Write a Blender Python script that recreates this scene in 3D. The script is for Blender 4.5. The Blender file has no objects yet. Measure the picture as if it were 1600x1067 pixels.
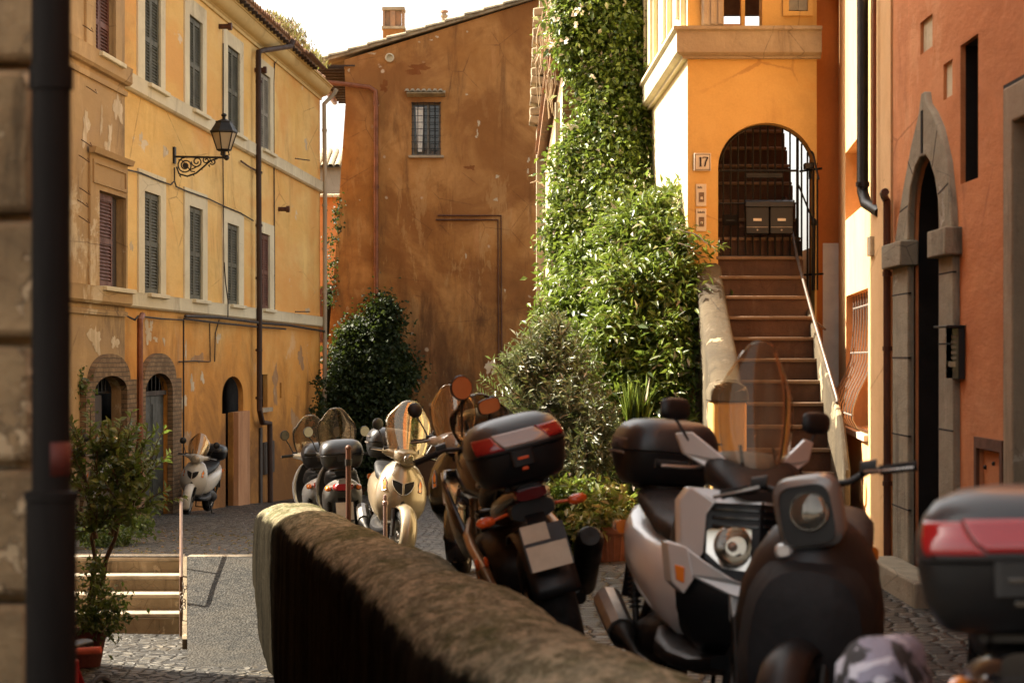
import bpy, bmesh, math, random
import numpy as np
from mathutils import Vector, Matrix
from mathutils.geometry import tessellate_polygon
PI = math.pi
rnd = random.Random(7)
nr = np.random.RandomState(11)
scene = bpy.context.scene
COL = scene.collection
F = 3500.0; HZ = 560.0; CZ = 1.45      # focal length in photo pixels, horizon row, eye height

def at(px, py, d):
    return Vector(((px-800)/F*d, d, CZ-(py-HZ)/F*d))

def wloc(o):
    v = Vector((0,0,0))
    while o is not None:
        v += o.location; o = o.parent
    return v

def tag(o, label=None, cat=None, group=None, kind=None):
    if label: o['label'] = label
    if cat: o['category'] = cat
    if group: o['group'] = group
    if kind: o['kind'] = kind
    return o

def thing(name, label, cat, loc=(0,0,0), group=None):
    o = bpy.data.objects.new(name, None); COL.objects.link(o)
    o.empty_display_size = .2
    o.location = loc
    return tag(o, label, cat, group)

class MB:
    def __init__(s):
        s.v = []; s.f = []; s.sm = []
    def add(s, vs, fs, smooth=False):
        b = len(s.v)
        s.v.extend([tuple(p) for p in vs])
        for f in fs:
            s.f.append(tuple(b+i for i in f)); s.sm.append(smooth)
        return s
    def box(s, x0, y0, z0, x1, y1, z1, M=None):
        vs = [Vector(p) for p in ((x0,y0,z0),(x1,y0,z0),(x1,y1,z0),(x0,y1,z0),(x0,y0,z1),(x1,y0,z1),(x1,y1,z1),(x0,y1,z1))]
        if M is not None: vs = [M @ p for p in vs]
        return s.add(vs, [(0,3,2,1),(4,5,6,7),(0,1,5,4),(1,2,6,5),(2,3,7,6),(3,0,4,7)])
    def cbox(s, c, sx, sy, sz, rot=None):
        M = Matrix.Translation(Vector(c))
        if rot is not None: M = M @ rot.to_4x4()
        return s.box(-sx/2,-sy/2,-sz/2,sx/2,sy/2,sz/2,M)
    def bar(s, a, b, w, h, up=(0,0,1)):
        a = Vector(a); b = Vector(b); d = b-a; L = d.length
        if L < 1e-6: return s
        x = d/L; y = Vector(up).cross(x)
        if y.length < 1e-4: y = Vector((0,1,0)).cross(x)
        y.normalize(); z = x.cross(y)
        M = Matrix((x,y,z)).transposed().to_4x4(); M.translation = a
        return s.box(0,-w/2,-h/2,L,w/2,h/2,M)
    def rings(s, rings, closed=True, caps=True, smooth=True, loop=False):
        n = len(rings[0]); vs = [p for r in rings for p in r]; fs = []
        m = len(rings)
        for i in range(m if loop else m-1):
            a = i*n; b = ((i+1) % m)*n
            for j in range(n if closed else n-1):
                k = (j+1) % n
                fs.append((a+j, a+k, b+k, b+j))
        s.add(vs, fs, smooth)
        if caps and closed and not loop:
            b0 = len(s.v)-len(vs)
            s.f.append(tuple(b0+j for j in reversed(range(n)))); s.sm.append(False)
            s.f.append(tuple(b0+(m-1)*n+j for j in range(n))); s.sm.append(False)
        return s
    def tube(s, pts, r, n=8, caps=True):
        pts = [Vector(p) for p in pts]; m = len(pts)
        rs = r if isinstance(r, (list, tuple)) else [r]*m
        t0 = (pts[1]-pts[0]).normalized()
        up = Vector((0,0,1)) if abs(t0.z) < .9 else Vector((1,0,0))
        nrm = t0.cross(up).normalized(); R = []
        prev = t0
        for i, p in enumerate(pts):
            if i == 0: t = t0
            elif i == m-1: t = (pts[i]-pts[i-1]).normalized()
            else: t = ((pts[i+1]-pts[i]).normalized()+(pts[i]-pts[i-1]).normalized())
            if t.length < 1e-5: t = prev
            t = t.normalized()
            nrm = (nrm-t*nrm.dot(t))
            if nrm.length < 1e-5: nrm = t.orthogonal()
            nrm.normalize(); bn = t.cross(nrm); prev = t
            R.append([p+(nrm*math.cos(2*PI*k/n)+bn*math.sin(2*PI*k/n))*rs[i] for k in range(n)])
        return s.rings(R, caps=caps)
    def lathe(s, prof, c=(0,0,0), axis='Z', n=24, arc=2*PI, M=None):
        c = Vector(c); R = []
        full = abs(arc-2*PI) < 1e-6
        m = n if full else n+1
        for k in range(m):
            a = arc*k/n; ca, sa = math.cos(a), math.sin(a); r = []
            for (rad, h) in prof:
                if axis == 'Z': p = Vector((rad*ca, rad*sa, h))
                elif axis == 'Y': p = Vector((rad*ca, h, rad*sa))
                else: p = Vector((h, rad*ca, rad*sa))
                if M is not None: p = M @ p
                r.append(c+p)
            R.append(r)
        s.rings(R, closed=False, caps=False, loop=full)
        return s
    def ell(s, c, rx, ry, rz, n=16, m=10, rot=None):
        c = Vector(c); R = []
        for i in range(m+1):
            t = PI*i/m; r = []
            for k in range(n):
                a = 2*PI*k/n
                p = Vector((rx*math.sin(t)*math.cos(a), ry*math.sin(t)*math.sin(a), rz*math.cos(t)))
                if rot is not None: p = rot @ p
                r.append(c+p)
            R.append(r)
        return s.rings(R, caps=False)
    def poly(s, pts, holes=(), back=None):
        """flat polygon of 3D points with holes; back = offset Vector to extrude to."""
        loops = [[Vector(p) for p in pts]]+[[Vector(p) for p in h] for h in holes]
        flat = [p for l in loops for p in l]
        tris = tessellate_polygon(loops)
        s.add(flat, tris)
        if back is not None:
            bk = Vector(back); n0 = len(flat)
            s.add([p+bk for p in flat], [tuple(reversed(t)) for t in tris])
            for l in loops:
                k = len(l)
                s.add([p for p in l]+[p+bk for p in l], [(i,(i+1)%k,k+(i+1)%k,k+i) for i in range(k)])
        return s
    def sheet(s, fn, nu, nv, smooth=True):
        vs = [fn(i/nu, j/nv) for j in range(nv+1) for i in range(nu+1)]
        fs = [(j*(nu+1)+i, j*(nu+1)+i+1, (j+1)*(nu+1)+i+1, (j+1)*(nu+1)+i) for j in range(nv) for i in range(nu)]
        return s.add(vs, fs, smooth)
    def build(s, name, mat, parent=None, bevel=0, sub=0, solid=0, sharp=35, origin=None, seg=2, fixn=True, label=None):
        me = bpy.data.meshes.new(name)
        base = Vector(origin) if origin is not None else wloc(parent)
        me.from_pydata([(p[0]-base.x, p[1]-base.y, p[2]-base.z) for p in s.v], [], s.f)
        me.validate()
        if len(me.polygons) == len(s.sm):
            me.polygons.foreach_set('use_smooth', s.sm)
        if fixn:
            bm = bmesh.new(); bm.from_mesh(me)
            bmesh.ops.remove_doubles(bm, verts=bm.verts, dist=1e-5)
            bmesh.ops.recalc_face_normals(bm, faces=bm.faces)
            bm.to_mesh(me); bm.free()
        try: me.set_sharp_from_angle(angle=math.radians(sharp))
        except Exception: pass
        me.materials.append(mat)
        o = bpy.data.objects.new(name, me); COL.objects.link(o)
        if parent is not None: o.parent = parent
        elif origin is not None: o.location = origin
        if solid:
            m = o.modifiers.new('solid', 'SOLIDIFY'); m.thickness = solid; m.offset = 0
        if sub:
            m = o.modifiers.new('sub', 'SUBSURF'); m.levels = sub; m.render_levels = sub
        if bevel:
            m = o.modifiers.new('bev', 'BEVEL'); m.width = bevel; m.segments = seg; m.limit_method = 'ANGLE'; m.angle_limit = math.radians(40)
        if label: o['label'] = label
        return o

def copy_tree(o, parent=None):
    c = o.copy(); COL.objects.link(c)
    if parent is not None: c.parent = parent
    for ch in list(o.children): copy_tree(ch, c)
    return c

class Plane:
    """vertical wall plane: O (x,y), e = unit direction along u, n = unit normal towards the street"""
    def __init__(s, a, b, n):
        s.O = Vector((a[0],a[1])); d = Vector((b[0]-a[0], b[1]-a[1])); s.L = d.length; s.e = d/s.L
        s.n = Vector(n).normalized()
        s.n = (s.n-s.e*s.n.dot(s.e)).normalized()
    def u(s, px):
        k = (px-800)/F
        return (k*s.O.y-s.O.x)/(s.e.x-k*s.e.y)
    def d(s, px): return s.O.y+s.u(px)*s.e.y
    def z(s, px, py): return CZ-(py-HZ)/F*s.d(px)
    def P(s, u, z, off=0.):
        p = s.O+s.e*u+s.n*off
        return Vector((p.x, p.y, z))
    def Q(s, px, py, off=0.): return s.P(s.u(px), s.z(px, py), off)
    def box(s, mb, u0, u1, z0, z1, o0, o1):
        vs = [s.P(u,z,o) for (u,z,o) in ((u0,z0,o0),(u1,z0,o0),(u1,z0,o1),(u0,z0,o1),(u0,z1,o0),(u1,z1,o0),(u1,z1,o1),(u0,z1,o1))]
        mb.add(vs, [(0,3,2,1),(4,5,6,7),(0,1,5,4),(1,2,6,5),(2,3,7,6),(3,0,4,7)])
        return mb
    def wall(s, mb, outer, holes=(), depth=.3, off=0.):
        """front face with holes, reveal faces going back depth"""
        s2 = [[s.P(u,z,off) for u,z in l] for l in [outer]+list(holes)]
        flat = [p for l in s2 for p in l]
        mb.add(flat, tessellate_polygon(s2))
        bk = Vector((-s.n.x, -s.n.y, 0))*depth
        for l in s2:
            k = len(l)
            mb.add(l+[p+bk for p in l], [(i,(i+1)%k,k+(i+1)%k,k+i) for i in range(k)])
        return mb
    def profile(s, mb, u0, u1, prof, smooth=False):
        """prof = list of (off, z) swept along u"""
        mb.rings([[s.P(u,z,o) for (o,z) in prof] for u in (u0,u1)], smooth=smooth)
        return mb
def rect(u0,u1,z0,z1): return [(u0,z0),(u1,z0),(u1,z1),(u0,z1)]
def arch(u0,u1,z0,zs,za,n=14):
    """opening: bottom z0, spring zs, apex za"""
    c=(u0+u1)/2; r=(u1-u0)/2
    return [(u0,z0),(u1,z0)]+[(c+r*math.cos(PI*i/n), zs+(za-zs)*math.sin(PI*i/n)) for i in range(n+1)]
class NT:
    def __init__(s, name, world=False, sy=1.):
        s.world = world; s.sy = sy
        s.m = bpy.data.materials.new(name); s.m.use_nodes = True
        s.t = s.m.node_tree; s.t.nodes.clear()
        s.out = s.t.nodes.new('ShaderNodeOutputMaterial')
        s.p = s.t.nodes.new('ShaderNodeBsdfPrincipled')
        s.t.links.new(s.p.outputs[0], s.out.inputs[0])
        s._co = None
    def n(s, typ, **kw):
        nd = s.t.nodes.new(typ)
        for k, v in kw.items():
            if k in nd.inputs: s.set(nd.inputs[k], v)
            else: setattr(nd, k, v)
        return nd
    def set(s, inp, v):
        if isinstance(v, bpy.types.NodeSocket): s.t.links.new(v, inp)
        elif isinstance(v, (tuple, list)) and len(v) == 3 and inp.type == 'RGBA': inp.default_value = (*v, 1)
        else: inp.default_value = v
    def co(s, sc=(1,1,1)):
        if s._co is None: s._co = s.t.nodes.new('ShaderNodeNewGeometry').outputs['Position'] if s.world else s.t.nodes.new('ShaderNodeTexCoord').outputs['Object']
        sc = (sc[0], sc[1]*s.sy, sc[2])
        if tuple(sc) == (1,1,1): return s._co
        mp = s.n('ShaderNodeMapping'); s.set(mp.inputs['Vector'], s._co); mp.inputs['Scale'].default_value = sc
        return mp.outputs[0]
    def noise(s, scale, detail=6, rough=.6, dist=0., sc=(1,1,1)):
        nd = s.n('ShaderNodeTexNoise', Vector=s.co(sc)); nd.inputs['Scale'].default_value = scale
        nd.inputs['Detail'].default_value = detail; nd.inputs['Roughness'].default_value = rough; nd.inputs['Distortion'].default_value = dist
        return nd.outputs[0]
    def vor(s, scale, feature='F1', out=0, sc=(1,1,1), rand=1.):
        nd = s.n('ShaderNodeTexVoronoi', Vector=s.co(sc)); nd.feature = feature
        nd.inputs['Scale'].default_value = scale; nd.inputs['Randomness'].default_value = rand
        return nd.outputs[out]
    def ramp(s, fac, a, b, lo=0., hi=1.):
        nd = s.n('ShaderNodeMapRange'); s.set(nd.inputs['Value'], fac)
        nd.inputs['From Min'].default_value = a; nd.inputs['From Max'].default_value = b
        nd.inputs['To Min'].default_value = lo; nd.inputs['To Max'].default_value = hi
        nd.interpolation_type = 'SMOOTHSTEP'
        return nd.outputs[0]
    def math(s, op, a, b=0.):
        nd = s.n('ShaderNodeMath'); nd.operation = op; s.set(nd.inputs[0], a); s.set(nd.inputs[1], b)
        return nd.outputs[0]
    def mix(s, fac, a, b, mode='MIX'):
        nd = s.n('ShaderNodeMix'); nd.data_type = 'RGBA'; nd.blend_type = mode
        s.set(nd.inputs[0], fac); s.set(nd.inputs[6], a); s.set(nd.inputs[7], b)
        return nd.outputs[2]
    def z(s):
        sp = s.n('ShaderNodeSeparateXYZ'); s.set(sp.inputs[0], s.co()); return sp.outputs[2]
    def bump(s, h, strength=.3, dist=.02, prev=None):
        nd = s.n('ShaderNodeBump'); nd.inputs['Strength'].default_value = strength; nd.inputs['Distance'].default_value = dist
        s.set(nd.inputs['Height'], h)
        if prev is not None: s.set(nd.inputs['Normal'], prev)
        return nd.outputs[0]
    def fin(s, col, rough=.9, normal=None, **kw):
        s.set(s.p.inputs['Base Color'], col); s.set(s.p.inputs['Roughness'], rough)
        if normal is not None: s.set(s.p.inputs['Normal'], normal)
        for k, v in kw.items(): s.set(s.p.inputs[k.replace('_',' ')], v)
        return s.m

def plaster(name, c1, c2, stain=(.1,.06,.03), amt=.6, patch=(.6,.5,.36), pth=.68, grime=None, scale=1., pale=None, bumps=.35, spots=False, runs=None, blush=None, sy=1., base=None):
    t = NT(name, True, sy)
    n1 = t.noise(.55*scale, 8, .62, .4)
    col = t.mix(t.ramp(n1, .35, .65), c1, c2)
    n2 = t.noise(2.6*scale, 10, .7, .3)
    col = t.mix(t.ramp(n2, .42, .75, 0, .45), col, tuple(x*.72 for x in c1))
    if pale is not None:
        n5 = t.noise(1.1*scale, 9, .7, .8)
        col = t.mix(t.ramp(n5, .5, .72, 0, .6), col, pale)
    st = t.noise(.9*scale, 10, .72, .4, sc=(1.5,1.5,.24))
    col = t.mix(t.ramp(st, .52, .68, 0, amt), col, stain)
    st2 = t.noise(1.3*scale, 9, .7, .3, sc=(2,2,.3))
    col = t.mix(t.ramp(st2, .55, .68, 0, amt*.5), col, tuple(min(1, x*1.5+.05) for x in c1))
    if blush is not None:
        b1 = t.ramp(t.noise(.38, 7, .65, .6), .44, .62, 0, .75)
        col = t.mix(b1, col, blush)
    if runs is not None:
        z0, z1, rc, ra = runs
        gt = t.ramp(t.math('ADD', t.z(), t.math('MULTIPLY', t.math('SUBTRACT', t.noise(1.1,5,.6), .5), 1.2)), z0, z1, 1, .12)
        rn = t.noise(1.1, 12, .74, .35, sc=(1.6,1.6,.42))
        col = t.mix(t.math('MULTIPLY', t.ramp(rn, .555, .60, 0, ra), gt), col, rc)
        rd = t.noise(.8, 12, .74, .3, sc=(1.7,1.7,.35))
        col = t.mix(t.math('MULTIPLY', t.ramp(rd, .54, .66, 0, .75), gt), col, stain)
    pn = t.noise(1.35*scale, 12, .66, .5)
    pf = t.ramp(pn, pth, pth+.025)
    col = t.mix(t.math('MULTIPLY', pf, .8), col, patch)
    if spots:
        sp = t.vor(1.7*scale, 'F1'); sf = t.ramp(t.math('ADD', sp, t.math('MULTIPLY', t.noise(14, 6, .7), .12)), .13, .17, 1, 0)
        gate = t.ramp(t.noise(.5, 2, .5), .52, .6)
        col = t.mix(t.math('MULTIPLY', sf, gate), col, patch)
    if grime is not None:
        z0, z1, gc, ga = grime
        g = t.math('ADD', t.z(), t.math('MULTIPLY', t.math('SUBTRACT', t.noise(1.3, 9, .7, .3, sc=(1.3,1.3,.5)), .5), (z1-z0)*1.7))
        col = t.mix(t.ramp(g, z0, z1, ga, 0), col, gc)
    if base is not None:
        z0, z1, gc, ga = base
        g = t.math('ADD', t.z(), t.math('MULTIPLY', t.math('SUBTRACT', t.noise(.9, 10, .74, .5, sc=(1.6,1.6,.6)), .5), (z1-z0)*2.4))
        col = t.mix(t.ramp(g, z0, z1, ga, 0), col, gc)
    fn = t.noise(55, 6, .75)
    col = t.mix(t.ramp(fn, .3, .8, 0, .22), col, tuple(x*.55 for x in c1))
    cr = t.vor(.9*scale, 'DISTANCE_TO_EDGE', 0)
    crw = t.math('ADD', cr, t.math('MULTIPLY', t.noise(6, 8, .8), .05))
    cf = t.math('MULTIPLY', t.ramp(crw, .028, .034, 1, 0), t.ramp(t.noise(.8, 3, .5), .5, .62))
    col = t.mix(t.math('MULTIPLY', cf, .5), col, stain)
    h = t.math('ADD', t.math('MULTIPLY', t.noise(3.5, 8, .6), 1.6), t.math('MULTIPLY', fn, .25))
    h = t.math('SUBTRACT', h, t.math('MULTIPLY', pf, .35))
    return t.fin(col, .92, t.bump(h, bumps, .03), Specular_IOR_Level=.2)

def simple(name, c, rough=.7, var=.3, nscale=6, bump=.15, bd=.005, metal=0., bscale=40, sc=(1,1,1), spec=.4, c2=None):
    t = NT(name)
    n1 = t.noise(nscale, 8, .65, .3, sc)
    col = t.mix(t.ramp(n1, .35, .7), c, c2 if c2 is not None else tuple(x*(1-var) for x in c))
    nb = t.noise(bscale, 6, .65, 0, sc)
    r = t.ramp(n1, .3, .7, max(0, rough-.08), min(1, rough+.1))
    return t.fin(col, r, t.bump(nb, bump, bd), Metallic=metal, Specular_IOR_Level=spec)

def paint(name, c, rough=.25, coat=.6, metal=0., dust=.15, dustc=(.25,.22,.18)):
    t = NT(name)
    n = t.noise(5, 8, .7, .4); n2 = t.noise(60, 4, .7)
    d = t.math('MULTIPLY', t.ramp(n, .45, .75), dust)
    d = t.math('ADD', d, t.ramp(n2, .6, .8, 0, dust*.5))
    col = t.mix(d, c, dustc)
    r = t.math('ADD', rough, t.math('MULTIPLY', d, 1.2))
    return t.fin(col, r, t.bump(t.noise(3, 3, .5), .04, .01), Metallic=metal, Coat_Weight=coat, Coat_Roughness=.08)

def brick(name, c1, c2, mortar, bw=.26, bh=.055, dirt=.5):
    t = NT(name, True)
    co = t.co(); sp = t.n('ShaderNodeSeparateXYZ'); t.set(sp.inputs[0], co)
    cm = t.n('ShaderNodeCombineXYZ'); t.set(cm.inputs[0], t.math('ADD', sp.outputs[0], sp.outputs[1])); t.set(cm.inputs[1], sp.outputs[2])
    ns = t.n('ShaderNodeTexNoise', Vector=co); ns.inputs['Scale'].default_value = 3
    ad = t.n('ShaderNodeVectorMath'); ad.operation = 'MULTIPLY_ADD'
    t.set(ad.inputs[0], ns.outputs[1]); ad.inputs[1].default_value = (.03,.03,0); t.set(ad.inputs[2], cm.outputs[0])
    b = t.n('ShaderNodeTexBrick', Vector=ad.outputs[0]); b.inputs['Scale'].default_value = 1
    b.inputs['Brick Width'].default_value = bw; b.inputs['Row Height'].default_value = bh; b.inputs['Mortar Size'].default_value = .009
    b.inputs['Mortar Smooth'].default_value = .3; b.inputs['Bias'].default_value = -.1
    t.set(b.inputs['Color1'], c1); t.set(b.inputs['Color2'], c2); t.set(b.inputs['Mortar'], mortar)
    n = t.noise(2.2, 10, .7, .5)
    col = t.mix(t.ramp(n, .4, .7, 0, dirt), b.outputs[0], tuple(x*.35 for x in c2))
    col = t.mix(t.ramp(t.noise(25, 6, .7), .5, .8, 0, .4), col, mortar)
    h = t.math('ADD', t.math('MULTIPLY', b.outputs[1], -1.), t.math('MULTIPLY', t.noise(20, 6, .7), .9))
    return t.fin(col, .95, t.bump(h, .8, .012), Specular_IOR_Level=.2)

def cobbles(name, c1, c2, joint, scale=9., rough=.55):
    t = NT(name)
    ns = t.n('ShaderNodeTexNoise', Vector=t.co()); ns.inputs['Scale'].default_value = 1.6; ns.inputs['Detail'].default_value = 3
    ad = t.n('ShaderNodeVectorMath'); ad.operation = 'MULTIPLY_ADD'
    t.set(ad.inputs[0], ns.outputs[1]); ad.inputs[1].default_value = (.25,.25,0); t.set(ad.inputs[2], t.co((1,1,.02)))
    def V(feat):
        v = t.n('ShaderNodeTexVoronoi', Vector=ad.outputs[0]); v.feature = feat; v.inputs['Scale'].default_value = scale; v.inputs['Randomness'].default_value = .42
        return v
    e = V('DISTANCE_TO_EDGE').outputs[0]; f = V('F1')
    cell = t.n('ShaderNodeSeparateColor'); t.set(cell.inputs[0], f.outputs[1])
    col = t.mix(cell.outputs[0], c1, c2)
    n = t.noise(1.1, 8, .7, .4)
    col = t.mix(t.ramp(n, .42, .60, 0, .85), col, tuple(x*.4 for x in c1))
    col = t.mix(t.ramp(t.noise(.7, 9, .7, .8), .50, .62, 0, .5), col, (.12,.095,.06))
    col = t.mix(t.ramp(t.noise(30, 6, .7), .45, .8, 0, .4), col, c2)
    jf = t.ramp(t.math('ADD', e, t.math('MULTIPLY', t.math('SUBTRACT', t.noise(22, 5, .7), .5), .05)), .015, .07, 1, 0)
    col = t.mix(jf, col, joint)
    h = t.math('ADD', t.ramp(e, .0, .22), t.math('MULTIPLY', t.noise(14, 7, .65), .5))
    h = t.math('ADD', h, t.math('MULTIPLY', cell.outputs[1], .35))
    r = t.ramp(jf, 0, 1, rough, .95)
    return t.fin(col, r, t.bump(h, 1., .03), Specular_IOR_Level=.45)

def leafmat(name, c1, c2, rough=.45, trans=.35, dead=None, spec=.5):
    t = NT(name)
    a = t.n('ShaderNodeAttribute'); a.attribute_name = 'var'
    v = a.outputs['Fac']
    col = t.mix(v, c1, c2)
    if dead is not None: col = t.mix(t.ramp(v, .93, .96), col, dead)
    t.fin(col, rough, None, Specular_IOR_Level=spec)
    tr = t.n('ShaderNodeBsdfTranslucent'); t.set(tr.inputs[0], t.mix(.5, col, (.30,.42,.06)))
    mx = t.n('ShaderNodeMixShader'); mx.inputs[0].default_value = trans
    t.t.links.new(t.p.outputs[0], mx.inputs[1]); t.t.links.new(tr.outputs[0], mx.inputs[2]); t.t.links.new(mx.outputs[0], t.out.inputs[0])
    return t.m

M = {}
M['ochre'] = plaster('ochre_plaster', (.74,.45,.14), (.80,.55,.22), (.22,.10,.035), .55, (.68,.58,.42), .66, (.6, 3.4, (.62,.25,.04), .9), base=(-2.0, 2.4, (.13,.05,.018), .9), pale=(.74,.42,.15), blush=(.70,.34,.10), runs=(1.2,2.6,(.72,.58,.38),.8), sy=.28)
M['tan'] = plaster('tan_plaster', (.47,.31,.145), (.36,.23,.11), (.10,.065,.04), .75, (.60,.49,.34), .63, (-2.4, 1.6, (.14,.08,.04), .85), pale=(.36,.24,.15), blush=(.34,.23,.13), runs=(3,6,(.66,.55,.38),.6), sy=.28)
M['cream'] = plaster('cream_stucco', (.68,.60,.42), (.62,.53,.36), (.22,.16,.10), .55, (.45,.38,.27), .70, scale=1.5, bumps=.2, sy=.35)
M['cornice'] = plaster('cornice_stucco', (.66,.49,.22), (.62,.45,.20), (.28,.18,.08), .5, (.5,.42,.3), .74, bumps=.15, sy=.3)
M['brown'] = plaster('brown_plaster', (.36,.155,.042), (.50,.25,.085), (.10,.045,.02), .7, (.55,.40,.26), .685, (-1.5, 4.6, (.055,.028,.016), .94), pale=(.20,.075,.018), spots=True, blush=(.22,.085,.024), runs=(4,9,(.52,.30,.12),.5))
M['yel17'] = plaster('yellow_plaster', (.62,.375,.12), (.66,.42,.15), (.30,.15,.06), .35, (.55,.42,.28), .76, bumps=.15, pale=(.62,.31,.07))
M['shadedpeach'] = plaster('shaded_peach_plaster', (.55,.19,.05), (.60,.22,.06), (.25,.09,.03), .35, (.5,.3,.15), .78, bumps=.15)  # peach plaster deepened to paint in shade on the return and niches
M['sunwall'] = plaster('sunlit_yellow_plaster', (.74,.60,.34), (.76,.64,.40), (.45,.32,.15), .3, (.6,.5,.35), .76, bumps=.15)  # yellow plaster lightened to paint in the sun's glare on the side wall
M['peach'] = plaster('peach_plaster', (.72,.43,.19), (.75,.48,.24), (.34,.15,.06), .35, (.6,.45,.3), .78, bumps=.15)
M['red'] = plaster('terracotta_plaster', (.60,.225,.082), (.68,.30,.13), (.26,.085,.035), .75, (.72,.40,.22), .66, (-.2, 1.8, (.30,.10,.045), .7), bumps=.45, pale=(.74,.36,.18), blush=(.46,.15,.055), sy=.35, runs=(6,8,(.76,.40,.20),.45))
M['pinkfar'] = plaster('salmon_plaster', (.62,.27,.10), (.66,.32,.13), (.3,.14,.06), .35, (.6,.45,.3), .75)
M['greyfar'] = plaster('grey_plaster', (.45,.36,.26), (.38,.29,.2), (.2,.14,.09), .6, (.6,.5,.4), .7)
M['stone'] = plaster('peperino_stone', (.27,.235,.175), (.34,.30,.22), (.07,.06,.045), .8, (.46,.42,.34), .64, scale=2.5, bumps=.8, sy=.5)
M['trav'] = plaster('travertine', (.40,.32,.22), (.33,.25,.17), (.12,.09,.06), .6, (.55,.47,.36), .66, scale=2.5, bumps=.5)
M['concrete'] = plaster('old_concrete', (.12,.095,.06), (.06,.048,.033), (.035,.028,.02), .8, (.45,.37,.24), .60, scale=2, bumps=.5)
M['wallstone'] = plaster('rough_stone_blocks', (.34,.24,.13), (.10,.07,.04), (.04,.03,.02), .8, (.52,.40,.25), .58, scale=4, bumps=1.)
M['brick'] = brick('old_brick', (.26,.145,.075), (.33,.21,.12), (.36,.29,.20))
M['brickdark'] = brick('worn_arch_brick', (.20,.125,.07), (.32,.21,.12), (.12,.09,.06), .2, .07, .7)
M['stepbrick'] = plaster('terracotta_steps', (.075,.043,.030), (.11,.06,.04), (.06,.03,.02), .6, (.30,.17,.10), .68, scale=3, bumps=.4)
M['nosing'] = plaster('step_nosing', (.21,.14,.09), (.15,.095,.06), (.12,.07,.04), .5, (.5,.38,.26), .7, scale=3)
M['tile'] = simple('roof_tile', (.36,.19,.10), .9, .5, 3, .5, .01, c2=(.22,.15,.10))
M['tilegrey'] = simple('weathered_tile', (.42,.34,.22), .9, .5, 4, .5, .01, c2=(.22,.18,.12))
M['wood'] = simple('dark_wood', (.045,.028,.018), .7, .4, 4, .4, .004, sc=(1,1,.15))
M['greenshut'] = simple('green_shutter_paint', (.085,.082,.05), .6, .45, 5, .2, .003)
M['brownshut'] = simple('brown_shutter_paint', (.13,.042,.022), .6, .45, 5, .2, .003)
M['greyshut'] = simple('grey_shutter_paint', (.27,.25,.20), .6, .35, 5, .2, .003)
M['iron'] = simple('black_iron', (.018,.016,.014), .45, .4, 8, .3, .002, metal=.3)
M['rust'] = simple('rusty_pipe', (.10,.038,.020), .55, .45, 5, .3, .003, metal=.2, sc=(1,1,.2))
M['copper'] = simple('copper_pipe', (.24,.085,.04), .45, .4, 4, .2, .003, metal=.4)
M['pipewhite'] = simple('pale_pipe', (.42,.33,.22), .6, .35, 4, .2, .003, sc=(1,1,.2))
M['pipebrown'] = simple('brown_pipe_paint', (.055,.028,.018), .6, .4, 5, .25, .003, sc=(1,1,.2), spec=.3)
M['pipedark'] = simple('dark_pipe_paint', (.010,.008,.007), .75, .4, 5, .25, .003, sc=(1,1,.2), spec=.12)
M['steel'] = simple('worn_steel', (.32,.28,.24), .5, .3, 8, .1, .001, metal=.9)
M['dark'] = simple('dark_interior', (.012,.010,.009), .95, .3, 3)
M['cable'] = simple('black_cable', (.035,.025,.018), .7, .3)
M['marble'] = simple('white_marble', (.66,.58,.47), .5, .12, 6, .1)
M['black'] = simple('black_plastic', (.008,.008,.009), .42, .35, 6, .25, .001, bscale=220)
M['ink'] = simple('dark_lettering', (.03,.02,.02), .7, .2)
M['curtain'] = simple('pale_curtain', (.85,.80,.72), .9, .2, 8)
M['redflower'] = simple('red_cloth', (.55,.05,.02), .8, .3)
M['terracotta'] = simple('terracotta_pot', (.34,.13,.06), .85, .35, 6, .3, .004)
M['whitepaint'] = simple('white_paint', (.78,.74,.68), .6, .15)
def glassmat(name, c=(.02,.02,.018), rough=.06):
    t = NT(name); return t.fin(c, rough, t.bump(t.noise(2,2,.5), .05, .01), Specular_IOR_Level=.8)
M['pane'] = glassmat('window_glass')
def lampglass():
    t = NT('frosted_lamp_glass')
    n = t.noise(4, 5, .6); return t.fin(t.mix(n, (.50,.40,.26), (.36,.28,.18)), .35, None, Transmission_Weight=.25, Specular_IOR_Level=.5)
M['lampglass'] = lampglass()
M['cobble'] = cobbles('street_cobbles', (.018,.017,.014), (.10,.09,.072), (.005,.005,.004), 9., .42)
M['cobblelow'] = cobbles('path_cobbles', (.018,.017,.014), (.08,.072,.056), (.006,.005,.004), 9.)
def pebble():
    t = NT('pebble_screed')
    v = t.vor(45, 'F1', 1); sc_ = t.n('ShaderNodeSeparateColor'); t.set(sc_.inputs[0], v)
    col = t.mix(t.ramp(sc_.outputs[0], .3, .95), (.006,.006,.005), (.045,.042,.036))  # stones darkened all over in place of a shadow across the ramp
    col = t.mix(t.ramp(t.noise(1.2, 8, .7, .5), .42, .68, 0, .55), col, (.05,.042,.03))
    return t.fin(col, .85, t.bump(t.vor(45, 'F1', 0), .9, .012), Specular_IOR_Level=.3)
M['pebble'] = pebble()
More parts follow.
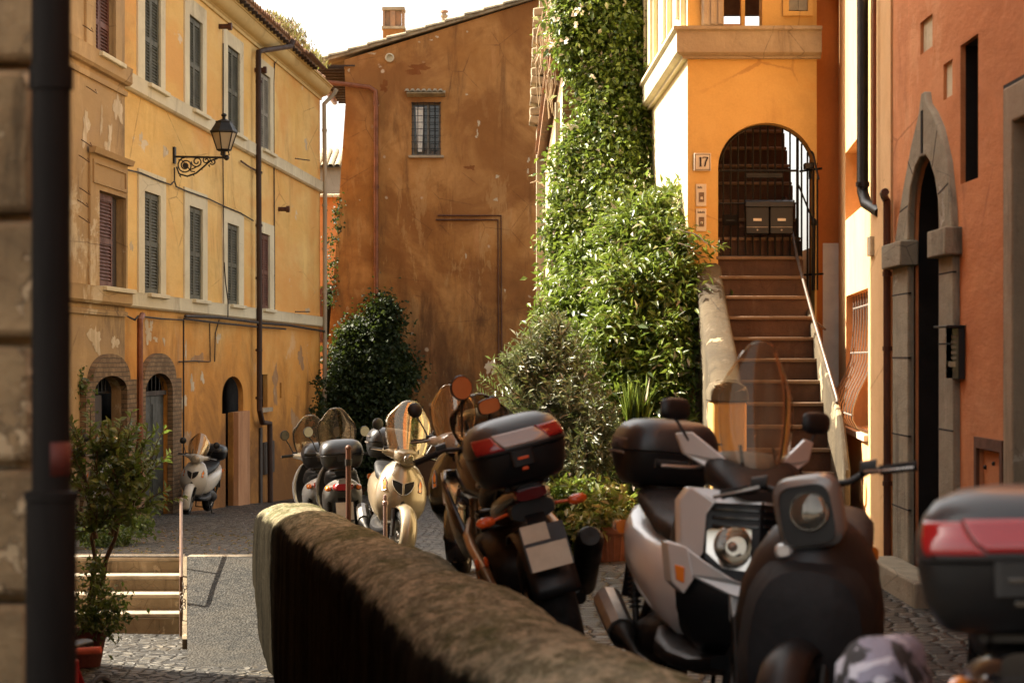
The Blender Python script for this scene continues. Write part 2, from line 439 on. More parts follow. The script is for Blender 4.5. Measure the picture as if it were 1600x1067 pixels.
def mossy():
    t = NT('mossy_shaded_parapet')
    t.sy = .4; t.world = True; geo = t.n('ShaderNodeNewGeometry'); sp = t.n('ShaderNodeSeparateXYZ'); t.set(sp.inputs[0], geo.outputs['Normal'])
    n1 = t.noise(8, 10, .76, .4); n3 = t.noise(16, 10, .8); n4 = t.noise(70, 6, .8)
    top = t.mix(t.ramp(n1, .35, .66), (.20,.178,.12), (.075,.07,.04))
    top = t.mix(t.ramp(n3, .48, .60, 0, .8), top, (.34,.285,.19))
    top = t.mix(t.ramp(n3, .32, .48, .9, 0), top, (.03,.027,.016))
    top = t.mix(t.ramp(t.noise(2.6, 8, .7, .5), .5, .62, 0, .7), top, (.05,.058,.022))
    top = t.mix(t.ramp(n4, .56, .68, 0, .7), top, (.42,.37,.27))
    side = t.mix(t.ramp(t.noise(2.2, 9, .7, .2, sc=(3,3,.25)), .4, .65), (.009,.008,.006), (.020,.017,.012))  # upright side darkened to stand in for the shade on it
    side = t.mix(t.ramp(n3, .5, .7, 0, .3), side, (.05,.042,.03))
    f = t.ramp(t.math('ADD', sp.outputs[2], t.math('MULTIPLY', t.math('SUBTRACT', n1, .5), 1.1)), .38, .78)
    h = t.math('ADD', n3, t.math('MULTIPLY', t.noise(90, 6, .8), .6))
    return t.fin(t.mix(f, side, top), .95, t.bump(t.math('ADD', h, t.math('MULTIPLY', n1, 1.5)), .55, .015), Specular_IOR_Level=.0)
M['moss_shade'] = mossy()
# ------------------------------------------------------------------ ochre house on the left
LH = Plane((-6.06,35.), (-4.89,57.), (1,-.05))
UE = LH.u(500); US = LH.u(187); U0 = -9.
ZB, ZE = -2.7, 8.37
house = thing('ochre_house', 'long ochre plastered house with green louvred shutters behind the street lamp', 'house', LH.P(US, ZB))
def shutter_leaf(mb, pl, u0, u1, z0, z1, o, mids=(.5,)):
    fw = .065*min(1, (u1-u0)/.5)+.012; t = .035
    pl.box(mb, u0, u0+fw, z0, z1, o, o+t); pl.box(mb, u1-fw, u1, z0, z1, o, o+t)
    rails = [z0]+[z0+(z1-z0)*m-.045 for m in mids]+[z1-.09]
    for r in rails: pl.box(mb, u0+fw, u1-fw, r, r+.09, o+.002, o+t-.002)
    pl.box(mb, u0+fw, u1-fw, z0+.02, z1-.02, o-.004, o+.001)
    for a, b in zip(rails[:-1], rails[1:]):
        z = a+.09+.02
        while z < b-.015:
            vs = [pl.P(u,zz,oo) for (u,zz,oo) in ((u0+fw,z,o+t-.004),(u1-fw,z,o+t-.004),(u1-fw,z+.035,o+.006),(u0+fw,z+.035,o+.006),
                                                (u0+fw,z+.008,o+t-.004),(u1-fw,z+.008,o+t-.004),(u1-fw,z+.043,o+.006),(u0+fw,z+.043,o+.006))]
            mb.add(vs, [(0,1,5,4),(0,3,2,1),(4,5,6,7),(2,3,7,6),(0,4,7,3),(1,2,6,5)])
            z += .052
main_holes = []; tan_holes = []
wins = []
# (px0, px1, ytop at px0, ybottom at px0, surround px0, px1, surround extra top m, material)
for (a,b,yt,yb,sa,sb,ex,mt) in (
    (224,249,-18,132,213,256,.30,'greenshut'), (294,314.5,22,166,286.5,320.5,.30,'greenshut'), (354,373,70,204,347,378.5,.27,'greenshut'), (404.5,420.5,110,230,399,427,.27,'greyshut'),
    (223.5,248.5,298,453,214,257,.33,'greenshut'), (294,314.5,321,465,286,322,.30,'greenshut'), (353.5,371.5,348,478,346.5,379,.28,'greenshut'), (405,420,363,484,399,427,.24,'brownshut')):
    u0,u1 = LH.u(a),LH.u(b); z0,z1 = LH.z(a,yb),LH.z(a,yt)
    z0 = 5.90 if z1 > 5.5 else 2.50
    main_holes.append(rect(u0,u1,z0,z1)); wins.append((u0,u1,z0,z1,LH.u(sa),LH.u(sb),ex,mt))
# ground floor openings of the ochre part
a2 = (LH.u(219),LH.u(262)); door2 = arch(a2[0],a2[1],ZB+.2,LH.z(240,612),LH.z(240,583))
a3 = (LH.u(347),LH.u(380)); 
win3 = arch(a3[0],a3[1],LH.z(360,645),LH.z(362,618),LH.z(362,588))
d3 = rect(LH.u(352.5),LH.u(364),ZB+.2,LH.z(358,645)-.002)
w4 = rect(LH.u(405),LH.u(418),LH.z(410,637),LH.z(410,585))
sl = rect(LH.u(437),LH.u(440),LH.z(438,622),LH.z(438,598))
win3d = [(d3[0][0],ZB+.2),(d3[1][0],ZB+.2),(d3[1][0],win3[0][1])]+win3[1:]+[(win3[0][0],win3[0][1]),(d3[0][0],win3[0][1])]
main_holes += [door2, win3d, w4, sl]
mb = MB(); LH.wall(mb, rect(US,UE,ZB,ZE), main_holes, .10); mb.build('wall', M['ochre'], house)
# tan part nearer, standing 8 cm proud
ta = (LH.u(130),LH.u(182)); arch1 = arch(ta[0],ta[1],ZB+.2,LH.z(155,612),LH.z(155,587))
tl = rect(LH.u(143),LH.u(188)-.12,2.50,LH.z(143,297)); tu = rect(LH.u(137),LH.u(169),5.90,LH.z(137,-30))
tan_holes = [arch1, tl, tu]
mb = MB(); LH.wall(mb, rect(U0,US,ZB,ZE), tan_holes, .16, off=.08); mb.build('wall', M['tan'], house, label='weathered tan end of the wall')
# closing walls and dark rooms behind
mb = MB()
q = lambda u,o,z: LH.P(u,z,o)
for (ua,oa,ub,ob) in ((UE,0,UE,-8),(UE,-8,U0,-8),(U0,-8,U0,.08)):
    mb.add([q(ua,oa,ZB),q(ub,ob,ZB),q(ub,ob,ZE),q(ua,oa,ZE)], [(0,1,2,3)])
mb.build('rear_wall', M['ochre'], house)
mb = MB()
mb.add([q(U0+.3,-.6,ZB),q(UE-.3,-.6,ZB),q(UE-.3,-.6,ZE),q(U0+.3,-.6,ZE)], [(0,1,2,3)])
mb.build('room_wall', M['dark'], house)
for i,(u0,u1,z0,z1,s0,s1,ex,mt) in enumerate(wins):
    mb = MB(); LH.wall(mb, rect(s0,s1,z0-.02,z1+ex), [rect(u0,u1,z0-.01,z1)], .06, off=.03)
    fr = mb.build('window', M['cream'], house)
    um = (u0+u1)/2
    for (x0,x1) in ((u0+.01,um-.006),(um+.006,u1-.01)):
        mb = MB(); shutter_leaf(mb, LH, x0, x1, z0+.02, z1-.01, -.05, (.5,)); mb.build('shutter', M[mt], fr)
    mb = MB(); LH.box(mb, u0-.12, u1+.12, z0-.055, z0+.012, -.1, .17); mb.build('sill', M['cream'], fr, bevel=.008)
# tan windows
for (r, fullopen) in ((tu, False), (tl, True)):
    (u0,z0),(u1,_),(_,z1),_ = r
    s0,s1 = u0-.55,u1+(.10 if fullopen else .4)
    mb = MB(); LH.wall(mb, rect(s0,s1,z0-.02,z1+.5), [rect(u0,u1,z0-.01,z1)], .07, off=.12)
    if fullopen:
        LH.wall(mb, rect(s0+.12,s1-.1,z1+.08,z1+.42), [rect(s0+.22,s1-.2,z1+.13,z1+.37)], .03, off=.145)
        LH.profile(mb, s0-.08, s1+.05, [(.12,z1+.5),(.20,z1+.5),(.23,z1+.58),(.12,z1+.6)])
    fr = mb.build('window', M['tan'], house)
    if fullopen:
        um = LH.u(174)
        mb = MB(); shutter_leaf(mb, LH, u0+.01, um, z0+.02, z1-.01, -.02, (.5,)); mb.build('shutter', M['brownshut'], fr)
        mb = MB(); LH.box(mb, um+.02, u1-.02, z0+.02, z1-.02, -.06, -.03); mb.build('shutter', M['wood'], fr, label='dark shutter leaf folded back into the opening')
    else:
        um = (u0+u1)/2
        for (x0,x1) in ((u0+.01,um-.006),(um+.006,u1-.01)):
            mb = MB(); shutter_leaf(mb, LH, x0, x1, z0+.02, z1-.01, -.02, (.5,)); mb.build('shutter', M['brownshut'], fr)
    mb = MB(); LH.box(mb, u0-.12, u1+.12, z0-.055, z0+.012, -.1, .26); mb.build('sill', M['cream'], fr, bevel=.008)
# string courses: lower and upper, with the little moulding below
for (zt, zb) in ((5.92,5.66),(2.50,2.25)):
    mb = MB(); LH.profile(mb, US+.02, UE+.12, [(0,zb),(.06,zb),(.10,zb+.03),(.10,zt-.03),(.11,zt),(0,zt)]); mb.build('string_course', M['cream'], house)
    mb = MB(); LH.profile(mb, U0, US+.018, [(.08,zb),(.16,zb),(.20,zb+.04),(.20,zt-.03),(.21,zt),(.08,zt)]); 
    LH.profile(mb, U0, US+.01, [(.08,zb-.16),(.12,zb-.16),(.13,zb-.09),(.08,zb-.07)])
    mb.build('string_course', M['tan'], house)
# cornice: cove profile under the eave
cv = [(0,8.02),(.04,8.02),(.04,8.08),(.07,8.10)]+[(.07+.20*math.sin(t*PI/2*.95), 8.11+.20*(1-math.cos(t*PI/2))) for t in (0,.2,.4,.6,.8,1)]+[(.29,8.32),(.29,8.35),(.33,8.355),(.33,8.38),(0,8.38)]
mb = MB(); LH.profile(mb, U0, UE+.05, [(o+.08*0,z) for o,z in cv]); mb.build('cornice', M['cornice'], house, sharp=25)
# tiled roof with rows of curved tiles
mb = MB(); 
def rp(u,o,z): return LH.P(u,z,o)
slope = .32
UR = 18.5
for (ua_,ub_,oo_) in ((U0,UR,.42),(UR,UE+.05,.10)):
    zt_ = 8.385+(.42-oo_)*slope; zr_ = 8.385+4.42*slope
    mb.add([rp(ua_,oo_,zt_),rp(ub_,oo_,zt_),rp(ub_,-4,zr_),rp(ua_,-4,zr_),rp(ua_,oo_,zt_+.06),rp(ub_,oo_,zt_+.06),rp(ub_,-4,zr_+.06),rp(ua_,-4,zr_+.06)], [(0,3,2,1),(4,5,6,7),(0,1,5,4),(1,2,6,5),(3,0,4,7)])
mb.add([rp(U0,-8.7,8.38),rp(UE+.05,-8.7,8.38),rp(UE+.05,-4,8.44+4.42*slope),rp(U0,-4,8.44+4.42*slope)], [(0,1,2,3)])
u = U0+.1
while u < UE+.05:
    o1 = (.50 if u < UR else .14)+rnd.uniform(-.02,.03)
    for k in range(3):
        oa, ob = o1-k*.42, o1-(k+1)*.42-.04
        za, zb2 = 8.425+(.42-oa)*slope+.012, 8.425+(.42-ob)*slope-.004
        R = []
        for (oo,zz,rr) in ((oa,za,.077),(oa,za,.095),(ob,zb2,.075)):
            R.append([rp(u+rr*math.cos(PI*j/6), oo, zz+rr*.9*math.sin(PI*j/6)) for j in range(7)])
        mb.rings(R, closed=False, caps=False)
    u += .215
mb.build('roof', M['tile'], house, fixn=False)
u = LH.u(240)
while u < UR-.1:
    mb = MB(); LH.box(mb, u, u+.07, 8.325, 8.382, .335, .45); mb.build('rafter', M['wood'], house)
    u += .45
def half_pipe(mb, pts, r, th=.008):
    R = []
    for p in pts:
        ring = []
        for j in range(9): a = PI+PI*j/8; ring.append(Vector(p)+Vector((LH.n.x*math.cos(a)*r, LH.n.y*math.cos(a)*r, r*math.sin(a))))
        for j in range(9): a = 2*PI-PI*j/8; ring.append(Vector(p)+Vector((LH.n.x*math.cos(a)*(r-th), LH.n.y*math.cos(a)*(r-th), (r-th)*math.sin(a))))
        R.append(ring)
    mb.rings(R)
mb = MB(); half_pipe(mb, [LH.P(LH.u(432)+1,8.44,.55),LH.P(UR+.1,8.40,.55)], .07); mb.build('gutter', M['rust'], house)
# downpipes and cables
ua = LH.u(393.5)
mb = MB(); mb.tube([LH.P(ua+2.2,8.38,.53),LH.P(ua+2.1,8.25,.50),LH.P(ua+.5,7.95,.2),LH.P(ua,7.85,.14),LH.P(ua,5.95,.14),LH.P(ua,2.5,.16),LH.P(ua,LH.z(393,640),.16),LH.P(LH.u(398),LH.z(398,660),.16),LH.P(LH.u(410),LH.z(410,661),.16),LH.P(LH.u(411),ZB+.8,.16)], .06, 10)
for zz in (7.2,5.3,4.2,3.1,1.6,.6): mb.tube([LH.P(ua,zz,.15),LH.P(ua,zz+.05,.15)], .075, 10)
mb.build('downpipe', M['pipebrown'], house)
ub = LH.u(498.5)
mb = MB(); mb.tube([LH.P(UE+.02,8.30,.42),LH.P(UE-.0,8.18,.36),LH.P(ub,7.9,.13),LH.P(ub,5.9,.15),LH.P(ub,2.5,.15),LH.P(ub,ZB+.8,.14)], .055, 10)
for zz in (7.2,5.3,4.2,3.1,1.6,.6,-.5): mb.tube([LH.P(ub,zz,.14),LH.P(ub,zz+.06,.14)], .07, 10)
mb.build('downpipe', M['pipewhite'], house)
def cable(pts, r=.014, name='cable', mat='cable', off=.03):
    mb = MB(); mb.tube([LH.Q(x,y,off) for x,y in pts], r, 5); return mb.build(name, M[mat], house)
cable([(447,57),(443,75),(427,100),(425.5,130),(426,240),(426.5,330),(427,500)], .016)
cable([(346.5,68),(346.5,180),(346,250),(346.5,300),(347,480)], .012)
cable([(186,264),(214,270),(240,281),(262,289),(268,283),(268,262)], .014, off=.05)
cable([(268,283),(271,292),(285,298),(322,311),(345,322),(372,333),(392,345)], .014, off=.05)
cable([(112,485),(150,490),(175,488),(200,500),(205,494),(240,498),(277,500),(277,620),(277,740)], .016, off=.11)
cable([(277,494),(330,496),(400,505),(440,508),(500,518)], .03, off=.14)
cable([(277,498),(325,504),(395,511),(438,514)], .02, off=.12)
cable([(340,500),(334,520),(333,565)], .012)
cable([(277,565),(300,564),(326,565),(325,505)], .012)
cable([(339,410),(341,440),(345,470),(345,500)], .012, off=.14)
cable([(372,252),(385,261),(404,271)], .02, mat='rust', off=.06)
cable([(441,248),(455,250),(464,251)], .014, off=.3)
cable([(441,487),(452,487),(464,487)], .014, off=.3)
mb = MB(); mb.tube([LH.Q(203,492,.2),LH.Q(199,500,.2),LH.Q(199,560,.2),LH.Q(199,742,.2)], .05, 8); mb.build('downpipe', M['copper'], house)
# oven flue and small fittings
for (x,y) in ((342,42),(398,110),(435,327)):
    mb = MB(); p0 = LH.Q(x,y,0); d_ = Vector((LH.n.x,LH.n.y,0))
    mb.tube([p0, p0+d_*.22], .05, 12); mb.tube([p0+d_*.18, p0+d_*.25], .075, 12); mb.build('vent_pipe', M['rust'], house)
for (x,y) in ((118,34),(124,130),(116,213),(112,237),(113,288),(110,307),(112,332)):
    p = LH.Q(x,y,.1); d_ = Vector((LH.n.x,LH.n.y,0))
    mb = MB(); mb.tube([p+d_*.16*math.sin(t)+Vector((0,0,-.05-.12*(1-math.cos(t)*.4)*math.sin(t*1.3))) for t in (0,.5,1,1.6,2.2)], .007, 5)
    mb.build('cable_hook', M['rust'], house)
# brick arches
for (px0,px1,ya,ysp,hole,off,ytop) in ((116,197,553,590,arch1,.10,0),(208,276,552,588,door2,.02,0)):
    u0,u1 = LH.u(px0),LH.u(px1); pm=(px0+px1)/2
    mb = MB(); ou = arch(u0,u1,ZB,LH.z(pm,ysp),LH.z(pm,ya))
    cu=(u0+u1)/2; hw=(u1-u0)/2
    zs=LH.z(pm,ysp+4); ins=hw*.26
    ou=[(u0,ZB),(u1,ZB),(u1,zs),(u1-ins,zs)]+[(cu+(hw-ins)*math.cos(PI*i/14),zs+(LH.z(pm,ya)-zs)*math.sin(PI*i/14)) for i in range(1,14)]+[(u0+ins,zs),(u0,zs)]
    h = [(u,z) for u,z in hole]
    LH.wall(mb, ou, [h], .10, off=off+.07); mb.build('brick_arch', M['brickdark'], house)
# arched doors
mb = MB(); LH.box(mb, a2[0]-.1, a2[1]+.1, LH.z(240,618), LH.z(240,611), -.10, -.02); 
df = mb.build('door', M['wood'], house)
mb = MB()
for k in range(2):
    w = (a2[1]-a2[0])/2; x0 = a2[0]+k*w
    LH.box(mb, x0+.02, x0+w-.02, ZB+.3, LH.z(240,619), -.12, -.07)
    LH.box(mb, x0+.12, x0+w-.12, ZB+1.7, LH.z(240,632), -.069, -.055)
mb.build('door_leaf', simple('dark_green_door', (.03,.034,.03), .55), df)
mb = MB()
for k in range(7):
    x = a2[0]+(a2[1]-a2[0])*(k+.5)/7; mb.tube([LH.P(x,LH.z(240,612),-.05),LH.P(x,LH.z(240,585),-.05)], .01, 5)
mb.build('fanlight_grille', M['iron'], df)
mb = MB()
for k in range(9):
    x = ta[0]+(ta[1]-ta[0])*(k+.5)/9; mb.tube([LH.P(x,LH.z(155,616),-.1),LH.P(x,LH.z(155,590),-.1)], .014, 5)
mb.tube([LH.P(ta[0],LH.z(155,614),-.1),LH.P(ta[1],LH.z(155,614),-.1)], .02, 5)
mb.build('fanlight_grille', M['iron'], house)
mb = MB(); LH.box(mb, ta[0]+.1, ta[0]+1.5, ZB+.3, LH.z(155,618), -.14, -.09); LH.box(mb, ta[0]+.3, ta[0]+1.2, LH.z(155,668), LH.z(155,664), -.089, -.07)
mb.build('door', M['wood'], house)
mb = MB(); LH.box(mb, LH.u(365)+.01, LH.u(383), ZB+.6, LH.z(372,643), -.05, .10); mb.build('door_jamb', plaster('pinkish_jamb',(.44,.21,.10),(.50,.26,.13),(.2,.1,.05),.6), house, bevel=.01)
mb = MB(); LH.box(mb, LH.u(351.5), LH.u(383), ZB+.6, ZB+.95, .12, .45); mb.build('doorstep', M['trav'], house, bevel=.02)
(u0,z0),(u1,_),(_,z1),_ = w4
mb = MB(); LH.box(mb, u0-.12,u1+.12,z0-.09,z0-.005,-.05,.1); LH.box(mb, u0-.04,u0-.002,z0,z1,-.05,.04); mb.build('window_sill', M['trav'], house)
mb = MB(); LH.box(mb, LH.u(404), LH.u(407), ZB+.5, LH.z(405,668), .01,.05); LH.box(mb, LH.u(409), LH.u(425), LH.z(415,740), LH.z(415,690), .01,.06); mb.build('meter_box', simple('dark_metal_box',(.05,.035,.025),.6), house, bevel=.01)
# caved relief frame on ground floor
# ------------------------------------------------------------------ street lamp on its bracket
lp = LH.Q(271,248,0); dn = Vector((LH.n.x,LH.n.y,0)); side = Vector((LH.e.x,LH.e.y,0)); up = Vector((0,0,1))
lamp = thing('street_lamp', 'black iron lantern on a scrolled bracket fixed to the ochre wall', 'street lamp', lp)
mb = MB()
S = 1/90.7
def L(dx, dz, ds=0.): return lp+dn*dx*S+up*dz*S+side*ds
mb.bar(L(1,18), L(1,-8), .14, .05, up=dn) 
mb.bar(L(0,3), L(84,1), .035, .035)
def spiral(cx, cz, r0, r1, a0, a1, rr=.013, n=26):
    mb.tube([L(cx+(r0+(r1-r0)*i/n)*math.cos(a0+(a1-a0)*i/n), cz+(r0+(r1-r0)*i/n)*math.sin(a0+(a1-a0)*i/n)) for i in range(n+1)], rr, 6)
spiral(19,-11, 13,3, PI*.5, PI*4.3); mb.lathe([(0,-.02),(.05,-.02),(.05,.02),(0,.02)], L(19,-11), 'Y', 10)
spiral(37,-5, 9,2, PI*1.0, PI*4.0); spiral(52,-3, 6.5,1.5, 0, PI*3); spiral(62,-5,5,1, PI*1.2,PI*3.6)
mb.tube([L(5,-13),L(9,-24),L(22,-28),L(36,-23),L(48,-13),L(58,-4),L(70,0)], .016, 6)
mb.tube([L(8,-2),L(14,-3),L(28,-20),L(34,-21)], .011, 6); mb.tube([L(26,-18),L(33,-15),L(44,-9)], .011, 6)
for (x,z) in ((31,-24),(44,-15),(10,-26),(56,-10)): mb.tube([L(x,z),L(x+2,z-4)], [.018,.003], 5)
mb.ell(L(84,1), .05,.05,.05, 8, 6)
mb.build('bracket', M['iron'], lamp)
lc = L(80,0)
mb = MB(); mb.tube([lc, lc+up*.12], .03, 8)
for k in range(3):
    a = 2*PI*k/3; mb.tube([lc+up*.03, lc+up*.06+Vector((math.cos(a)*.09,math.sin(a)*.09,0)), lc+up*.14+Vector((math.cos(a)*.07,math.sin(a)*.07,0))], .012, 5)
mb.build('lamp_holder', M['iron'], lamp)
def frus(mb, r0, z0, r1, z1, n=6, th=0):
    R = [[lc+up*z+Vector((r*math.cos(2*PI*k/n+.3), r*math.sin(2*PI*k/n+.3), 0)) for k in range(n)] for r,z in ((r0,z0),(r1,z1))]
    mb.rings(R, smooth=False); return R
mb = MB(); frus(mb, .115,.15,.215,.44); mb.build('lamp_glass', M['lampglass'], lamp)
mb = MB()
for k in range(6):
    a = 2*PI*k/6+.3; c_, s_ = math.cos(a), math.sin(a)
    mb.tube([lc+up*.14+Vector((.118*c_,.118*s_,0)), lc+up*.45+Vector((.222*c_,.222*s_,0))], .012, 5)
    a2_ = a+2*PI/6
    for r,z in ((.12,.145),(.222,.445)): mb.tube([lc+up*z+Vector((r*c_,r*s_,0)), lc+up*z+Vector((r*math.cos(a2_),r*math.sin(a2_),0))], .014, 5)
frus(mb, .10,.12,.125,.15)
mb.build('lamp_frame', M['iron'], lamp)
mb = MB(); frus(mb, .245,.45,.245,.47); frus(mb, .235,.47,.14,.62); frus(mb, .15,.62,.15,.64); frus(mb,.13,.64,.04,.68)
mb.ell(lc+up*.70,.03,.03,.03,8,6); mb.ell(lc+up*.745,.05,.05,.035,8,6)
mb.build('lamp_hood', M['iron'], lamp)

# ------------------------------------------------------------------ brown gable house
bd = 58.; S50 = F/bd
bh = thing('brown_house', 'tall brown plastered house with one barred window and a tiled sloping roof', 'house', (-1.7,bd,-2.7))
BP = Plane((-5.05,bd),(.75,bd),(0,-1))
def bu(px): return BP.u(px)
def bz(py): return CZ-(py-HZ)/S50
outer = [(0,-2.7),(BP.u(852),-2.7),(BP.u(852),bz(-4)),(bu(538),bz(94)),(bu(540),bz(160)),(bu(524),bz(400)),(bu(511),bz(560)),(bu(505),bz(640))]
wh = rect(bu(644),bu(688),bz(243),bz(161)); 
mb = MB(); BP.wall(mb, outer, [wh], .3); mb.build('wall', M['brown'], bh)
mb = MB()  # other sides
xl, xr = -4.36, .86
mb.add([(xl-.5,bd+.31,-2.7),(xl+.1,bd+8,-2.7),(xl+.1,bd+8,bz(96)),(xl+.1,bd+.31,bz(96))],[(0,1,2,3)])
mb.add([(xr-.01,bd+.01,-2.7),(xr-.01,bd+8,-2.7),(xr-.01,bd+8,bz(-3)),(xr-.01,bd+.01,bz(-3))],[(0,1,2,3)])
mb.add([(xl,bd+8,-2.7),(xr,bd+8,-2.7),(xr,bd+8,bz(-3)),(xl,bd+8,bz(96))],[(0,1,2,3)])
mb.build('side_wall', M['brown'], bh)
# roof, shed slope up to the right; tiles run down to the left
x0, z0_ = (487-800)/S50, bz(103); x1, z1_ = (880-800)/S50, bz(-14)
mb = MB()
sl_ = (z1_-z0_)/(x1-x0)
mb.add([(x,y,z+dz) for dz in (0,.07) for (x,z,y) in ((x0,z0_,bd-.12),(x1,z1_,bd-.12),(x1,z1_,bd+8.2),(x0,z0_,bd+8.2))], [(0,3,2,1),(4,5,6,7),(0,1,5,4),(1,2,6,5),(2,3,7,6),(3,0,4,7)])
rows = 38
for r in range(rows):
    yy = bd-.10+r*.215; n = 13
    for k in range(n):
        xa = x0-.06+(x1-x0)*k/n; xb = x0-.06+(x1-x0)*(k+1)/n+.04
        jz = rnd.uniform(-.008,.008)
        za = z0_+(xa-x0)*sl_+.095+jz; zb = z0_+(xb-x0)*sl_+.06+jz
        R = [[(xx, yy+rr*math.cos(PI*j/5), zz+rr*.85*math.sin(PI*j/5)) for j in range(6)] for (xx,zz,rr) in ((xa,za-.02,.075),(xa,za,.10),(xb,zb,.08))]
        mb.rings(R, closed=False, caps=False)
mb.build('roof', M['tilegrey'], bh, fixn=False)
for k in range(14):
    mb = MB(); mb.box(x0+.08, bd+.1+k*.6, z0_-.075, xl, bd+.18+k*.6, z0_-.003); mb.build('rafter', M['wood'], bh)
mb = MB(); mb.box(x0+.02, bd-.10, z0_-.03, xl+.3, bd-.06, z0_+.01)
mb.build('verge_board', M['wood'], bh)
mb = MB()
ring = lambda y: [(x0-.05+.075*math.cos(PI+PI*j/8), y, z0_-.02+.075*math.sin(PI+PI*j/8)) for j in range(9)]+[(x0-.05+.065*math.cos(2*PI-PI*j/8), y, z0_-.02+.065*math.sin(2*PI-PI*j/8)) for j in range(9)]
mb.rings([ring(bd-.2), ring(bd+8.2)]); mb.build('gutter', M['copper'], bh)
mb = MB(); g = lambda px,py,o: BP.Q(px,py,o)
mb.tube([g(487,112,.1),g(487,122,.12),g(492,128,.14),g(540,133,.16),g(578,138,.14),g(587,144,.12),g(588,160,.10),g(588,300,.10),g(588,470,.10),g(588,640,.1)], .062, 10)
for yy in (160,290,420): mb.tube([g(588,yy,.10),g(588,yy+5,.10)], .078, 10)
mb.build('downpipe', M['copper'], bh)
mb = MB()
for o_ in (0,.09): mb.tube([g(684-(3 if o_ else 0),337+o_*75,.03),g(783-o_*55,337+o_*75,.03),g(784-o_*55,585,.03)], .022, 6)
mb.build('conduit', M['rust'], bh)
# barred window
(u0,za),(u1,_),(_,zb),_ = wh
mb = MB(); w_=.045
BP.box(mb,u0,u0+w_,za,zb,-.2,-.12); BP.box(mb,u1-w_,u1,za,zb,-.2,-.12); BP.box(mb,u0+w_,u1-w_,zb-w_,zb,-.2,-.12); BP.box(mb,u0+w_,u1-w_,za,za+w_,-.2,-.12)
um=(u0+u1)/2+.05; BP.box(mb,um-.03,um+.03,za+w_,zb-w_,-.2,-.13)
wf = mb.build('window', simple('grey_window_frame',(.22,.19,.15),.6), bh)
mb = MB(); BP.box(mb,u0+w_,u1-w_,za+w_,zb-w_,-.215,-.205); mb.build('pane', M['pane'], wf)
mb = MB()
mb.sheet(lambda a,b: BP.P(u0+.08+(a*(.22-.10*b)) + .05*b, za+.1+(zb-za-.2)*(1-b)*1.0, -.11+.012*math.sin(a*18)), 14, 6)
mb.build('curtain', M['curtain'], wf)
mb = MB()
for k in range(6): x = u0+(u1-u0)*k/5; mb.tube([BP.P(x,za-.02,.05),BP.P(x,zb+.02,.05)], .009, 5)
for k in range(9): z = za+(zb-za)*k/8; mb.tube([BP.P(u0-.02,z,.05),BP.P(u1+.02,z,.05)], .009, 5)
for (x,z) in ((u0,za+.1),(u1,za+.1),(u0,zb-.1),(u1,zb-.1)): mb.tube([BP.P(x,z,.05),BP.P(x,z,-.05)], .01, 5)
mb.build('window_grille', M['iron'], wf)
mb = MB(); BP.box(mb, u0-.09,u1+.09,za-.07,za-.005,-.1,.12); mb.build('sill', M['trav'], wf, bevel=.01)
mb = MB(); hz_ = bz(152)
BP.profile(mb, bu(636), bu(696), [(0,hz_+.0),(.04,hz_-.0),(.26,hz_+.07),(.27,hz_+.1),(0,hz_+.17)])
k=0
x = bu(636)
while x < bu(696):
    mb.rings([[BP.P(x+rr*math.cos(PI*j/5), zz+rr*.8*math.sin(PI*j/5), oo) for j in range(6)] for (oo,zz,rr) in ((.30,hz_+.08,.07),(0,hz_+.18,.055))], closed=False, caps=False)
    x += .145
mb.build('window_hood', M['tilegrey'], wf, fixn=False)
mb = MB(); c_ = BP.Q(609,91,0); mb.lathe([(.0,-.02),(.085,-.02),(.12,-.05),(.11,-.09),(.085,-.10),(.085,-.03)], c_, 'Y', 16); mb.build('round_vent', M['cream'], bh)
# chimney and flue
ch_ = thing('chimney', 'brick chimney with a tiled cap on the brown roof', 'chimney', (( 614-800)/S50, bd+1, bz(68)))
cx0, cx1 = (599-800)/58.8, (632-800)/58.8; cy = F/58.8-.3
zc = lambda py: CZ-(py-HZ)/58.8
mb = MB(); mb.box(cx0,cy,zc(82),cx1,cy+.55,zc(48)); mb.build('stack', M['brown'], ch_, bevel=.01)
mb = MB(); mb.box(cx0-.03,cy-.03,zc(48)+.002,cx1+.03,cy+.58,zc(44)); 
mb.build('ledge', M['trav'], ch_)
mb = MB()
mb.box(cx0+.0,cy,zc(44)+.002,cx0+.06,cy+.55,zc(19)); mb.box(cx1-.06,cy,zc(44)+.002,cx1,cy+.55,zc(19)); mb.box(cx0+.07,cy+.05,zc(44)+.002,cx1-.07,cy+.09,zc(19)-.01)
mb.box(cx0+.2,cy-.02,zc(44)+.002,cx0+.33,cy+.04,zc(19)-.01); 
mb.build('cap_sides', M['tile'], ch_)
mb = MB(); mb.box(cx0-.02,cy-.05,zc(19),cx1+.02,cy+.6,zc(14)); mb.build('cap', M['trav'], ch_, bevel=.01)
fl = thing('flue_pipe', 'small clay flue pot standing on the brown roof', 'flue', ((694-800)/58.8, cy+.3, zc(45)))
mb = MB(); fx = (694-800)/58.8; mb.lathe([(.07,zc(50)),(.07,zc(28)),(.10,zc(27)),(.10,zc(24)),(.06,zc(23)),(.06,zc(20))], (fx,cy+.3,0), 'Z', 12); mb.build('pot', M['trav'], fl)
mb = MB(); mb.lathe([(0,zc(16)),(.10,zc(17)),(.115,zc(20)),(0,zc(20)+.001)], (fx,cy+.3,0), 'Z', 12); mb.build('cowl', M['tile'], fl)

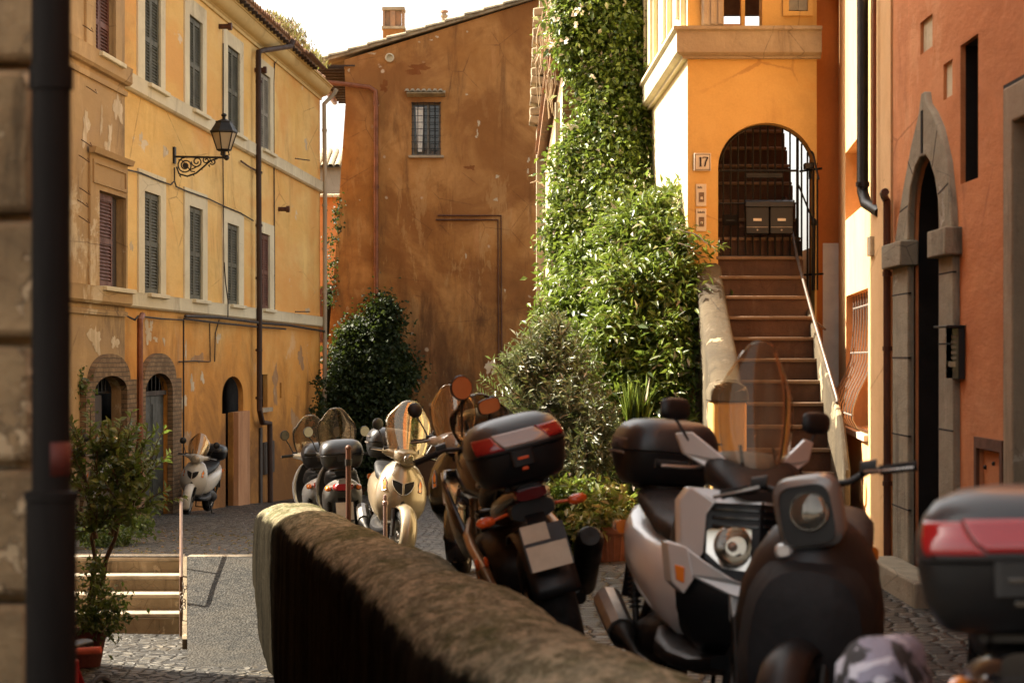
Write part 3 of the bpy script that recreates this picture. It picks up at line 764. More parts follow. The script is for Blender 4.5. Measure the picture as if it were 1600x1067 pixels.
def splat(pl, px, py, rx, ry, mat, parent, off=.004, name='bare_patch', n=30, rough=.45):
    # an island of bare render where the paint has peeled
    u_, z_, d_ = pl.u(px), pl.z(px,py), pl.d(px)
    du = abs(pl.u(px+rx)-pl.u(px-rx))/2; dz = ry*d_/F; ph = [rnd.uniform(0,6.28) for _ in range(6)]
    pts = []
    for i in range(n):
        a = 2*PI*i/n; r = 1+rough*(.5*math.sin(2*a+ph[0])+.35*math.sin(3*a+ph[1])+.3*math.sin(5*a+ph[2])+.22*math.sin(8*a+ph[3])+.15*math.sin(13*a+ph[4]))
        r = max(.15, r); pts.append(pl.P(u_+du*r*math.cos(a), z_+dz*r*math.sin(a), off))
    mb = MB(); c_ = pl.P(u_, z_, off); m = len(pts)
    mb.add([c_]+pts, [(0,1+i,1+(i+1)%m) for i in range(m)])
    return mb.build(name, M[mat], parent)
M['bare'] = plaster('bare_render_patch', (.62,.50,.34), (.48,.36,.22), (.3,.2,.1), .6, (.7,.6,.45), .6, scale=4)
M['baredim'] = plaster('dim_render_patch', (.40,.24,.12), (.34,.17,.07), (.2,.1,.05), .6, (.5,.36,.22), .6, scale=4)
for (x,y,rx,ry) in ((765,572,7,9),(772,580,4,4),(748,193,1.5,6),(744,214,2,1.5),(777,276,3.5,2),(775,312,2.5,3),(746,208,1.2,5),(683,58,2.5,1.5),(674,63,2,1),(655,66,2,1),(826,250,1.8,4),(825,268,1.8,3),(730,50,1,1.8),(729,148,1.5,1.5),(562,313,1,1),(582,84,5,1.5),(728,400,1,5),(830,510,1,6),(789,454,1,3),(545,110,2,2)):
    splat(BP, x, y, rx, ry, 'bare', bh, rough=.6)
M['darkstain'] = plaster('dark_red_stain_patch', (.20,.065,.016), (.24,.09,.025), (.1,.04,.02), .6, (.3,.15,.07), .7, scale=3)
for (x,y,rx,ry) in ((652,108,17,7),(600,135,7,7),(735,262,6,4)):
    splat(BP, x, y, rx, ry, 'darkstain', bh, off=.003, name='stained_patch', rough=.7)
for (x,y,rx,ry,m_) in ((231,520,7,18,'bare'),(236,508,4,8,'bare'),(243,530,4,5,'bare'),(256,533,2.5,7,'bare'),(290,548,2,14,'bare'),(341,528,4,9,'bare'),(300,600,4,14,'bare'),(287,630,5,16,'bare'),(316,590,3,12,'bare'),(220,215,3,10,'bare'),(258,237,4,13,'bare'),(205,385,3,10,'bare'),(478,225,3,9,'bare'),(480,485,5,4,'bare'),
        (295,690,8,20,'baredim'),(430,600,6,30,'baredim'),(460,660,6,26,'baredim'),(385,720,5,22,'bare'),(310,560,10,10,'baredim'),(470,560,6,18,'baredim')):
    splat(LH, x, y, rx*.75, ry*.8, m_, house, rough=.6, off=.004 if m_=='bare' else .003)
for (x,y,rx,ry) in ((171,535,5,10),(140,530,8,20),(158,230,3,12),(150,190,2,18),(163,215,3,20),(176,170,6,22),(125,200,5,25)):
    splat(LH, x, y, rx, ry, 'bare', house, off=.085, rough=.6)
# ------------------------------------------------------------------ houses glimpsed in the gap
gh = thing('grey_tower_house', 'grey plastered house with a pale tiled roof seen through the gap', 'house', (-6.2,80,-2.7))
g_ = lambda px,py,d=80.: at(px,py,d)
mb = MB(); mb.box(-10,80,-2.7,-5.4,87,g_(500,262).z); mb.build('wall', M['greyfar'], gh)
mb = MB()
x = -10.3
while x < -5.1:
    mb.rings([[(x+.11*math.cos(PI*j/5), yy, zz+.1*math.sin(PI*j/5)) for j in range(6)] for (yy,zz) in ((79.6,g_(0,262).z),(82.4,g_(0,236,82.4).z))], closed=False, caps=False); x += .24
mb.add([(-10.4,79.7,g_(0,262).z-.02),(-5.1,79.7,g_(0,262).z-.02),(-5.1,82.4,g_(0,237,82.4).z),(-10.4,82.4,g_(0,237,82.4).z),(-10.4,87.5,g_(0,262).z),(-5.1,87.5,g_(0,262).z)],[(0,1,2,3),(3,2,5,4)])
mb.build('roof', M['tilegrey'], gh, fixn=False)
sh = thing('salmon_house', 'salmon plastered house with an arched doorway seen through the gap', 'house', (-6,70,-2.7))
SP = Plane((-10,70),(-4.6,70),(0,-1)); 
aw = arch(SP.u(503),SP.u(522),CZ-(530-HZ)/(F/70),CZ-(470-HZ)/(F/70),CZ-(450-HZ)/(F/70))
mb = MB(); SP.wall(mb, rect(0,5.4,-2.7,CZ-(308-HZ)/(F/70)), [aw], .3); mb.build('wall', M['pinkfar'], sh)
mb = MB(); mb.box(-10,70.31,-2.7,-4.6,75,CZ-(308-HZ)/(F/70)-.01); mb.build('rear_wall', M['dark'], sh)
mb = MB(); SP.wall(mb, arch(SP.u(502)-.12,SP.u(522)+.12,aw[0][1]-.1,aw[2][1],CZ-(450-HZ)/(F/70)+.14), [aw], .05, off=.04); mb.build('arch_surround', M['brownshut'], sh)
mb = MB(); 
mb.rings([[(-10.2,y,z) for y,z in ((69.7,CZ+251/(F/70)),(69.7,CZ+255/(F/70)),(75,CZ+275/(F/70)),(75,CZ+271/(F/70)))],[(-4.5,y,z) for y,z in ((69.7,CZ+251/(F/70)),(69.7,CZ+255/(F/70)),(75,CZ+275/(F/70)),(75,CZ+271/(F/70)))]], smooth=False)
mb.build('roof', M['cream'], sh)
# ------------------------------------------------------------------ overgrown brick building, front y=24, left face x=.54
bb = thing('brick_house', 'old brick building with a pale arched side, overgrown with climbing plants', 'house', (1.0,24,-.8))
BX = Plane((.54,24),(1.50,24),(0,-1)); BL = Plane((.54,24),(.54,36),(-1,0))
mb = MB(); BX.wall(mb, rect(.002,.96,-.8,7.6), [rect(.27,.42,4.45,4.95)], .3); mb.build('wall', M['brick'], bb)
zl = 4.35
aL0 = arch(BL.u(869),BL.u(857),-.8,2.6,4.35-.25)
aL = arch(3.0,7.8,-.7,3.2,3.75)
mb = MB(); BL.wall(mb, rect(.006,12,-.8,zl), [aL], .35); mb.build('side_wall', M['cream'], bb, label='pale plastered side wall with a tall arch')
mb = MB(); BL.box(mb, .006, 12, zl+.002, 7.6, -.4, .0); mb.build('upper_wall', M['brick'], bb)
mb = MB(); BL.box(mb, 2, 9, -.8, 4.2, -2.2, -2.1); mb.box(.9,24.4,-.8,3,35,-.7); mb.build('inner_wall', M['dark'], bb)
mb = MB()
u = 0
while u < 12:
    z = 4.72
    mb.rings([[BL.P(u+rr*math.cos(PI*j/5), zz+rr*.8*math.sin(PI*j/5), oo) for j in range(6)] for (oo,zz,rr) in ((.17,z,.085),(-.1,z+.16,.07))], closed=False, caps=False)
    u += .2
BL.profile(mb, 0, 12, [(0,4.66),(.13,4.66),(.13,4.72),(0,4.80)])
mb.build('tile_ledge', M['tile'], bb, fixn=False)
mb = MB(); mb.box(.4,23.9,7.6,3.2,36,7.75); mb.build('roof', M['tile'], bb)
mb = MB(); mb.tube([BL.P(.1,-.8,.05),BL.P(.1,4.2,.05)], .03, 8); mb.build('downpipe', M['pipewhite'], bb)
# stepped tiled verge and stucco strip left of it, at the far end
vb = thing('tile_capped_pier', 'narrow plaster pier with stepped roof tiles beside the brown house', 'pier', (.5,36.2,-1.2))
mb = MB(); mb.box(.40,36.2,-1.2,.85,37.2,5.2); mb.build('pier', M['trav'], vb)
mb = MB()
for k in range(12):
    z = 5.2+k*.16; mb.cbox((.46+k*.006,36.3,z+.08), .36,.5,.13, Matrix.Rotation(.12*(-1)**k,3,'Y'))
mb.build('tile_stack', M['tilegrey'], vb, bevel=.02)
mb = MB(); mb.box(.45,36.6,5.2,.8,37.2,8.6); mb.build('upper_pier', M['greyfar'], vb)

# ------------------------------------------------------------------ house number 17 with its arched stair
yh = thing('yellow_house', 'yellow plastered house with an arched stair entrance numbered 17', 'house', (2.0,19.2,0))
FX0, FX1 = 1.505, 2.612
FP = Plane((FX0,19.2),(FX1,19.2),(0,-1)); S17 = F/19.2
fz = lambda py: CZ-(py-HZ)/S17
au0, au1 = FP.u(1122), FP.u(1273)
ah = arch(au0,au1,fz(408),fz(262),fz(192),22)
ah_open = [(au0,-.3+.3),(au1,0)]+ah[2:]
TOP = 7.0
outer = [(0,0),(au0,0)]+ [ (au0,ah[0][1]) ]
op = (FP.u(1131),FP.u(1191),fz(45),6.4); wn = (FP.u(1232),FP.u(1262),fz(42),5.9)
mb = MB(); FP.wall(mb, rect(0,FP.L,-.1,TOP), [[(au0,0.02),(au1,0.02)]+ah[2:], rect(op[0],op[1],4.28,op[3]), rect(wn[0],wn[1],4.42,wn[3])], .24)
mb.build('wall', M['yel17'], yh)
LP = Plane((FX0,19.2),(1.43,23.9),(-1,0))
l_h = [rect(.55,1.35,4.9,6.4), rect(2.1,2.9,4.9,6.4)]
mb = MB(); LP.wall(mb, rect(.004,LP.L,-.3,TOP), l_h, .25); mb.build('side_wall', M['sunwall'], yh, label='side wall painted pale for the sun on it')
mb = MB(); mb.box(1.8,19.9,4.5,2.6,20.0,6.8); mb.box(1.8,19.46,4.16,2.6,19.9,4.24); mb.build('loggia_back', simple('loggia_brown_wall',(.10,.05,.025),.9), yh)
# cornice band, wraps both faces
cp = [(0,fz(93)),(.045,fz(93)),(.05,fz(89)),(.075,fz(88)),(.10,fz(84)),(.10,fz(52)),(.13,fz(49)),(.13,fz(44)),(0,fz(44))]
mb = MB(); mb.rings([[FP.P(-.10,z,o) if False else Vector((FX0-o,19.2-o,z)) for o,z in cp],[Vector((FX1+.03,19.2-o,z)) for o,z in cp]], smooth=False)
mb.build('cornice', M['trav'], yh)
mb = MB(); mb.rings([[Vector((FX0-o,19.2-o+.001,z)) for o,z in cp],[LP.P(LP.L,z,o) for o,z in cp]], smooth=False); mb.build('side_cornice', M['cream'], yh)
# pilasters
mb = MB(); a_,b_ = FP.u(1096),FP.u(1130)
FP.box(mb,a_,b_,fz(42)+.003,6.6,.0,.05)
for k in range(3): x=a_+(b_-a_)*(k+.5)/3; FP.box(mb,x-.02,x+.02,fz(40),6.5,.05,.062)
mb.build('pilaster', M['greyfar'], yh, bevel=.006)
mb = MB(); FP.box(mb,FP.u(1160),FP.u(1166),fz(42)+.003,6.4,-.2,-.1); mb.build('loggia_post', M['yel17'], yh)
for (a_,b_,o_) in ((.12,.42,.05),(1.5,1.95,.05),(3.1,3.5,.05),(3.9,4.2,.05)):
    mb = MB(); LP.box(mb,a_,b_,4.30,6.6,.0,o_); LP.box(mb,a_+.08,b_-.08,4.4,6.5,o_,o_+.03); mb.build('pilaster', M['cream'], yh, bevel=.006)
mb = MB(); FP.box(mb, -.05, FP.L+.02, TOP, TOP+.12, -.9, .4); mb.build('roof', M['tile'], yh)
# shuttered window on the loggia floor
mb = MB(); FP.wall(mb, rect(wn[0]-.05,wn[1]+.04,4.38,wn[3]+.05), [rect(*wn[:2],4.42,wn[3])], .05, off=.03); wv = mb.build('window', M['yel17'], yh)
um = (wn[0]+wn[1])/2
for (x0,x1) in ((wn[0]+.004,um-.002),(um+.002,wn[1]-.004)):
    mb = MB(); shutter_leaf(mb, FP, x0, x1, 4.43, wn[3]-.01, -.03, (.2,.6)); mb.build('shutter', M['greyshut'], wv)
# passage walls behind the arch
mb = MB(); mb.box(FX0+.12,19.45,1.2,FX0+.25,24,3.9); mb.build('passage_wall', M['trav'], yh)
mb = MB(); mb.box(2.70,19.45,1.2,2.84,24,2.45); mb.build('passage_wall', M['whitepaint'], yh, label='white passage wall behind the gate')
mb = MB(); 
mb.add([(2.46,19.45,1.6),(2.46,24,5.0),(2.46,24,3.0),(2.46,19.45,.6),(2.54,19.45,1.6),(2.54,24,5.0),(2.54,24,3.0),(2.54,19.45,.6)],[(0,1,2,3),(7,6,5,4),(0,4,5,1),(1,5,6,2),(2,6,7,3),(0,3,7,4)])
mb.build('stair_balustrade', M['peach'], yh)
mb = MB(); mb.add([(1.6,22.2,3.9),(2.15,22.2,4.3),(2.15,22.2,3.75),(1.6,22.2,3.3),(1.6,22.5,3.9),(2.15,22.5,4.3),(2.15,22.5,3.75),(1.6,22.5,3.3)],[(0,1,2,3),(7,6,5,4),(0,4,5,1),(1,5,6,2),(2,6,7,3),(0,3,7,4)])
mb.box(1.6,23.8,2.2,2.45,24,5.0); mb.build('upper_flight', M['peach'], yh)
# stairs
def kz(k): return CZ-.175*k
def kd(k): return 16.62+(8-k)*.2
mb = MB(); mn = MB()
for k in range(8,-16,-1):
    zt = kz(k)+.175-.02 if k == 8 else kz(k-1)
    zt = kz(k)
    if k == 8: continue
    xr_ = 2.44+max(0,(k-4))*.022; xl_ = 1.80 if k < 6 else 1.80
    xr_ = min(xr_, 2.54) if k > -6 else 2.45
    d0 = kd(k)
    mb.box(xl_-.06, d0, kz(k+1)-.02 if k < 7 else -.3, xr_+.06, d0+(8 if False else .30), zt-.03)
    mn.box(xl_-.05, d0-.025, zt-.0299, xr_+.05, d0+.22, zt)
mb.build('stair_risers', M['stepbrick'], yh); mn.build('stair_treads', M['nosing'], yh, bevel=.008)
mb = MB(); mb.box(1.74,16.28,-.3,2.62,16.62+.18,.10); mb.build('bottom_step', M['stepbrick'], yh, bevel=.012)
# left stair wall, curving down to the newel
mb = MB()
pts = [(19.2,fz(410),.0),(18.9,2.08,.0),(18.5,1.85,.0),(18.1,1.66,.01),(17.7,1.47,.02),(17.3,1.28,.03)]
R = []
for (y,z,e_) in pts:
    xa, xb = FX0+.06-e_, 1.79-(0.02 if y<17.6 else 0)
    R.append([(xa,y,-.2),(xa,y,z-.04),(xa+.05,y,z),(xb-.04,y,z+.0),(xb,y,z-.03),(xb,y,-.2)])
mb.rings(R, smooth=True); mb.build('stair_wall', M['concrete'], yh, sharp=50, bevel=.015)
mb = MB(); mb.box(1.515,16.93,-.2,1.775,17.34,1.12); mb.build('newel', M['yel17'], yh, bevel=.02)
mb = MB(); mb.rings([[(1.50,y,1.122),(1.50,y,1.20),(1.53,y,1.26),(1.62,y,1.285),(1.70,y,1.275),(1.77,y,1.24),(1.79,y,1.18),(1.79,y,1.122)] for y in (16.91,17.36)], smooth=False); mb.build('newel_cap', M['concrete'], yh, bevel=.015)
mb = MB()
R = []
for (y,z) in ((19.19,2.04),(18.4,1.66),(17.6,1.28),(17.0,.99),(16.7,.62)):
    R.append([(2.475,y,-.2),(2.475,y,z),(2.525,y,z),(2.525,y,-.2)])
mb.rings(R, smooth=False); mb.build('stair_wall', M['concrete'], yh, bevel=.015)
mb = MB(); hp = [at(1205,200,21.2),at(1245,400,19.15),at(1272,500,18.2),at(1308,622,17.15),at(1309,628,17.13)]
mb.tube(hp, .014, 10); mb.ell(hp[-1], .02,.02,.02, 8,6)
mb.tube([at(1272,500,18.2),at(1272,500,18.2)+Vector((.1,.05,-.08))], .01, 6)
mb.build('handrail', simple('dark_handrail',(.10,.075,.06),.5,metal=.3), yh)
# side return between the yellow house and the peach house
# gate
gt = thing('iron_gate', 'black iron bar gate closing the arched stair entrance', 'gate', (2.1,19.4,fz(401)))
GP = Plane((FX0,19.38),(FX1,19.38),(0,-1))
gz = lambda py: CZ-(py-HZ)/(F/19.38)
def archz(px, pad=0.):
    c_=(1122+1273)/2; h_=(1273-1122)/2-pad; t = max(-1,min(1,(px-c_)/h_)); return gz(262)+(gz(193)-gz(262)-pad/S17)*math.sqrt(max(0,1-t*t))
mb = MB()
for px in np.arange(1130,1250,11.6): mb.tube([GP.P(GP.u(px),gz(401),0),GP.P(GP.u(px),archz(px,3)-.01,0)], .009, 6)
for py in (267,401): mb.tube([GP.P(GP.u(1124),gz(py),0),GP.P(GP.u(1248),gz(py),0)], .011, 6)
mb.tube([GP.P(GP.u(1124),gz(318),0),GP.P(GP.u(1248),gz(318),0)], .009, 6)
mb.tube([GP.P(GP.u(1246),gz(401),0),GP.P(GP.u(1246),archz(1246,3),0)], .014, 6)
mb.tube([GP.P(GP.u(p),archz(p,3),0) for p in np.arange(1126,1247,6)], .011, 6)
GB = GP.box(mb, GP.u(1166),GP.u(1222),gz(278),gz(271),-.02,.02)
mb.build('gate_leaf', M['iron'], gt)
mb = MB()   # narrow side leaf standing open towards the viewer
for i,(px,y1) in enumerate(((1252,225),(1259,240),(1266,262),(1270,280))):
    o = .02+i*.09; mb.tube([GP.P(GP.u(px),gz(455),o),GP.P(GP.u(px),gz(y1),o)], .009, 6)
mb.tube([GP.P(GP.u(1250),gz(212),0),GP.P(GP.u(1258),gz(226),.1),GP.P(GP.u(1266),gz(245),.2),GP.P(GP.u(1271),gz(285),.33)], .01, 6)
mb.tube([GP.P(GP.u(1250),gz(268),0),GP.P(GP.u(1276),gz(268),.3)], .01, 6); mb.tube([GP.P(GP.u(1250),gz(430),0),GP.P(GP.u(1278),gz(430),.3)], .01, 6)
mb.tube([GP.P(GP.u(1248),gz(290),0),GP.P(GP.u(1267),gz(352),.2)], .008, 6)
mb.tube([GP.P(GP.u(1267),gz(352),.2),GP.P(GP.u(1266),gz(455),.2)], .016, 6); mb.ell(GP.P(GP.u(1267),gz(350),.2), .025,.025,.04, 8,6)
mb.build('side_leaf', M['iron'], gt)
mb = MB(); GP.box(mb, GP.u(1254),GP.u(1271),gz(266),gz(257),.04,.16); GP.box(mb, GP.u(1262),GP.u(1266),gz(281),gz(262),.05,.1)
GP.box(mb, GP.u(1268),GP.u(1275),gz(259),gz(256),.05,.1); GP.box(mb, GP.u(1268),GP.u(1275),gz(279),gz(276),.05,.1)
mb.build('gate_lock', M['iron'], gt, bevel=.004)
# mailboxes
def mailbox(px0, px1, label):
    t = thing('mailbox', label, 'mailbox', GP.P(GP.u((px0+px1)/2), gz(366), .04), 'mailboxes hung on the stair gate')
    a_,b_ = GP.u(px0),GP.u(px1); z0,z1 = gz(367),gz(318)
    mb = MB(); GP.box(mb,a_,b_,z0,z1,.02,.14); mb.build('body', M['black'], t, bevel=.008)
    mb = MB(); mb.rings([[GP.P(u_,z,o) for z,o in ((z1-.045,.142),(z1-.04,.165),(z1+.005,.16),(z1+.022,.09),(z1+.022,.02),(z1+.004,.02),(z1+.004,.141))] for u_ in (a_-.004,b_+.004)], smooth=False); mb.build('lid', M['black'], t, bevel=.004)
    m_=(a_+b_)/2; mb = MB(); GP.box(mb,m_-.035,m_+.035,gz(347),gz(343),.141,.146); mb.build('name_card', M['marble'], t)
    mb = MB(); GP.box(mb,a_+.008,b_-.008,gz(357),gz(356),.141,.147); mb.lathe([(0,-.005),(.008,-.005),(.008,.005),(0,.005)], GP.P(m_,gz(361),.145), 'Y', 8); mb.build('lock', M['steel'], t)
mailbox(1162.5,1199,'black metal mailbox on the gate, the one nearer the wall numbered 17')
mailbox(1200,1236.5,'black metal mailbox on the gate, the one nearer the handrail')
t = thing('gate_box', 'small dark metal box fixed low on the stair gate beside the mailboxes', 'box', GP.P(GP.u(1140), gz(354), .02))
mb = MB(); GP.box(mb,GP.u(1128),GP.u(1153),gz(353),gz(336),.015,.05); GP.box(mb,GP.u(1130),GP.u(1151),gz(351),gz(338),.05,.056); mb.build('case', M['pipedark'], t, bevel=.003)
mb = MB(); GP.box(mb,GP.u(1134),GP.u(1147),gz(346),gz(344),.057,.06); mb.build('slot', M['iron'], t)
# number plaque
def text(name, s, size, loc, rot, mat, parent, ext=.002, font=None, sx=1.):
    cu = bpy.data.curves.new(name, 'FONT'); cu.body = s; cu.size = size; cu.extrude = ext; cu.align_x = 'CENTER'; cu.align_y = 'CENTER'
    o = bpy.data.objects.new(name, cu); COL.objects.link(o)
    bpy.context.view_layer.update()
    me = bpy.data.meshes.new_from_object(o.evaluated_get(bpy.context.evaluated_depsgraph_get()))
    bpy.data.objects.remove(o); me.materials.clear(); me.materials.append(mat)
    R = Matrix.Translation(Vector(loc)-wloc(parent)) @ rot.to_4x4() @ Matrix.Diagonal((sx,1,1,1))
    me.transform(R)
    o = bpy.data.objects.new(name, me); COL.objects.link(o); o.parent = parent; return o
t = thing('number_plaque', 'square white marble plaque reading 17 beside the arch', 'sign', FP.Q(1097,254,0))
mb = MB(); FP.box(mb,FP.u(1084),FP.u(1110.5),fz(267.5),fz(240),.002,.03); mb.build('slab', M['marble'], t, bevel=.004)
mb = MB(); FP.wall(mb, rect(FP.u(1085.5),FP.u(1109),fz(266),fz(241.5)), [rect(FP.u(1086.3),FP.u(1108.2),fz(265.2),fz(242.3))], .002, off=.032); mb.build('border', M['ink'], t)
# serif numerals drawn as solid shapes
mb = MB(); gx = lambda px: FP.u(px)
def stroke(p, w=.011): 
    q_ = [FP.P(gx(x), fz(y), .034) for x,y in p]
    for a_,b_ in zip(q_[:-1],q_[1:]): mb.bar(a_,b_,.004,w,up=(0,0,1)) if abs((b_-a_).z) < .001 else mb.bar(a_,b_,w,.004,up=(0,-1,0))
stroke([(1094.2,246.5),(1094.2,260.5)],.014); stroke([(1092.2,248),(1094.2,246.5)],.006); stroke([(1092,260.7),(1096.5,260.7)],.005)
stroke([(1097.6,248.5),(1098.2,246.5),(1105.5,246.8)],.008); stroke([(1105.4,246.6),(1102.5,253),(1100.6,261)],.012)
mb.build('numerals', M['ink'], t)
for (y0,y1,lb) in ((288,322.5,'upper pale intercom plate below the number plaque'),(326.5,361.5,'lower pale intercom plate with a worn button, near the climbing plant')):
    t = thing('intercom', lb, 'intercom', FP.Q(1095,y1,0), 'intercom plates beside the stair arch')
    mb = MB(); FP.box(mb,gx(1087.5),gx(1103.5),fz(y1),fz(y0),.001,.012); mb.build('plate', M['marble'], t, bevel=.003)
    mb = MB(); FP.box(mb,gx(1092),gx(1100),fz(y0+28),fz(y0+13),.0125,.017); mb.build('speaker', simple('worn_bronze',(.20,.13,.08),.5,metal=.5), t)
    mb = MB(); FP.box(mb,gx(1094.2),gx(1098),fz(y0+24),fz(y0+20),.0175,.022); mb.build('button', M['marble'], t, bevel=.001)
    mb = MB()
    for k in range(4 if y0 < 300 else 6): FP.box(mb,gx(1090+k*1.9),gx(1091.2+k*1.9),fz(y0+7),fz(y0+3.5+(k%2)),.0125,.014)
    mb.build('nameplate', M['ink'], t)
# ------------------------------------------------------------------ peach house
ph = thing('peach_house', 'peach plastered house catching the sun beside the stairs, with deep niches', 'house', (2.7,17.5,0))
A_ = (2.84,19.5); B_ = (2.575,16.1)
WP = Plane(B_, A_, (-1,.08)); 
wz = WP.z
n1 = [(WP.u(1345),WP.z(1345,345)),(WP.u(1321),WP.z(1321,345)),(WP.u(1321),WP.z(1321,240)),(WP.u(1345),WP.z(1345,222))]
n1 = rect(WP.u(1346),WP.u(1321),WP.z(1321,345),WP.z(1321,240))
n2 = rect(WP.u(1356.5),WP.u(1322),WP.z(1340,672),WP.z(1322,463))
mb = MB(); WP.wall(mb, rect(0.0,WP.L,-.1,8.5), [n1,n2], .26); mb.build('wall', M['peach'], ph)
OP = Plane((2.545,15.06),(2.574,16.099),(-1,0))
mb = MB(); OP.wall(mb, rect(0,OP.L,-.1,8.5), [], .3); mb.build('wall', M['peach'], ph, label='shaded pier of the peach wall')
mb = MB(); mb.box(2.613,19.46,-.1,2.86,19.7,8.5); mb.build('return_wall', M['shadedpeach'], ph, label='return of the wall, its shade painted deep orange')
mb = MB(); mb.add([WP.P(0,z,-.262) for z in (-.1,8.5)]+[WP.P(WP.L,z,-.262) for z in (8.5,-.1)], [(0,1,2,3)]); mb.box(3.0,15.1,-.1,9,19.7,8.5); mb.build('inner_wall', M['shadedpeach'], ph)
mb = MB(); WP.box(mb, .02, WP.L-.3, -.1, .17, .0, .05); mb.build('plinth', M['cream'], ph, bevel=.01)
mb = MB(); WP.box(mb, n2[0][0]-.02, n2[1][0]+.0, n2[0][1]-.05, n2[0][1]-.002, -.2, .035); mb.build('sill', M['marble'], ph, bevel=.004)
mb = MB(); 
cz0 = WP.z(1310,48)
WP.profile(mb, WP.u(1310), 0.02, [(0,cz0+.3),(.05,cz0+.3),(.12,cz0+.38),(.12,cz0+.7),(0,cz0+.7)]); mb.build('cornice', M['trav'], ph)
# bellied window grille
mb = MB()
gu0, gu1 = n2[0][0]+.03, n2[1][0]-.05; gz0, gz1 = n2[0][1], n2[2][1]
for k in range(9):
    u_ = gu0+(gu1-gu0)*k/8
    prof_ = [(0,1.0),(.00,.78),(.012,.62),(.03,.50),(.07,.40),(.13,.29),(.17,.18),(.175,.10),(.14,.04),(.06,.01),(0,.005)]
    mb.tube([WP.P(u_, gz0+(gz1-gz0)*t_, -.06+o_*1.0) for o_,t_ in prof_], .0085, 6)
for (o_,t_) in ((-.06+.172,.13),(-.06+.02,.56),(-.06,.9)):
    mb.tube([WP.P(gu0-.02,gz0+(gz1-gz0)*t_,o_),WP.P(gu1+.02,gz0+(gz1-gz0)*t_,o_)], .009, 6)
mb.build('window_grille', M['steel'], ph)
mb = MB(); WP.box(mb, n1[0][0]+.02, n1[1][0]-.02, (n1[0][1]+n1[2][1])/2+.0, (n1[0][1]+n1[2][1])/2+.02, -.2, -.12); mb.build('niche_bar', M['rust'], ph)
def vent(pl, px, py, w, h, nm=9):
    mb = MB(); c_ = pl.Q(px,py,0); u_ = pl.u(px); z_ = pl.z(px,py)
    ell_ = lambda s_: [(u_+w*s_*math.cos(2*PI*i/20), z_+h*s_*math.sin(2*PI*i/20)) for i in range(20)]
    pl.wall(mb, ell_(1.12), [ell_(.95)], .01, off=.012)
    for k in range(nm):
        zz = -1+2*(k+.5)/nm; ww = w*.95*math.sqrt(max(0,1-zz*zz)); pl.box(mb, u_-ww, u_+ww, z_+zz*h*.95-.006, z_+zz*h*.95+.006, .001, .011)
    return mb.build('vent', M['peach'], ph)
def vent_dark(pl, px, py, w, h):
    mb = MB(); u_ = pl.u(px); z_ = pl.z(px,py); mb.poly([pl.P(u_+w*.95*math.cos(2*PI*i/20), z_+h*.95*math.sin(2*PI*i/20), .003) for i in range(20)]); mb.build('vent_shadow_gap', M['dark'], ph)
for (pl_,px_,py_) in ((WP,1346,765),(WP,1353,770),(OP,1383,735)):
    vent(pl_,px_,py_,.10 if pl_ is WP else .10,.085); vent_dark(pl_,px_,py_,.10,.085)
mb = MB(); OP.box(mb, OP.u(1366),OP.u(1361), OP.z(1363,400),OP.z(1363,370), .0,.03); mb.build('junction_box', M['cream'], ph, bevel=.004)
mb = MB(); pp = [(1361,-150),(1361,300),(1363,322),(1370,335)]
mb.tube([OP.P(OP.u(1361),8.4,.06),OP.P(OP.u(1361),OP.z(1361,300),.06),OP.P(OP.u(1364),OP.z(1364,318),.05),OP.P(OP.u(1371),OP.z(1371,332),-.02)], .042, 12)
for py in (-40,285): mb.tube([OP.P(OP.u(1361),OP.z(1361,py),.06),OP.P(OP.u(1361),OP.z(1361,py+7),.06)], .05, 12)
mb.build('downpipe', M['iron'], ph)
mb = MB(); mb.tube([OP.P(OP.u(1373),8.4,.03),OP.P(OP.u(1373),OP.z(1373,320),.03)], .014, 8); mb.build('thin_pipe', M['copper'], ph)
mb = MB(); mb.box(2.5,15.12,8.5,9,19.75,8.65); mb.build('roof', M['tile'], ph)
# ------------------------------------------------------------------ terracotta house, nearest on the right
rh = thing('terracotta_house', 'terracotta red plastered house with a pointed grey stone doorway', 'house', (2.56,13,0))
RP = Plane((2.56,2.),(2.56,15.05),(-1,0)); ru = RP.u; rz = RP.z
slot = rect(ru(1528.5),ru(1500.5),rz(1501,289),rz(1501,74))
slot = rect(ru(1528.5),ru(1500.5),rz(1515,283),rz(1515,62))
# pointed doorway opening
du0, du1 = ru(1468), ru(1421)
dm = (du0+du1)/2
z_sp = rz(1440,380)
du0, du1 = 11.25, 12.24
inner = [(11.23,-.05),(12.27,-.05),(12.27,2.22),(12.25,2.38),(12.18,2.53),(12.03,2.64),(11.85,2.69),(11.68,2.69),(11.53,2.64),(11.37,2.53),(11.26,2.38),(11.23,2.22)]
ou0, ou1 = 10.80, 12.86
outerd = [(10.79,-.05),(12.83,-.05),(12.83,2.1),(12.68,2.30),(12.45,2.54),(12.15,2.80),(11.89,2.97),(11.81,3.08),(11.69,3.08),(11.63,3.0),(11.45,2.93),(11.23,2.81),(11.01,2.60),(10.88,2.34),(10.81,2.1)]
dn0, dn1 = ru(1640), ru(1583)
d2 = rect(dn0,dn1,-.05,rz(1590,175)); meter = rect(ru(1568),ru(1531),.42,.80)
meter = rect(ru(1567),ru(1530.5),rz(1550,775),rz(1550,703))
sq = [rect(ru(1457),ru(1438),rz(1447,80),rz(1447,29)), rect(ru(1488),ru(1474),rz(1481,153),rz(1481,97))]
mb = MB(); RP.wall(mb, rect(0,RP.L,-.2,8.5), [slot, inner, d2, meter]+sq, .03); mb.build('wall', M['red'], rh)
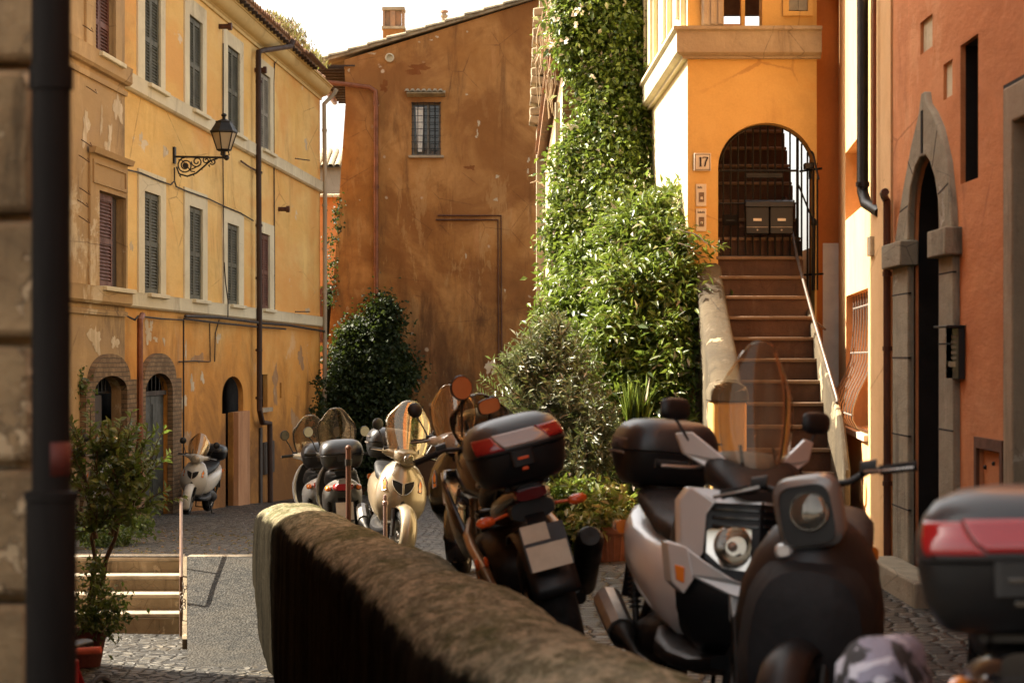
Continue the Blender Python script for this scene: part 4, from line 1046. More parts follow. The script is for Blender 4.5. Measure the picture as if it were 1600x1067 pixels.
for h_,nm_ in ((slot,'window_slot'),(inner,'door_recess'),(d2,'door_recess')):
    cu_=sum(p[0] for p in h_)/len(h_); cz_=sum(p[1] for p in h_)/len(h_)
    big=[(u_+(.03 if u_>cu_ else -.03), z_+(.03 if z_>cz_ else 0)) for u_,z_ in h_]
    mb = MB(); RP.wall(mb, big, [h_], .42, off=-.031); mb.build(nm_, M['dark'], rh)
rb_ = MB(); (a_,z0),(b_,_),(_,z1),_ = meter
RP.box(rb_, a_, b_, z0, z1, -.12, -.06); rb_.build('meter_recess', M['dark'], rh)
mb = MB(); RP.box(mb, .0, RP.L, -.2, 8.4, -6, -.9); mb.build('inner_wall', M['dark'], rh)
mb = MB(); mb.box(2.5,1.9,8.5,9,15.1,8.65); mb.build('roof', M['tile'], rh)
mb = MB(); RP.wall(mb, outerd, [[(u_+ (.0 if True else 0),z_) for u_,z_ in inner]], .05, off=.04); ds = mb.build('door_surround', M['stone'], rh, bevel=.012)
for (ua_,ub_) in ((ou0,du0),(du1,ou1)):
    for z_ in (.48,.95,1.45,1.86):
        mb = MB(); RP.box(mb, ua_+.004, ub_-.004, z_+(.08 if ua_==ou0 else 0), z_+.010+(.08 if ua_==ou0 else 0), .02, .0412); mb.build('joint', M['dark'], ds)
for (ua_,za_,ub_,zb_) in ((12.27,2.42,12.56,2.40),(12.09,2.61,12.25,2.70),(11.25,2.42,10.95,2.46),(11.43,2.6,11.28,2.80)):
    mb = MB(); mb.bar(RP.P(ua_,za_,.0385),RP.P(ub_,zb_,.0385),.010,.006,up=(1,0,0)); mb.build('joint', M['dark'], ds)
mb = MB(); u_=11.76; RP.box(mb, u_-.022,u_+.022, 2.71, 2.97, .0405,.047); mb.build('surround_slit', M['dark'], ds)
for (a_,b_) in ((du1-.03,ou1+.06),(ou0-.06,du0+.03)):
    mb = MB(); RP.box(mb, a_, b_, z_sp-.13, z_sp+.03, -.02, .10); mb.build('impost', M['stone'], ds, bevel=.01)
mb = MB(); RP.box(mb, du0+.005,du1-.005,0.0,2.8,-.30,-.22); 
for k in range(4): RP.box(mb, du0+.12,du1-.12,.25+k*.5,.6+k*.5,-.219,-.205)
mb.build('door', simple('dark_door_paint',(.022,.020,.018),.5), rh)
mb = MB(); RP.box(mb, ou0+.1, ou1-.2, -.1, .16, .041, .24); mb.build('doorstep', M['stone'], rh, bevel=.015)
for r_ in sq:
    (a_,z0),(b_,_),(_,z1),_ = r_
    mb = MB(); RP.box(mb, a_+.0,b_-.0,z0,z1,-.05,-.02); mb.build('blocked_opening', M['cream'], rh)
mb = MB(); (a_,z0),(b_,_),(_,z1),_ = meter
RP.box(mb,a_+.01,b_-.01,z0+.01,z1-.01,-.05,-.02); mb.build('meter_door', M['red'], rh, bevel=.004)
mb = MB(); RP.wall(mb, rect(a_-.06,b_+.06,z0-.06,z1+.06), [rect(a_,b_,z0,z1)], .02, off=.02); mb.build('meter_frame', simple('dark_red_frame',(.12,.045,.02),.8), rh)
mb = MB()
for k in (0,1,2): mb.ell(RP.P(a_+.08+k*(b_-a_-.16)/2, (z0+z1)/2+.05-(.03 if k!=1 else 0), -.015), .012,.012,.012,8,6)
mb.build('meter_knob', M['iron'], rh)
mb = MB(); (a_,z0),(b_,_),(_,z1),_ = d2
RP.wall(mb, rect(a_-.1,b_+.10,-.1,z1+.14), [rect(a_,b_-.10,-.05,z1-.05)], .12, off=.03); mb.build('door_surround', M['trav'], rh, bevel=.01)
mb = MB(); RP.wall(mb, rect(a_-.1,b_+.13,-.1,z1+.16), [rect(a_-.05,b_+.1,-.05,z1+.13)], .02, off=.022); mb.build('surround_edge', M['dark'], rh)
mb = MB(); RP.box(mb, a_,b_-.1,0,z1-.05,-.28,-.22); mb.build('door', M['wood'], rh)
mb = MB(); mb.tube([RP.P(ru(1412),RP.z(1412,300),.12),RP.P(ru(1409),RP.z(1409,303),.12),RP.P(ru(1397),RP.z(1397,310),.06),RP.P(15.0-2,RP.z(1390,318),.05),RP.P(14.98-2,.05,.05)], .026, 8)
for zz in (.6,1.5,2.0): mb.tube([RP.P(12.98,zz,.05),RP.P(12.98,zz+.03,.05)], .033, 8)
mb.build('drainpipe', M['rust'], rh)
ic = thing('wall_intercom', 'dark intercom with a keypad on the terracotta wall beside the stone doorway', 'intercom', RP.P(ru(1498),rz(1498,593),0))
mb = MB(); (a_,b_) = (ru(1508.5),ru(1489)); z0,z1 = rz(1498,592),rz(1498,512)
RP.box(mb,a_,b_,z0,z1,.002,.04); RP.box(mb,a_-.02,b_+.02,z1,z1+.012,.0,.11); mb.build('case', M['black'], ic, bevel=.003)
mb = MB()
for i in range(3):
    for j in range(5): RP.box(mb,a_+.05+i*.05,a_+.075+i*.05,z1-.06-j*.03,z1-.045-j*.03,.0405,.045)
RP.box(mb,a_+.06,b_-.08,z0+.07,z0+.10,.0405,.043)
mb.build('keypad', M['steel'], ic)
# ------------------------------------------------------------------ ground, street, path
def lerp(a,b,t): return a+(b-a)*t
def zs(x, y):
    if y <= 15: b = 0.
    elif y <= 22: b = -.5*(y-15)/7
    elif y <= 45: b = -.5-1.0*(y-22)/23
    else: b = -1.5-.045*(y-45)
    f = min(1, max(0, (2.3-x)/2.6)); f = f*f*(3-2*f)
    if y > 20: f = lerp(f, 1, min(1,(y-20)/4))
    return b*f
PAR = [(4.0,.64,.68),(5.0,.46,.66),(6.0,.24,.635),(7.0,.05,.62),(8.0,-.11,.60),(10.,-.40,.53),(12.,-.68,.45),(14.,-.99,.37),(16.,-1.30,.30),(18.,-1.62,.23),(20.,-1.95,.15),(21.2,-2.14,.08),(21.8,-2.24,.02)]
PW = .315
def parx(y):
    if y <= PAR[0][0]: return PAR[0][1]
    for a,b in zip(PAR[:-1],PAR[1:]):
        if y <= b[0]: return lerp(a[1],b[1],(y-a[0])/(b[0]-a[0]))
    return PAR[-1][1]
def parz(y):
    for a,b in zip(PAR[:-1],PAR[1:]):
        if y <= b[0]: return lerp(a[2],b[2],max(0,(y-a[0])/(b[0]-a[0])))
    return PAR[-1][2]
mb = MB(); mb.add([(-600,-300,-4.2),(600,-300,-4.2),(600,900,-4.2),(-600,900,-4.2)], [(0,1,2,3)])
tag(mb.build('ground', simple('bare_earth',(.16,.12,.08),.95)), kind='structure')
mb = MB()
ys = [-3+.5*i for i in range(50)]+[22.]
ys = sorted(set([round(y,2) for y in ys if y < 22]+[22.]))
vs=[];fs=[]
NX=14
for y in ys:
    x0 = parx(y)
    for i in range(NX+1):
        x = x0+(3.2-x0)*i/NX; vs.append((x,y,zs(x,y)+.012*math.sin(x*2.1+y*.7)))
for j in range(len(ys)-1):
    for i in range(NX):
        a=j*(NX+1)+i; fs.append((a,a+1,a+NX+2,a+NX+1))
mb.add(vs,fs,True)
yy = [22+.6*i for i in range(30)]+[42+2*i for i in range(24)]; xx = [-16+.8*i for i in range(25)]
vs=[(x,y,zs(x,y)+.012*math.sin(x*2.1+y*.7)) for y in yy for x in xx]
n=len(xx); fs=[(j*n+i,j*n+i+1,(j+1)*n+i+1,(j+1)*n+i) for j in range(len(yy)-1) for i in range(n-1)]
mb.add(vs,fs,True)
tag(mb.build('street', M['cobble']), kind='structure')
# lower path
mb = MB()
vs=[];fs=[]
yl=[-3+.6*i for i in range(41)]; NX=10
for y in yl:
    x1=parx(y)+.1; z=-1.12 if y>15 else lerp(-.2,-1.12,max(0,(y+3))/18)
    for i in range(NX+1):
        x=-8+(x1+8)*i/NX; vs.append((x,y,z+.015*math.sin(x*3+y)))
for j in range(len(yl)-1):
    for i in range(NX):
        a=j*(NX+1)+i; fs.append((a,a+1,a+NX+2,a+NX+1))
mb.add(vs,fs,True)
tag(mb.build('path', M['cobblelow']), kind='structure')
# parapet
pw = thing('parapet_wall', 'low mossy rendered parapet with a rounded top curving along the parked scooters', 'wall', (-.7,12,-.5))
mb = MB(); R=[]
def sec(y, cx, zt, w, dzs=0.):
    r=[]; cr=.20
    r.append((cx-w*1.04,y,-1.6)); r.append((cx-w*1.02,y,-.6)); r.append((cx-w,y,zt-cr-.03))
    for k in range(13):
        a=PI-PI*k/12; r.append((cx+w*math.cos(a)*1.0, y, zt-cr+cr*math.sin(a)**.8 if math.sin(a)>0 else zt-cr))
    r.append((cx+w,y,zt-cr-.03)); r.append((cx+w,y,-1.6)); return r
yv = 3.6
while yv < 22.15:
    cx = parx(yv); zt = parz(yv)+.012*math.sin(yv*2.3)+.008*math.sin(yv*5.1+1)
    w = PW+.012*math.sin(yv*1.7)
    if yv > 21.2:
        t_ = min(1,(yv-21.2)/.95); w *= math.sqrt(max(.02,1-t_*t_)); zt -= .10*t_*t_
    R.append(sec(yv,cx,zt,w)); yv += .2
mb.rings(R); po = mb.build('wall', M['moss_shade'], pw, sharp=60)
po.modifiers.new('sub','SUBSURF').render_levels=2; po.modifiers['sub'].levels=1
tx = bpy.data.textures.new('lumps','CLOUDS'); tx.noise_scale=.45; tx.noise_depth=4
dm_ = po.modifiers.new('disp','DISPLACE'); dm_.texture=tx; dm_.strength=.045; dm_.mid_level=.5; dm_.texture_coords='GLOBAL'
# steps down to the path
st = thing('path_steps', 'four worn stone steps with pale nosings leading down to the path', 'steps', (-3.6,21.5,-1.1))
xa = -6.4; EX = lambda y: -.1457*y
nose = simple('pale_step_edge',(.36,.30,.22),.85,.45,5,.3)
mrs = plaster('step_riser_stone', (.26,.21,.14), (.16,.125,.08), (.045,.035,.022), .8, (.36,.30,.21), .60, scale=3.5, bumps=.6)
mb = MB(); mn = MB()
for k in range(4):
    zt = -.5-.15*k; y0 = 22.0-.30*k; xb = EX(y0)
    mb.rings([[(xa,y,z_) ,(EX(y),y,z_),(EX(y),y,zt-.04),(xa,y,zt-.04)] for y,z_ in ((y0,zt-.16 if k<3 else -1.3),(y0+.6,zt-.16 if k<3 else -1.3))], smooth=False)
    mn.rings([[(xa,y,zt-.0399),(EX(y),y,zt-.0399),(EX(y),y,zt),(xa,y,zt)] for y in (y0-.005,y0+.40)], smooth=False)
mb.build('riser', mrs, st, bevel=.01); mn.build('tread', nose, st, bevel=.012)
mb = MB(); mb.box(EX(22)+.02,21.98,-.9,-2.4,22.18,-.485); mb.build('ramp_edge', nose, st, bevel=.01)
rm = MB()
rm.rings([[(EX(y)+.015,y,z),(-1.9,y,z),(-1.9,y,-1.6),(EX(y)+.015,y,-1.6)] for (y,z) in ((21.975,-.492),(21.0,-.70),(20.0,-.93),(19.2,-1.08),(18.7,-1.135))], smooth=False)
tag(rm.build('ramp', M['pebble']), kind='structure')
mb = MB(); mb.rings([[(EX(y)-.03,y,-1.3),(EX(y)+.012,y,-1.3),(EX(y)+.012,y,z),(EX(y)-.03,y,z)] for y,z in ((21.99,-.49),(20.9,-.92),(19.9,-1.04))], smooth=False); mb.build('cheek', mrs, st)
hx = lambda y: -.1477*y
hr = thing('handrail', 'thin metal handrail rising beside the stone steps and ramp', 'handrail', (hx(21.5),21.5,-1.1))
mb = MB(); mb.tube([(hx(22.5),22.5,-.5),(hx(22.5),22.5,.02),(hx(22.4),22.4,.05),(hx(20.7),20.7,-.52),(hx(20.6),20.6,-.56),(hx(20.6),20.6,-1.1)], .017, 10); mb.build('rail', simple('rail_metal',(.16,.10,.07),.4,.3,metal=.6), hr)
mb = MB(); mb.tube([(hx(21.6),21.6,-.65),(hx(21.6),21.6,-.24)], .016, 8); mb.build('post', M['iron'], hr)
for k in range(9):
    c_=Vector((hx(20.58)+.02+.02*math.sin(k*1.3),20.56,-.62-.03*k)); mb = MB(); mb.lathe([(.016,-.004),(.022,0),(.016,.004),(.012,0),(.016,-.004)], c_, 'Y' if k%2 else 'X', 10); mb.build('chain_link', M['steel'], hr)
# rusty posts among the scooters
for (px,py0,py1,d_,lb) in ((544.5,700,830,20.6,'thin rusty post standing between the grey and the gold scooter'),):
    t = thing('iron_post', lb, 'post', at(px,py1,d_))
    a_=at(px,py0,d_); b_=at(px,py1,d_); mb = MB(); mb.tube([b_+Vector((0,0,-.3)),a_], .026, 10); mb.ell(a_,.03,.03,.03,8,6); mb.build('shaft', M['rust'], t)
    mb = MB(); mb.tube([a_+Vector((0,0,-.16)),a_+Vector((0,0,-.10))], .034, 10); mb.build('collar', M['iron'], t)
t = thing('bollard', 'thin metal post with a ringed collar in front of the gold scooter', 'post', at(602,840,19.6))
a_=at(602,773,19.6); mb = MB(); mb.lathe([(.018,-.8),(.018,-.09),(.026,-.085),(.026,-.06),(.018,-.05),(.02,-.02),(.014,0),(0,.008)], a_, 'Z', 12); mb.build('shaft', simple('rosy_metal',(.30,.20,.17),.4,metal=.5), t)
# ------------------------------------------------------------------ near left corner: stone wall, downpipe, tall house
sh_ = thing('corner_house', 'tall house with rough blocks of tan stone at its corner, beside the black downpipe', 'house', (-3.6,10,-.5))
fp = [(-1.165,5.6),(-1.45,6.3),(-4.1,19.1),(-10,19.1),(-10,5.6)]  # unseen body of the house, shaped to throw shade over the near street
mb = MB()
mb.rings([[(x,y,z) for x,y in fp] for z in (-1.5,10.8)], smooth=False, caps=True); mb.build('wall', M['tan'], sh_)
mb = MB(); z=-1.2; k=0
while z < 5:
    h_=.30+.12*rnd.random(); r_=-1.155+.018*rnd.uniform(-1,1)-(.02 if k%2 else 0)
    mb.box(-2.6 if k%2 else -2.2, 5.47+.02*rnd.random(), z, r_, 5.66, z+h_-.02); z+=h_; k+=1
o_=mb.build('corner_stones', M['wallstone'], sh_, bevel=.02)
dp = thing('black_downpipe', 'thick black cast iron downpipe with a wider lower sleeve', 'downpipe', at(80,1000,5.0))
c_=at(80,560,5.0); mb = MB(); mb.tube([(c_.x,c_.y,-.9),(c_.x,c_.y,8)], .0435, 20); 
for zz in (2.05,): mb.tube([(c_.x,c_.y,zz),(c_.x,c_.y,zz+.05)], .049, 20)
mb.build('pipe', M['pipedark'], dp)
zt=CZ-(768-HZ)/700; mb = MB(); mb.lathe([(.0565,-1.2),(.0565,zt-.02),(.060,zt-.018),(.060,zt),(.044,zt+.004)], (c_.x,c_.y,0), 'Z', 20); mb.build('sleeve', M['pipedark'], dp)
mb = MB(); mb.lathe([(.0445,CZ-(742-HZ)/700),(.0445,CZ-(690-HZ)/700)], (c_.x,c_.y,0), 'Z', 20, arc=-PI*.45, M=None); mb.build('sticker', simple('faded_red_sticker',(.09,.016,.010),.6), dp, solid=.001)
# ------------------------------------------------------------------ vegetation
M['vine'] = leafmat('vine_leaf', (.035,.07,.010), (.21,.27,.035), .42, .24, dead=(.42,.36,.26))
M['bushleaf'] = leafmat('glossy_leaf', (.035,.07,.016), (.12,.18,.035), .35, .3)
M['oleander'] = leafmat('oleander_leaf', (.06,.08,.036), (.26,.27,.16), .4, .18, dead=(.45,.38,.28))
M['ivy'] = leafmat('dark_ivy_leaf', (.008,.016,.006), (.030,.046,.012), .6, .1, spec=.25)
M['shrub'] = leafmat('shrub_leaf', (.03,.05,.014), (.11,.15,.035), .4, .3)
M['autumn'] = leafmat('mixed_pot_leaf', (.10,.14,.025), (.36,.26,.09), .5, .35)
M['weed'] = leafmat('dry_weed', (.16,.09,.04), (.36,.20,.12), .8, .3)
M['petal'] = simple('pale_petals', (.80,.74,.66), .7, .1)
M['twig'] = simple('twig_bark', (.10,.065,.04), .9, .4)
M['drystem'] = simple('dry_stems', (.52,.40,.26), .9, .4)
def leafmesh(name, P, D, N, L, W, mat, parent, fold=.25):
    """P points, D leaf directions, N rough normals (n,3); L, W length and width (n,)"""
    n = len(P)
    D = D/np.linalg.norm(D,axis=1,keepdims=True)
    S = np.cross(D,N); S /= (np.linalg.norm(S,axis=1,keepdims=True)+1e-9); N = np.cross(S,D)
    L = L[:,None]; W = W[:,None]
    V = np.empty((n,4,3))
    V[:,0] = P; V[:,2] = P+D*L-N*L*.15
    V[:,1] = P+D*L*.45+S*W*.5+N*W*fold; V[:,3] = P+D*L*.45-S*W*.5+N*W*fold
    base = np.array(wloc(parent)); V = V.reshape(-1,3)-base
    me = bpy.data.meshes.new(name)
    me.vertices.add(4*n); me.vertices.foreach_set('co', V.ravel())
    i = np.arange(n)*4
    tri = np.stack([i,i+1,i+2,i,i+2,i+3],1).ravel()
    me.loops.add(6*n); me.loops.foreach_set('vertex_index', tri)
    me.polygons.add(2*n); me.polygons.foreach_set('loop_start', np.arange(2*n)*3); me.polygons.foreach_set('loop_total', np.full(2*n,3))
    me.update(); me.validate()
    at_ = me.attributes.new('var','FLOAT','FACE'); at_.data.foreach_set('value', np.repeat(nr.rand(n),2).astype(np.float32))
    me.materials.append(mat)
    o = bpy.data.objects.new(name, me); COL.objects.link(o)
    if parent is not None: o.parent = parent
    return o
def unit(n):
    v = nr.normal(size=(n,3)); return v/np.linalg.norm(v,axis=1,keepdims=True)
def cloud(name, blobs, n, L, W, mat, parent, cl=60, cr=.09, lo=.55, hi=1.08, droop=.3, outb=.8, front=None, holes=.0):
    """clusters of leaves spread through the outer shell of ellipsoids: (x,y,z,rx,ry,rz)"""
    B = np.array(blobs, float); wgt = (B[:,3]*B[:,5]+B[:,4]*B[:,5]+B[:,3]*B[:,4]); wgt /= wgt.sum()
    nc = max(1, n//cl); bi = nr.choice(len(B), nc, p=wgt); u = unit(nc)
    if front is not None: 
        f = np.array(front); flip = (u@f) < -.25; u[flip] -= 2*(u[flip]@f)[:,None]*f
    rr = lo+(hi-lo)*nr.rand(nc)**.6
    C = B[bi,:3]+u*B[bi,3:]*rr[:,None]
    out = u/B[bi,3:]; out /= np.linalg.norm(out,axis=1,keepdims=True)
    k = np.repeat(np.arange(nc), cl); m = len(k)
    P = C[k]+nr.normal(size=(m,3))*cr*(.5+nr.rand(nc)[k,None])
    D = out[k]*outb+unit(m)*.9+np.array([0,0,-droop]); N = out[k]*.6+unit(m)*.7+np.array([0,0,.5])
    s = .6+.8*nr.rand(m)
    return leafmesh(name, P, D, N, L*s, W*s, mat, parent)
def blob(px,py,rx,ry,d,ty):
    s = F/d; p = at(px,py,d); return (p.x,d,p.z,rx/s,ty,ry/s)
def stems(name, lines, mat, parent, r=.012):
    mb = MB()
    for pts in lines:
        pts = [Vector(p) for p in pts]; Q = []
        for a,b in zip(pts[:-1],pts[1:]):
            for t in (0,.33,.66): Q.append(a.lerp(b,t)+Vector((rnd.uniform(-1,1),rnd.uniform(-1,1),rnd.uniform(-1,1)))*(b-a).length*.05)
        Q.append(pts[-1]); m = len(Q)
        mb.tube(Q, [r*(1-.7*i/m) for i in range(m)], 5)
    return mb.build(name, mat, parent, fixn=False)
FR = (0,-1,0)
# climbing plant on the brick front
vine = thing('climbing_plant', 'tall climbing plant with small white flowers covering the old brick wall', 'climbing plant', (1.1,23.6,-.3))
bl = [blob(945,-30,75,55,23.6,.3),blob(925,25,62,45,23.5,.32),blob(972,50,45,70,23.5,.3),blob(900,70,38,40,23.5,.25),blob(935,95,50,45,23.5,.3),
      blob(975,130,42,60,23.4,.3),blob(938,160,34,40,23.4,.28),blob(965,210,52,45,23.3,.3),blob(925,225,38,35,23.3,.28),blob(900,262,36,32,23.2,.25),
      blob(950,270,58,40,23.1,.32),blob(905,320,42,38,23.0,.3),blob(975,320,45,45,22.8,.35),blob(895,370,40,40,22.8,.3),blob(940,380,60,50,22.7,.35),blob(900,440,45,50,22.5,.35),blob(950,470,60,60,22.4,.35)]
cloud('foliage', bl, 38000, .062, .033, M['vine'], vine, cl=45, cr=.075, front=FR, droop=.5)
cloud('inner_foliage', bl, 9000, .08, .05, M['vine'], vine, cl=30, cr=.10, lo=.1, hi=.6, front=FR, droop=.5)
st_l = [[at(960,760,23.7),at(965,560,23.6),at(950,400,23.7),at(965,200,23.7),at(930,20,23.7)],[at(985,760,23.7),at(990,500,23.6),at(985,300,23.7),at(990,80,23.7)],[at(940,600,23.7),at(905,400,23.6),at(900,260,23.6),at(885,200,23.6)]]
stems('stem', st_l, M['twig'], vine, .03)
fp_ = []
for (x,y) in ((910,14),(893,18),(868,28),(900,45),(885,62),(897,192),(890,200),(925,223),(886,240),(885,232),(875,300),(886,318),(965,232),(868,70),(945,180),(1000,275),(878,266),(930,120),(915,330)):
    c_ = at(x+rnd.uniform(-3,3),y+rnd.uniform(-3,3),23.05)
    for q_ in range(5): fp_.append(c_+Vector((rnd.uniform(-.03,.03),rnd.uniform(-.06,.06),rnd.uniform(-.03,.03))))
fp_ = np.array(fp_); m=len(fp_); leafmesh('flowers', fp_, unit(m), unit(m), np.full(m,.05), np.full(m,.045), M['petal'], vine)
# pale hanging dry stems at its left
dry = thing('dry_creeper', 'bundle of pale dry stems hanging beside the climbing plant', 'creeper', at(858,150,25.))
ln=[]
for k in range(26):
    x=858+rnd.gauss(0,6); y0=rnd.uniform(-10,60); y1=y0+rnd.uniform(60,150); d_=24.6+rnd.uniform(-.3,1.2)
    ln.append([at(x+rnd.uniform(-6,12),y0,d_),at(x+rnd.uniform(-5,5),(y0+y1)/2,d_),at(x+rnd.uniform(-8,6),y1,d_)])
for k in range(16):
    a_=rnd.uniform(0,2*PI); c_=at(846,80,24.6); ln.append([c_,c_+Vector((math.cos(a_)*.12,rnd.uniform(-.1,.1),math.sin(a_)*.2))])
ln.append([at(850,292,24.6),at(838,283,24.6),at(828,286,24.6)])
stems('stem', ln, M['drystem'], dry, .009)
# big bush between the vine and the stairs
bush = thing('jasmine_bush', 'big dense green bush tumbling beside the stairs of the yellow house', 'bush', (1.05,18.9,-.1))
bl = [blob(1045,325,26,28,20.0,.3),blob(1020,360,50,45,19.8,.4),blob(985,385,45,45,20.0,.4),blob(1050,395,34,48,19.5,.35),blob(940,425,50,45,20.2,.4),blob(1000,450,70,50,19.4,.45),
      blob(1058,465,36,50,19.2,.35),blob(925,500,60,50,20.0,.4),blob(985,540,70,60,19.2,.45),blob(1045,560,42,60,18.9,.35),blob(900,570,60,55,19.6,.4),blob(960,640,80,70,19.0,.45),blob(1035,660,50,70,18.8,.35),
      blob(890,665,60,60,19.2,.4),blob(990,740,80,60,18.8,.4),blob(905,760,50,50,18.7,.35),blob(870,505,26,28,20.2,.3)]
cloud('foliage', bl, 36000, .082, .026, M['vine'], bush, cl=40, cr=.06, front=(-.3,-.95,0), droop=.35, outb=1.)
cloud('inner_foliage', bl, 9000, .08, .045, M['bushleaf'], bush, cl=30, cr=.10, lo=.1, hi=.6, front=FR, droop=.4)
stems('stem', [[(1.1,19.1,-.2),(1.05,19.0,.8),(1.2,19.2,1.8),(1.35,19.3,2.5)],[(.9,19.1,-.2),(.8,19.1,.8),(.6,19.3,1.6)]], M['twig'], bush, .03)
# one thin spray reaching in front of the intercom
tw = [at(1068,360,18.9),at(1090,368,18.8),at(1108,382,18.7),at(1122,388,18.7),at(1131,378,18.7)]
stems('spray', [tw,[at(1080,392,18.8),at(1096,400,18.8),at(1110,404,18.8)],[at(1060,380,18.9),at(1080,386,18.8)]], M['twig'], bush, .006)
P_=[];D_=[]
for a_,b_ in zip(tw[:-1],tw[1:]):
    for q_ in range(9): P_.append(a_.lerp(b_,q_/9)+Vector((rnd.uniform(-.02,.02),0,rnd.uniform(-.02,.02)))); D_.append((rnd.uniform(0,1),rnd.uniform(-.4,.4),rnd.uniform(-1,.5)))
P_=np.array(P_);D_=np.array(D_);m=len(P_); leafmesh('spray_leaves', P_, D_, unit(m)+[0,-1,.5], np.full(m,.06), np.full(m,.018), M['vine'], bush)
# oleander
ol = thing('oleander', 'grey green oleander with narrow leaves in front of the bush', 'shrub', (.35,18.0,-.15))
bl = [blob(840,580,32,42,18.3,.3),blob(815,600,22,26,18.2,.25),blob(880,600,42,50,18.2,.35),blob(850,650,50,40,18.1,.35),blob(905,650,45,45,18.0,.35),blob(860,700,50,40,18.0,.35),blob(920,720,42,42,17.8,.35),blob(880,760,48,32,17.7,.3),blob(935,690,30,50,17.8,.3),blob(860,545,16,20,18.4,.2)]
def sprays(n, blobs, nl, L, W, SL):
    B = np.array(blobs); P=[];D=[];N=[]; lines=[]
    for k in range(n):
        b = B[nr.randint(len(B))]; u = unit(1)[0]; 
        if u[1] > .3: u[1] *= -1
        base = b[:3]+u*b[3:]*.5; tip = b[:3]+u*b[3:]*1.15+np.array([0,0,.10*nr.rand()]); ax = tip-base; ax += np.array([0,0,.5*np.linalg.norm(ax)]); ax /= np.linalg.norm(ax)+1e-9
        s = SL*(.6+.8*nr.rand()); lines.append([Vector(base),Vector(base+ax*s)])
        for j in range(nl):
            t = (j+.5)/nl; r = unit(1)[0]; r -= ax*(r@ax); r /= np.linalg.norm(r)
            P.append(base+ax*s*t); D.append(ax*.75+r*.8); N.append(ax*.6-r*.5)
    m=len(P); s=.7+.6*nr.rand(m)
    return np.array(P),np.array(D),np.array(N),L*s,W*s,lines
P_,D_,N_,L_,W_,ln = sprays(900, bl, 16, .075, .014, .22)
leafmesh('foliage', P_,D_,N_,L_,W_, M['oleander'], ol)
stems('stem', ln[::6]+[[(.3,18.1,-.2),(.25,18.1,.5),(.2,18.1,1.2)],[(.45,18.1,-.2),(.4,18.1,.5),(.45,18.1,1.3)],at and [(.15,18.1,-.2),(.1,18.1,.6),(.05,18.2,1.0)]], M['twig'], ol, .008)
# loose branches reaching left
P_=[];D_=[];N_=[];ln=[]
for (a_,b_) in (((815,640),(750,590)),((810,655),(745,610)),((820,625),(775,575)),((812,668),(742,640)),((800,650),(760,655)),((805,690),(756,676))):
    A=at(*a_,17.9);Bp=at(*b_,17.6); ln.append([A,Bp]); ax=(Bp-A).normalized()
    for j in range(30):
        t=j/30; s_=1 if j%2 else -1; P_.append(A.lerp(Bp,t)); D_.append(ax*.8+Vector((ax.z,rnd.uniform(-.4,.4),-ax.x))*s_*.8); N_.append((rnd.uniform(-.3,.3),-.8,.5))
m=len(P_); leafmesh('branch_leaves', np.array(P_),np.array([tuple(d) for d in D_]),np.array(N_),np.full(m,.07),np.full(m,.013),M['oleander'],ol)
stems('branch', ln, M['twig'], ol, .006)
# spiky grass plant
sp_ = thing('spiky_plant', 'clump of long bright green blades behind the black top box', 'plant', at(990,680,17.6))
P_=[];D_=[]
for k in range(60): P_.append(at(990+rnd.uniform(-12,16),680,17.5)); D_.append((rnd.gauss(0,.22),rnd.gauss(0,.22),1))
leafmesh('foliage', np.array(P_),np.array(D_),unit(60)+[0,-1,0],.32+.18*nr.rand(60),np.full(60,.014),M['vine'],sp_)
# potted plants beside the street
def pot(c, r, h, mat, parent, rim=True):
    mb = MB(); prof = [(.0,0),(r*.68,0),(r*.95,h*.82),(r*1.08,h*.82),(r*1.10,h),(r*.95,h),(r*.9,h*.86),(0,h*.86)]
    mb.lathe(prof, c, 'Z', 28); return mb.build('pot', mat, parent, sharp=30)
pc = at(958,872,16.9); pc.z = zs(pc.x,pc.y)+.005
pp_ = thing('potted_plant', 'terracotta pot with a yellow and reddish leafed plant at the foot of the bush', 'potted plant', pc)
pot(pc, .16, .27, M['terracotta'], pp_)
mb = MB()
for k in range(16):
    a_=2*PI*k/16; mb.tube([pc+Vector((math.cos(a_)*.115,math.sin(a_)*.115,.02)),pc+Vector((math.cos(a_)*.148,math.sin(a_)*.148,.21))], .009, 5)
mb.build('pot_ribs', M['terracotta'], pp_)
cloud('foliage', [(pc.x-.03,pc.y,pc.z+.38,.17,.16,.13),(pc.x-.18,pc.y-.05,pc.z+.33,.12,.12,.09)], 900, .07, .03, M['autumn'], pp_, cl=20, cr=.04)
for (px,d_,r_,lb,mt,cc) in ((885,17.2,.14,'dark pot of green leafy plant near the motorcycle plate','black','vine'),):
    c_ = at(px,868,d_); c_.z = zs(c_.x,c_.y)+.005
    t = thing('potted_plant', lb, 'potted plant', c_); pot(c_, r_, .22, M[mt], t)
    cloud('foliage', [(c_.x,c_.y,c_.z+.40,.25,.2,.2),(c_.x+.15,c_.y-.1,c_.z+.18,.14,.14,.16)], 2600, .07, .035, M[cc], t, cl=24, cr=.045)
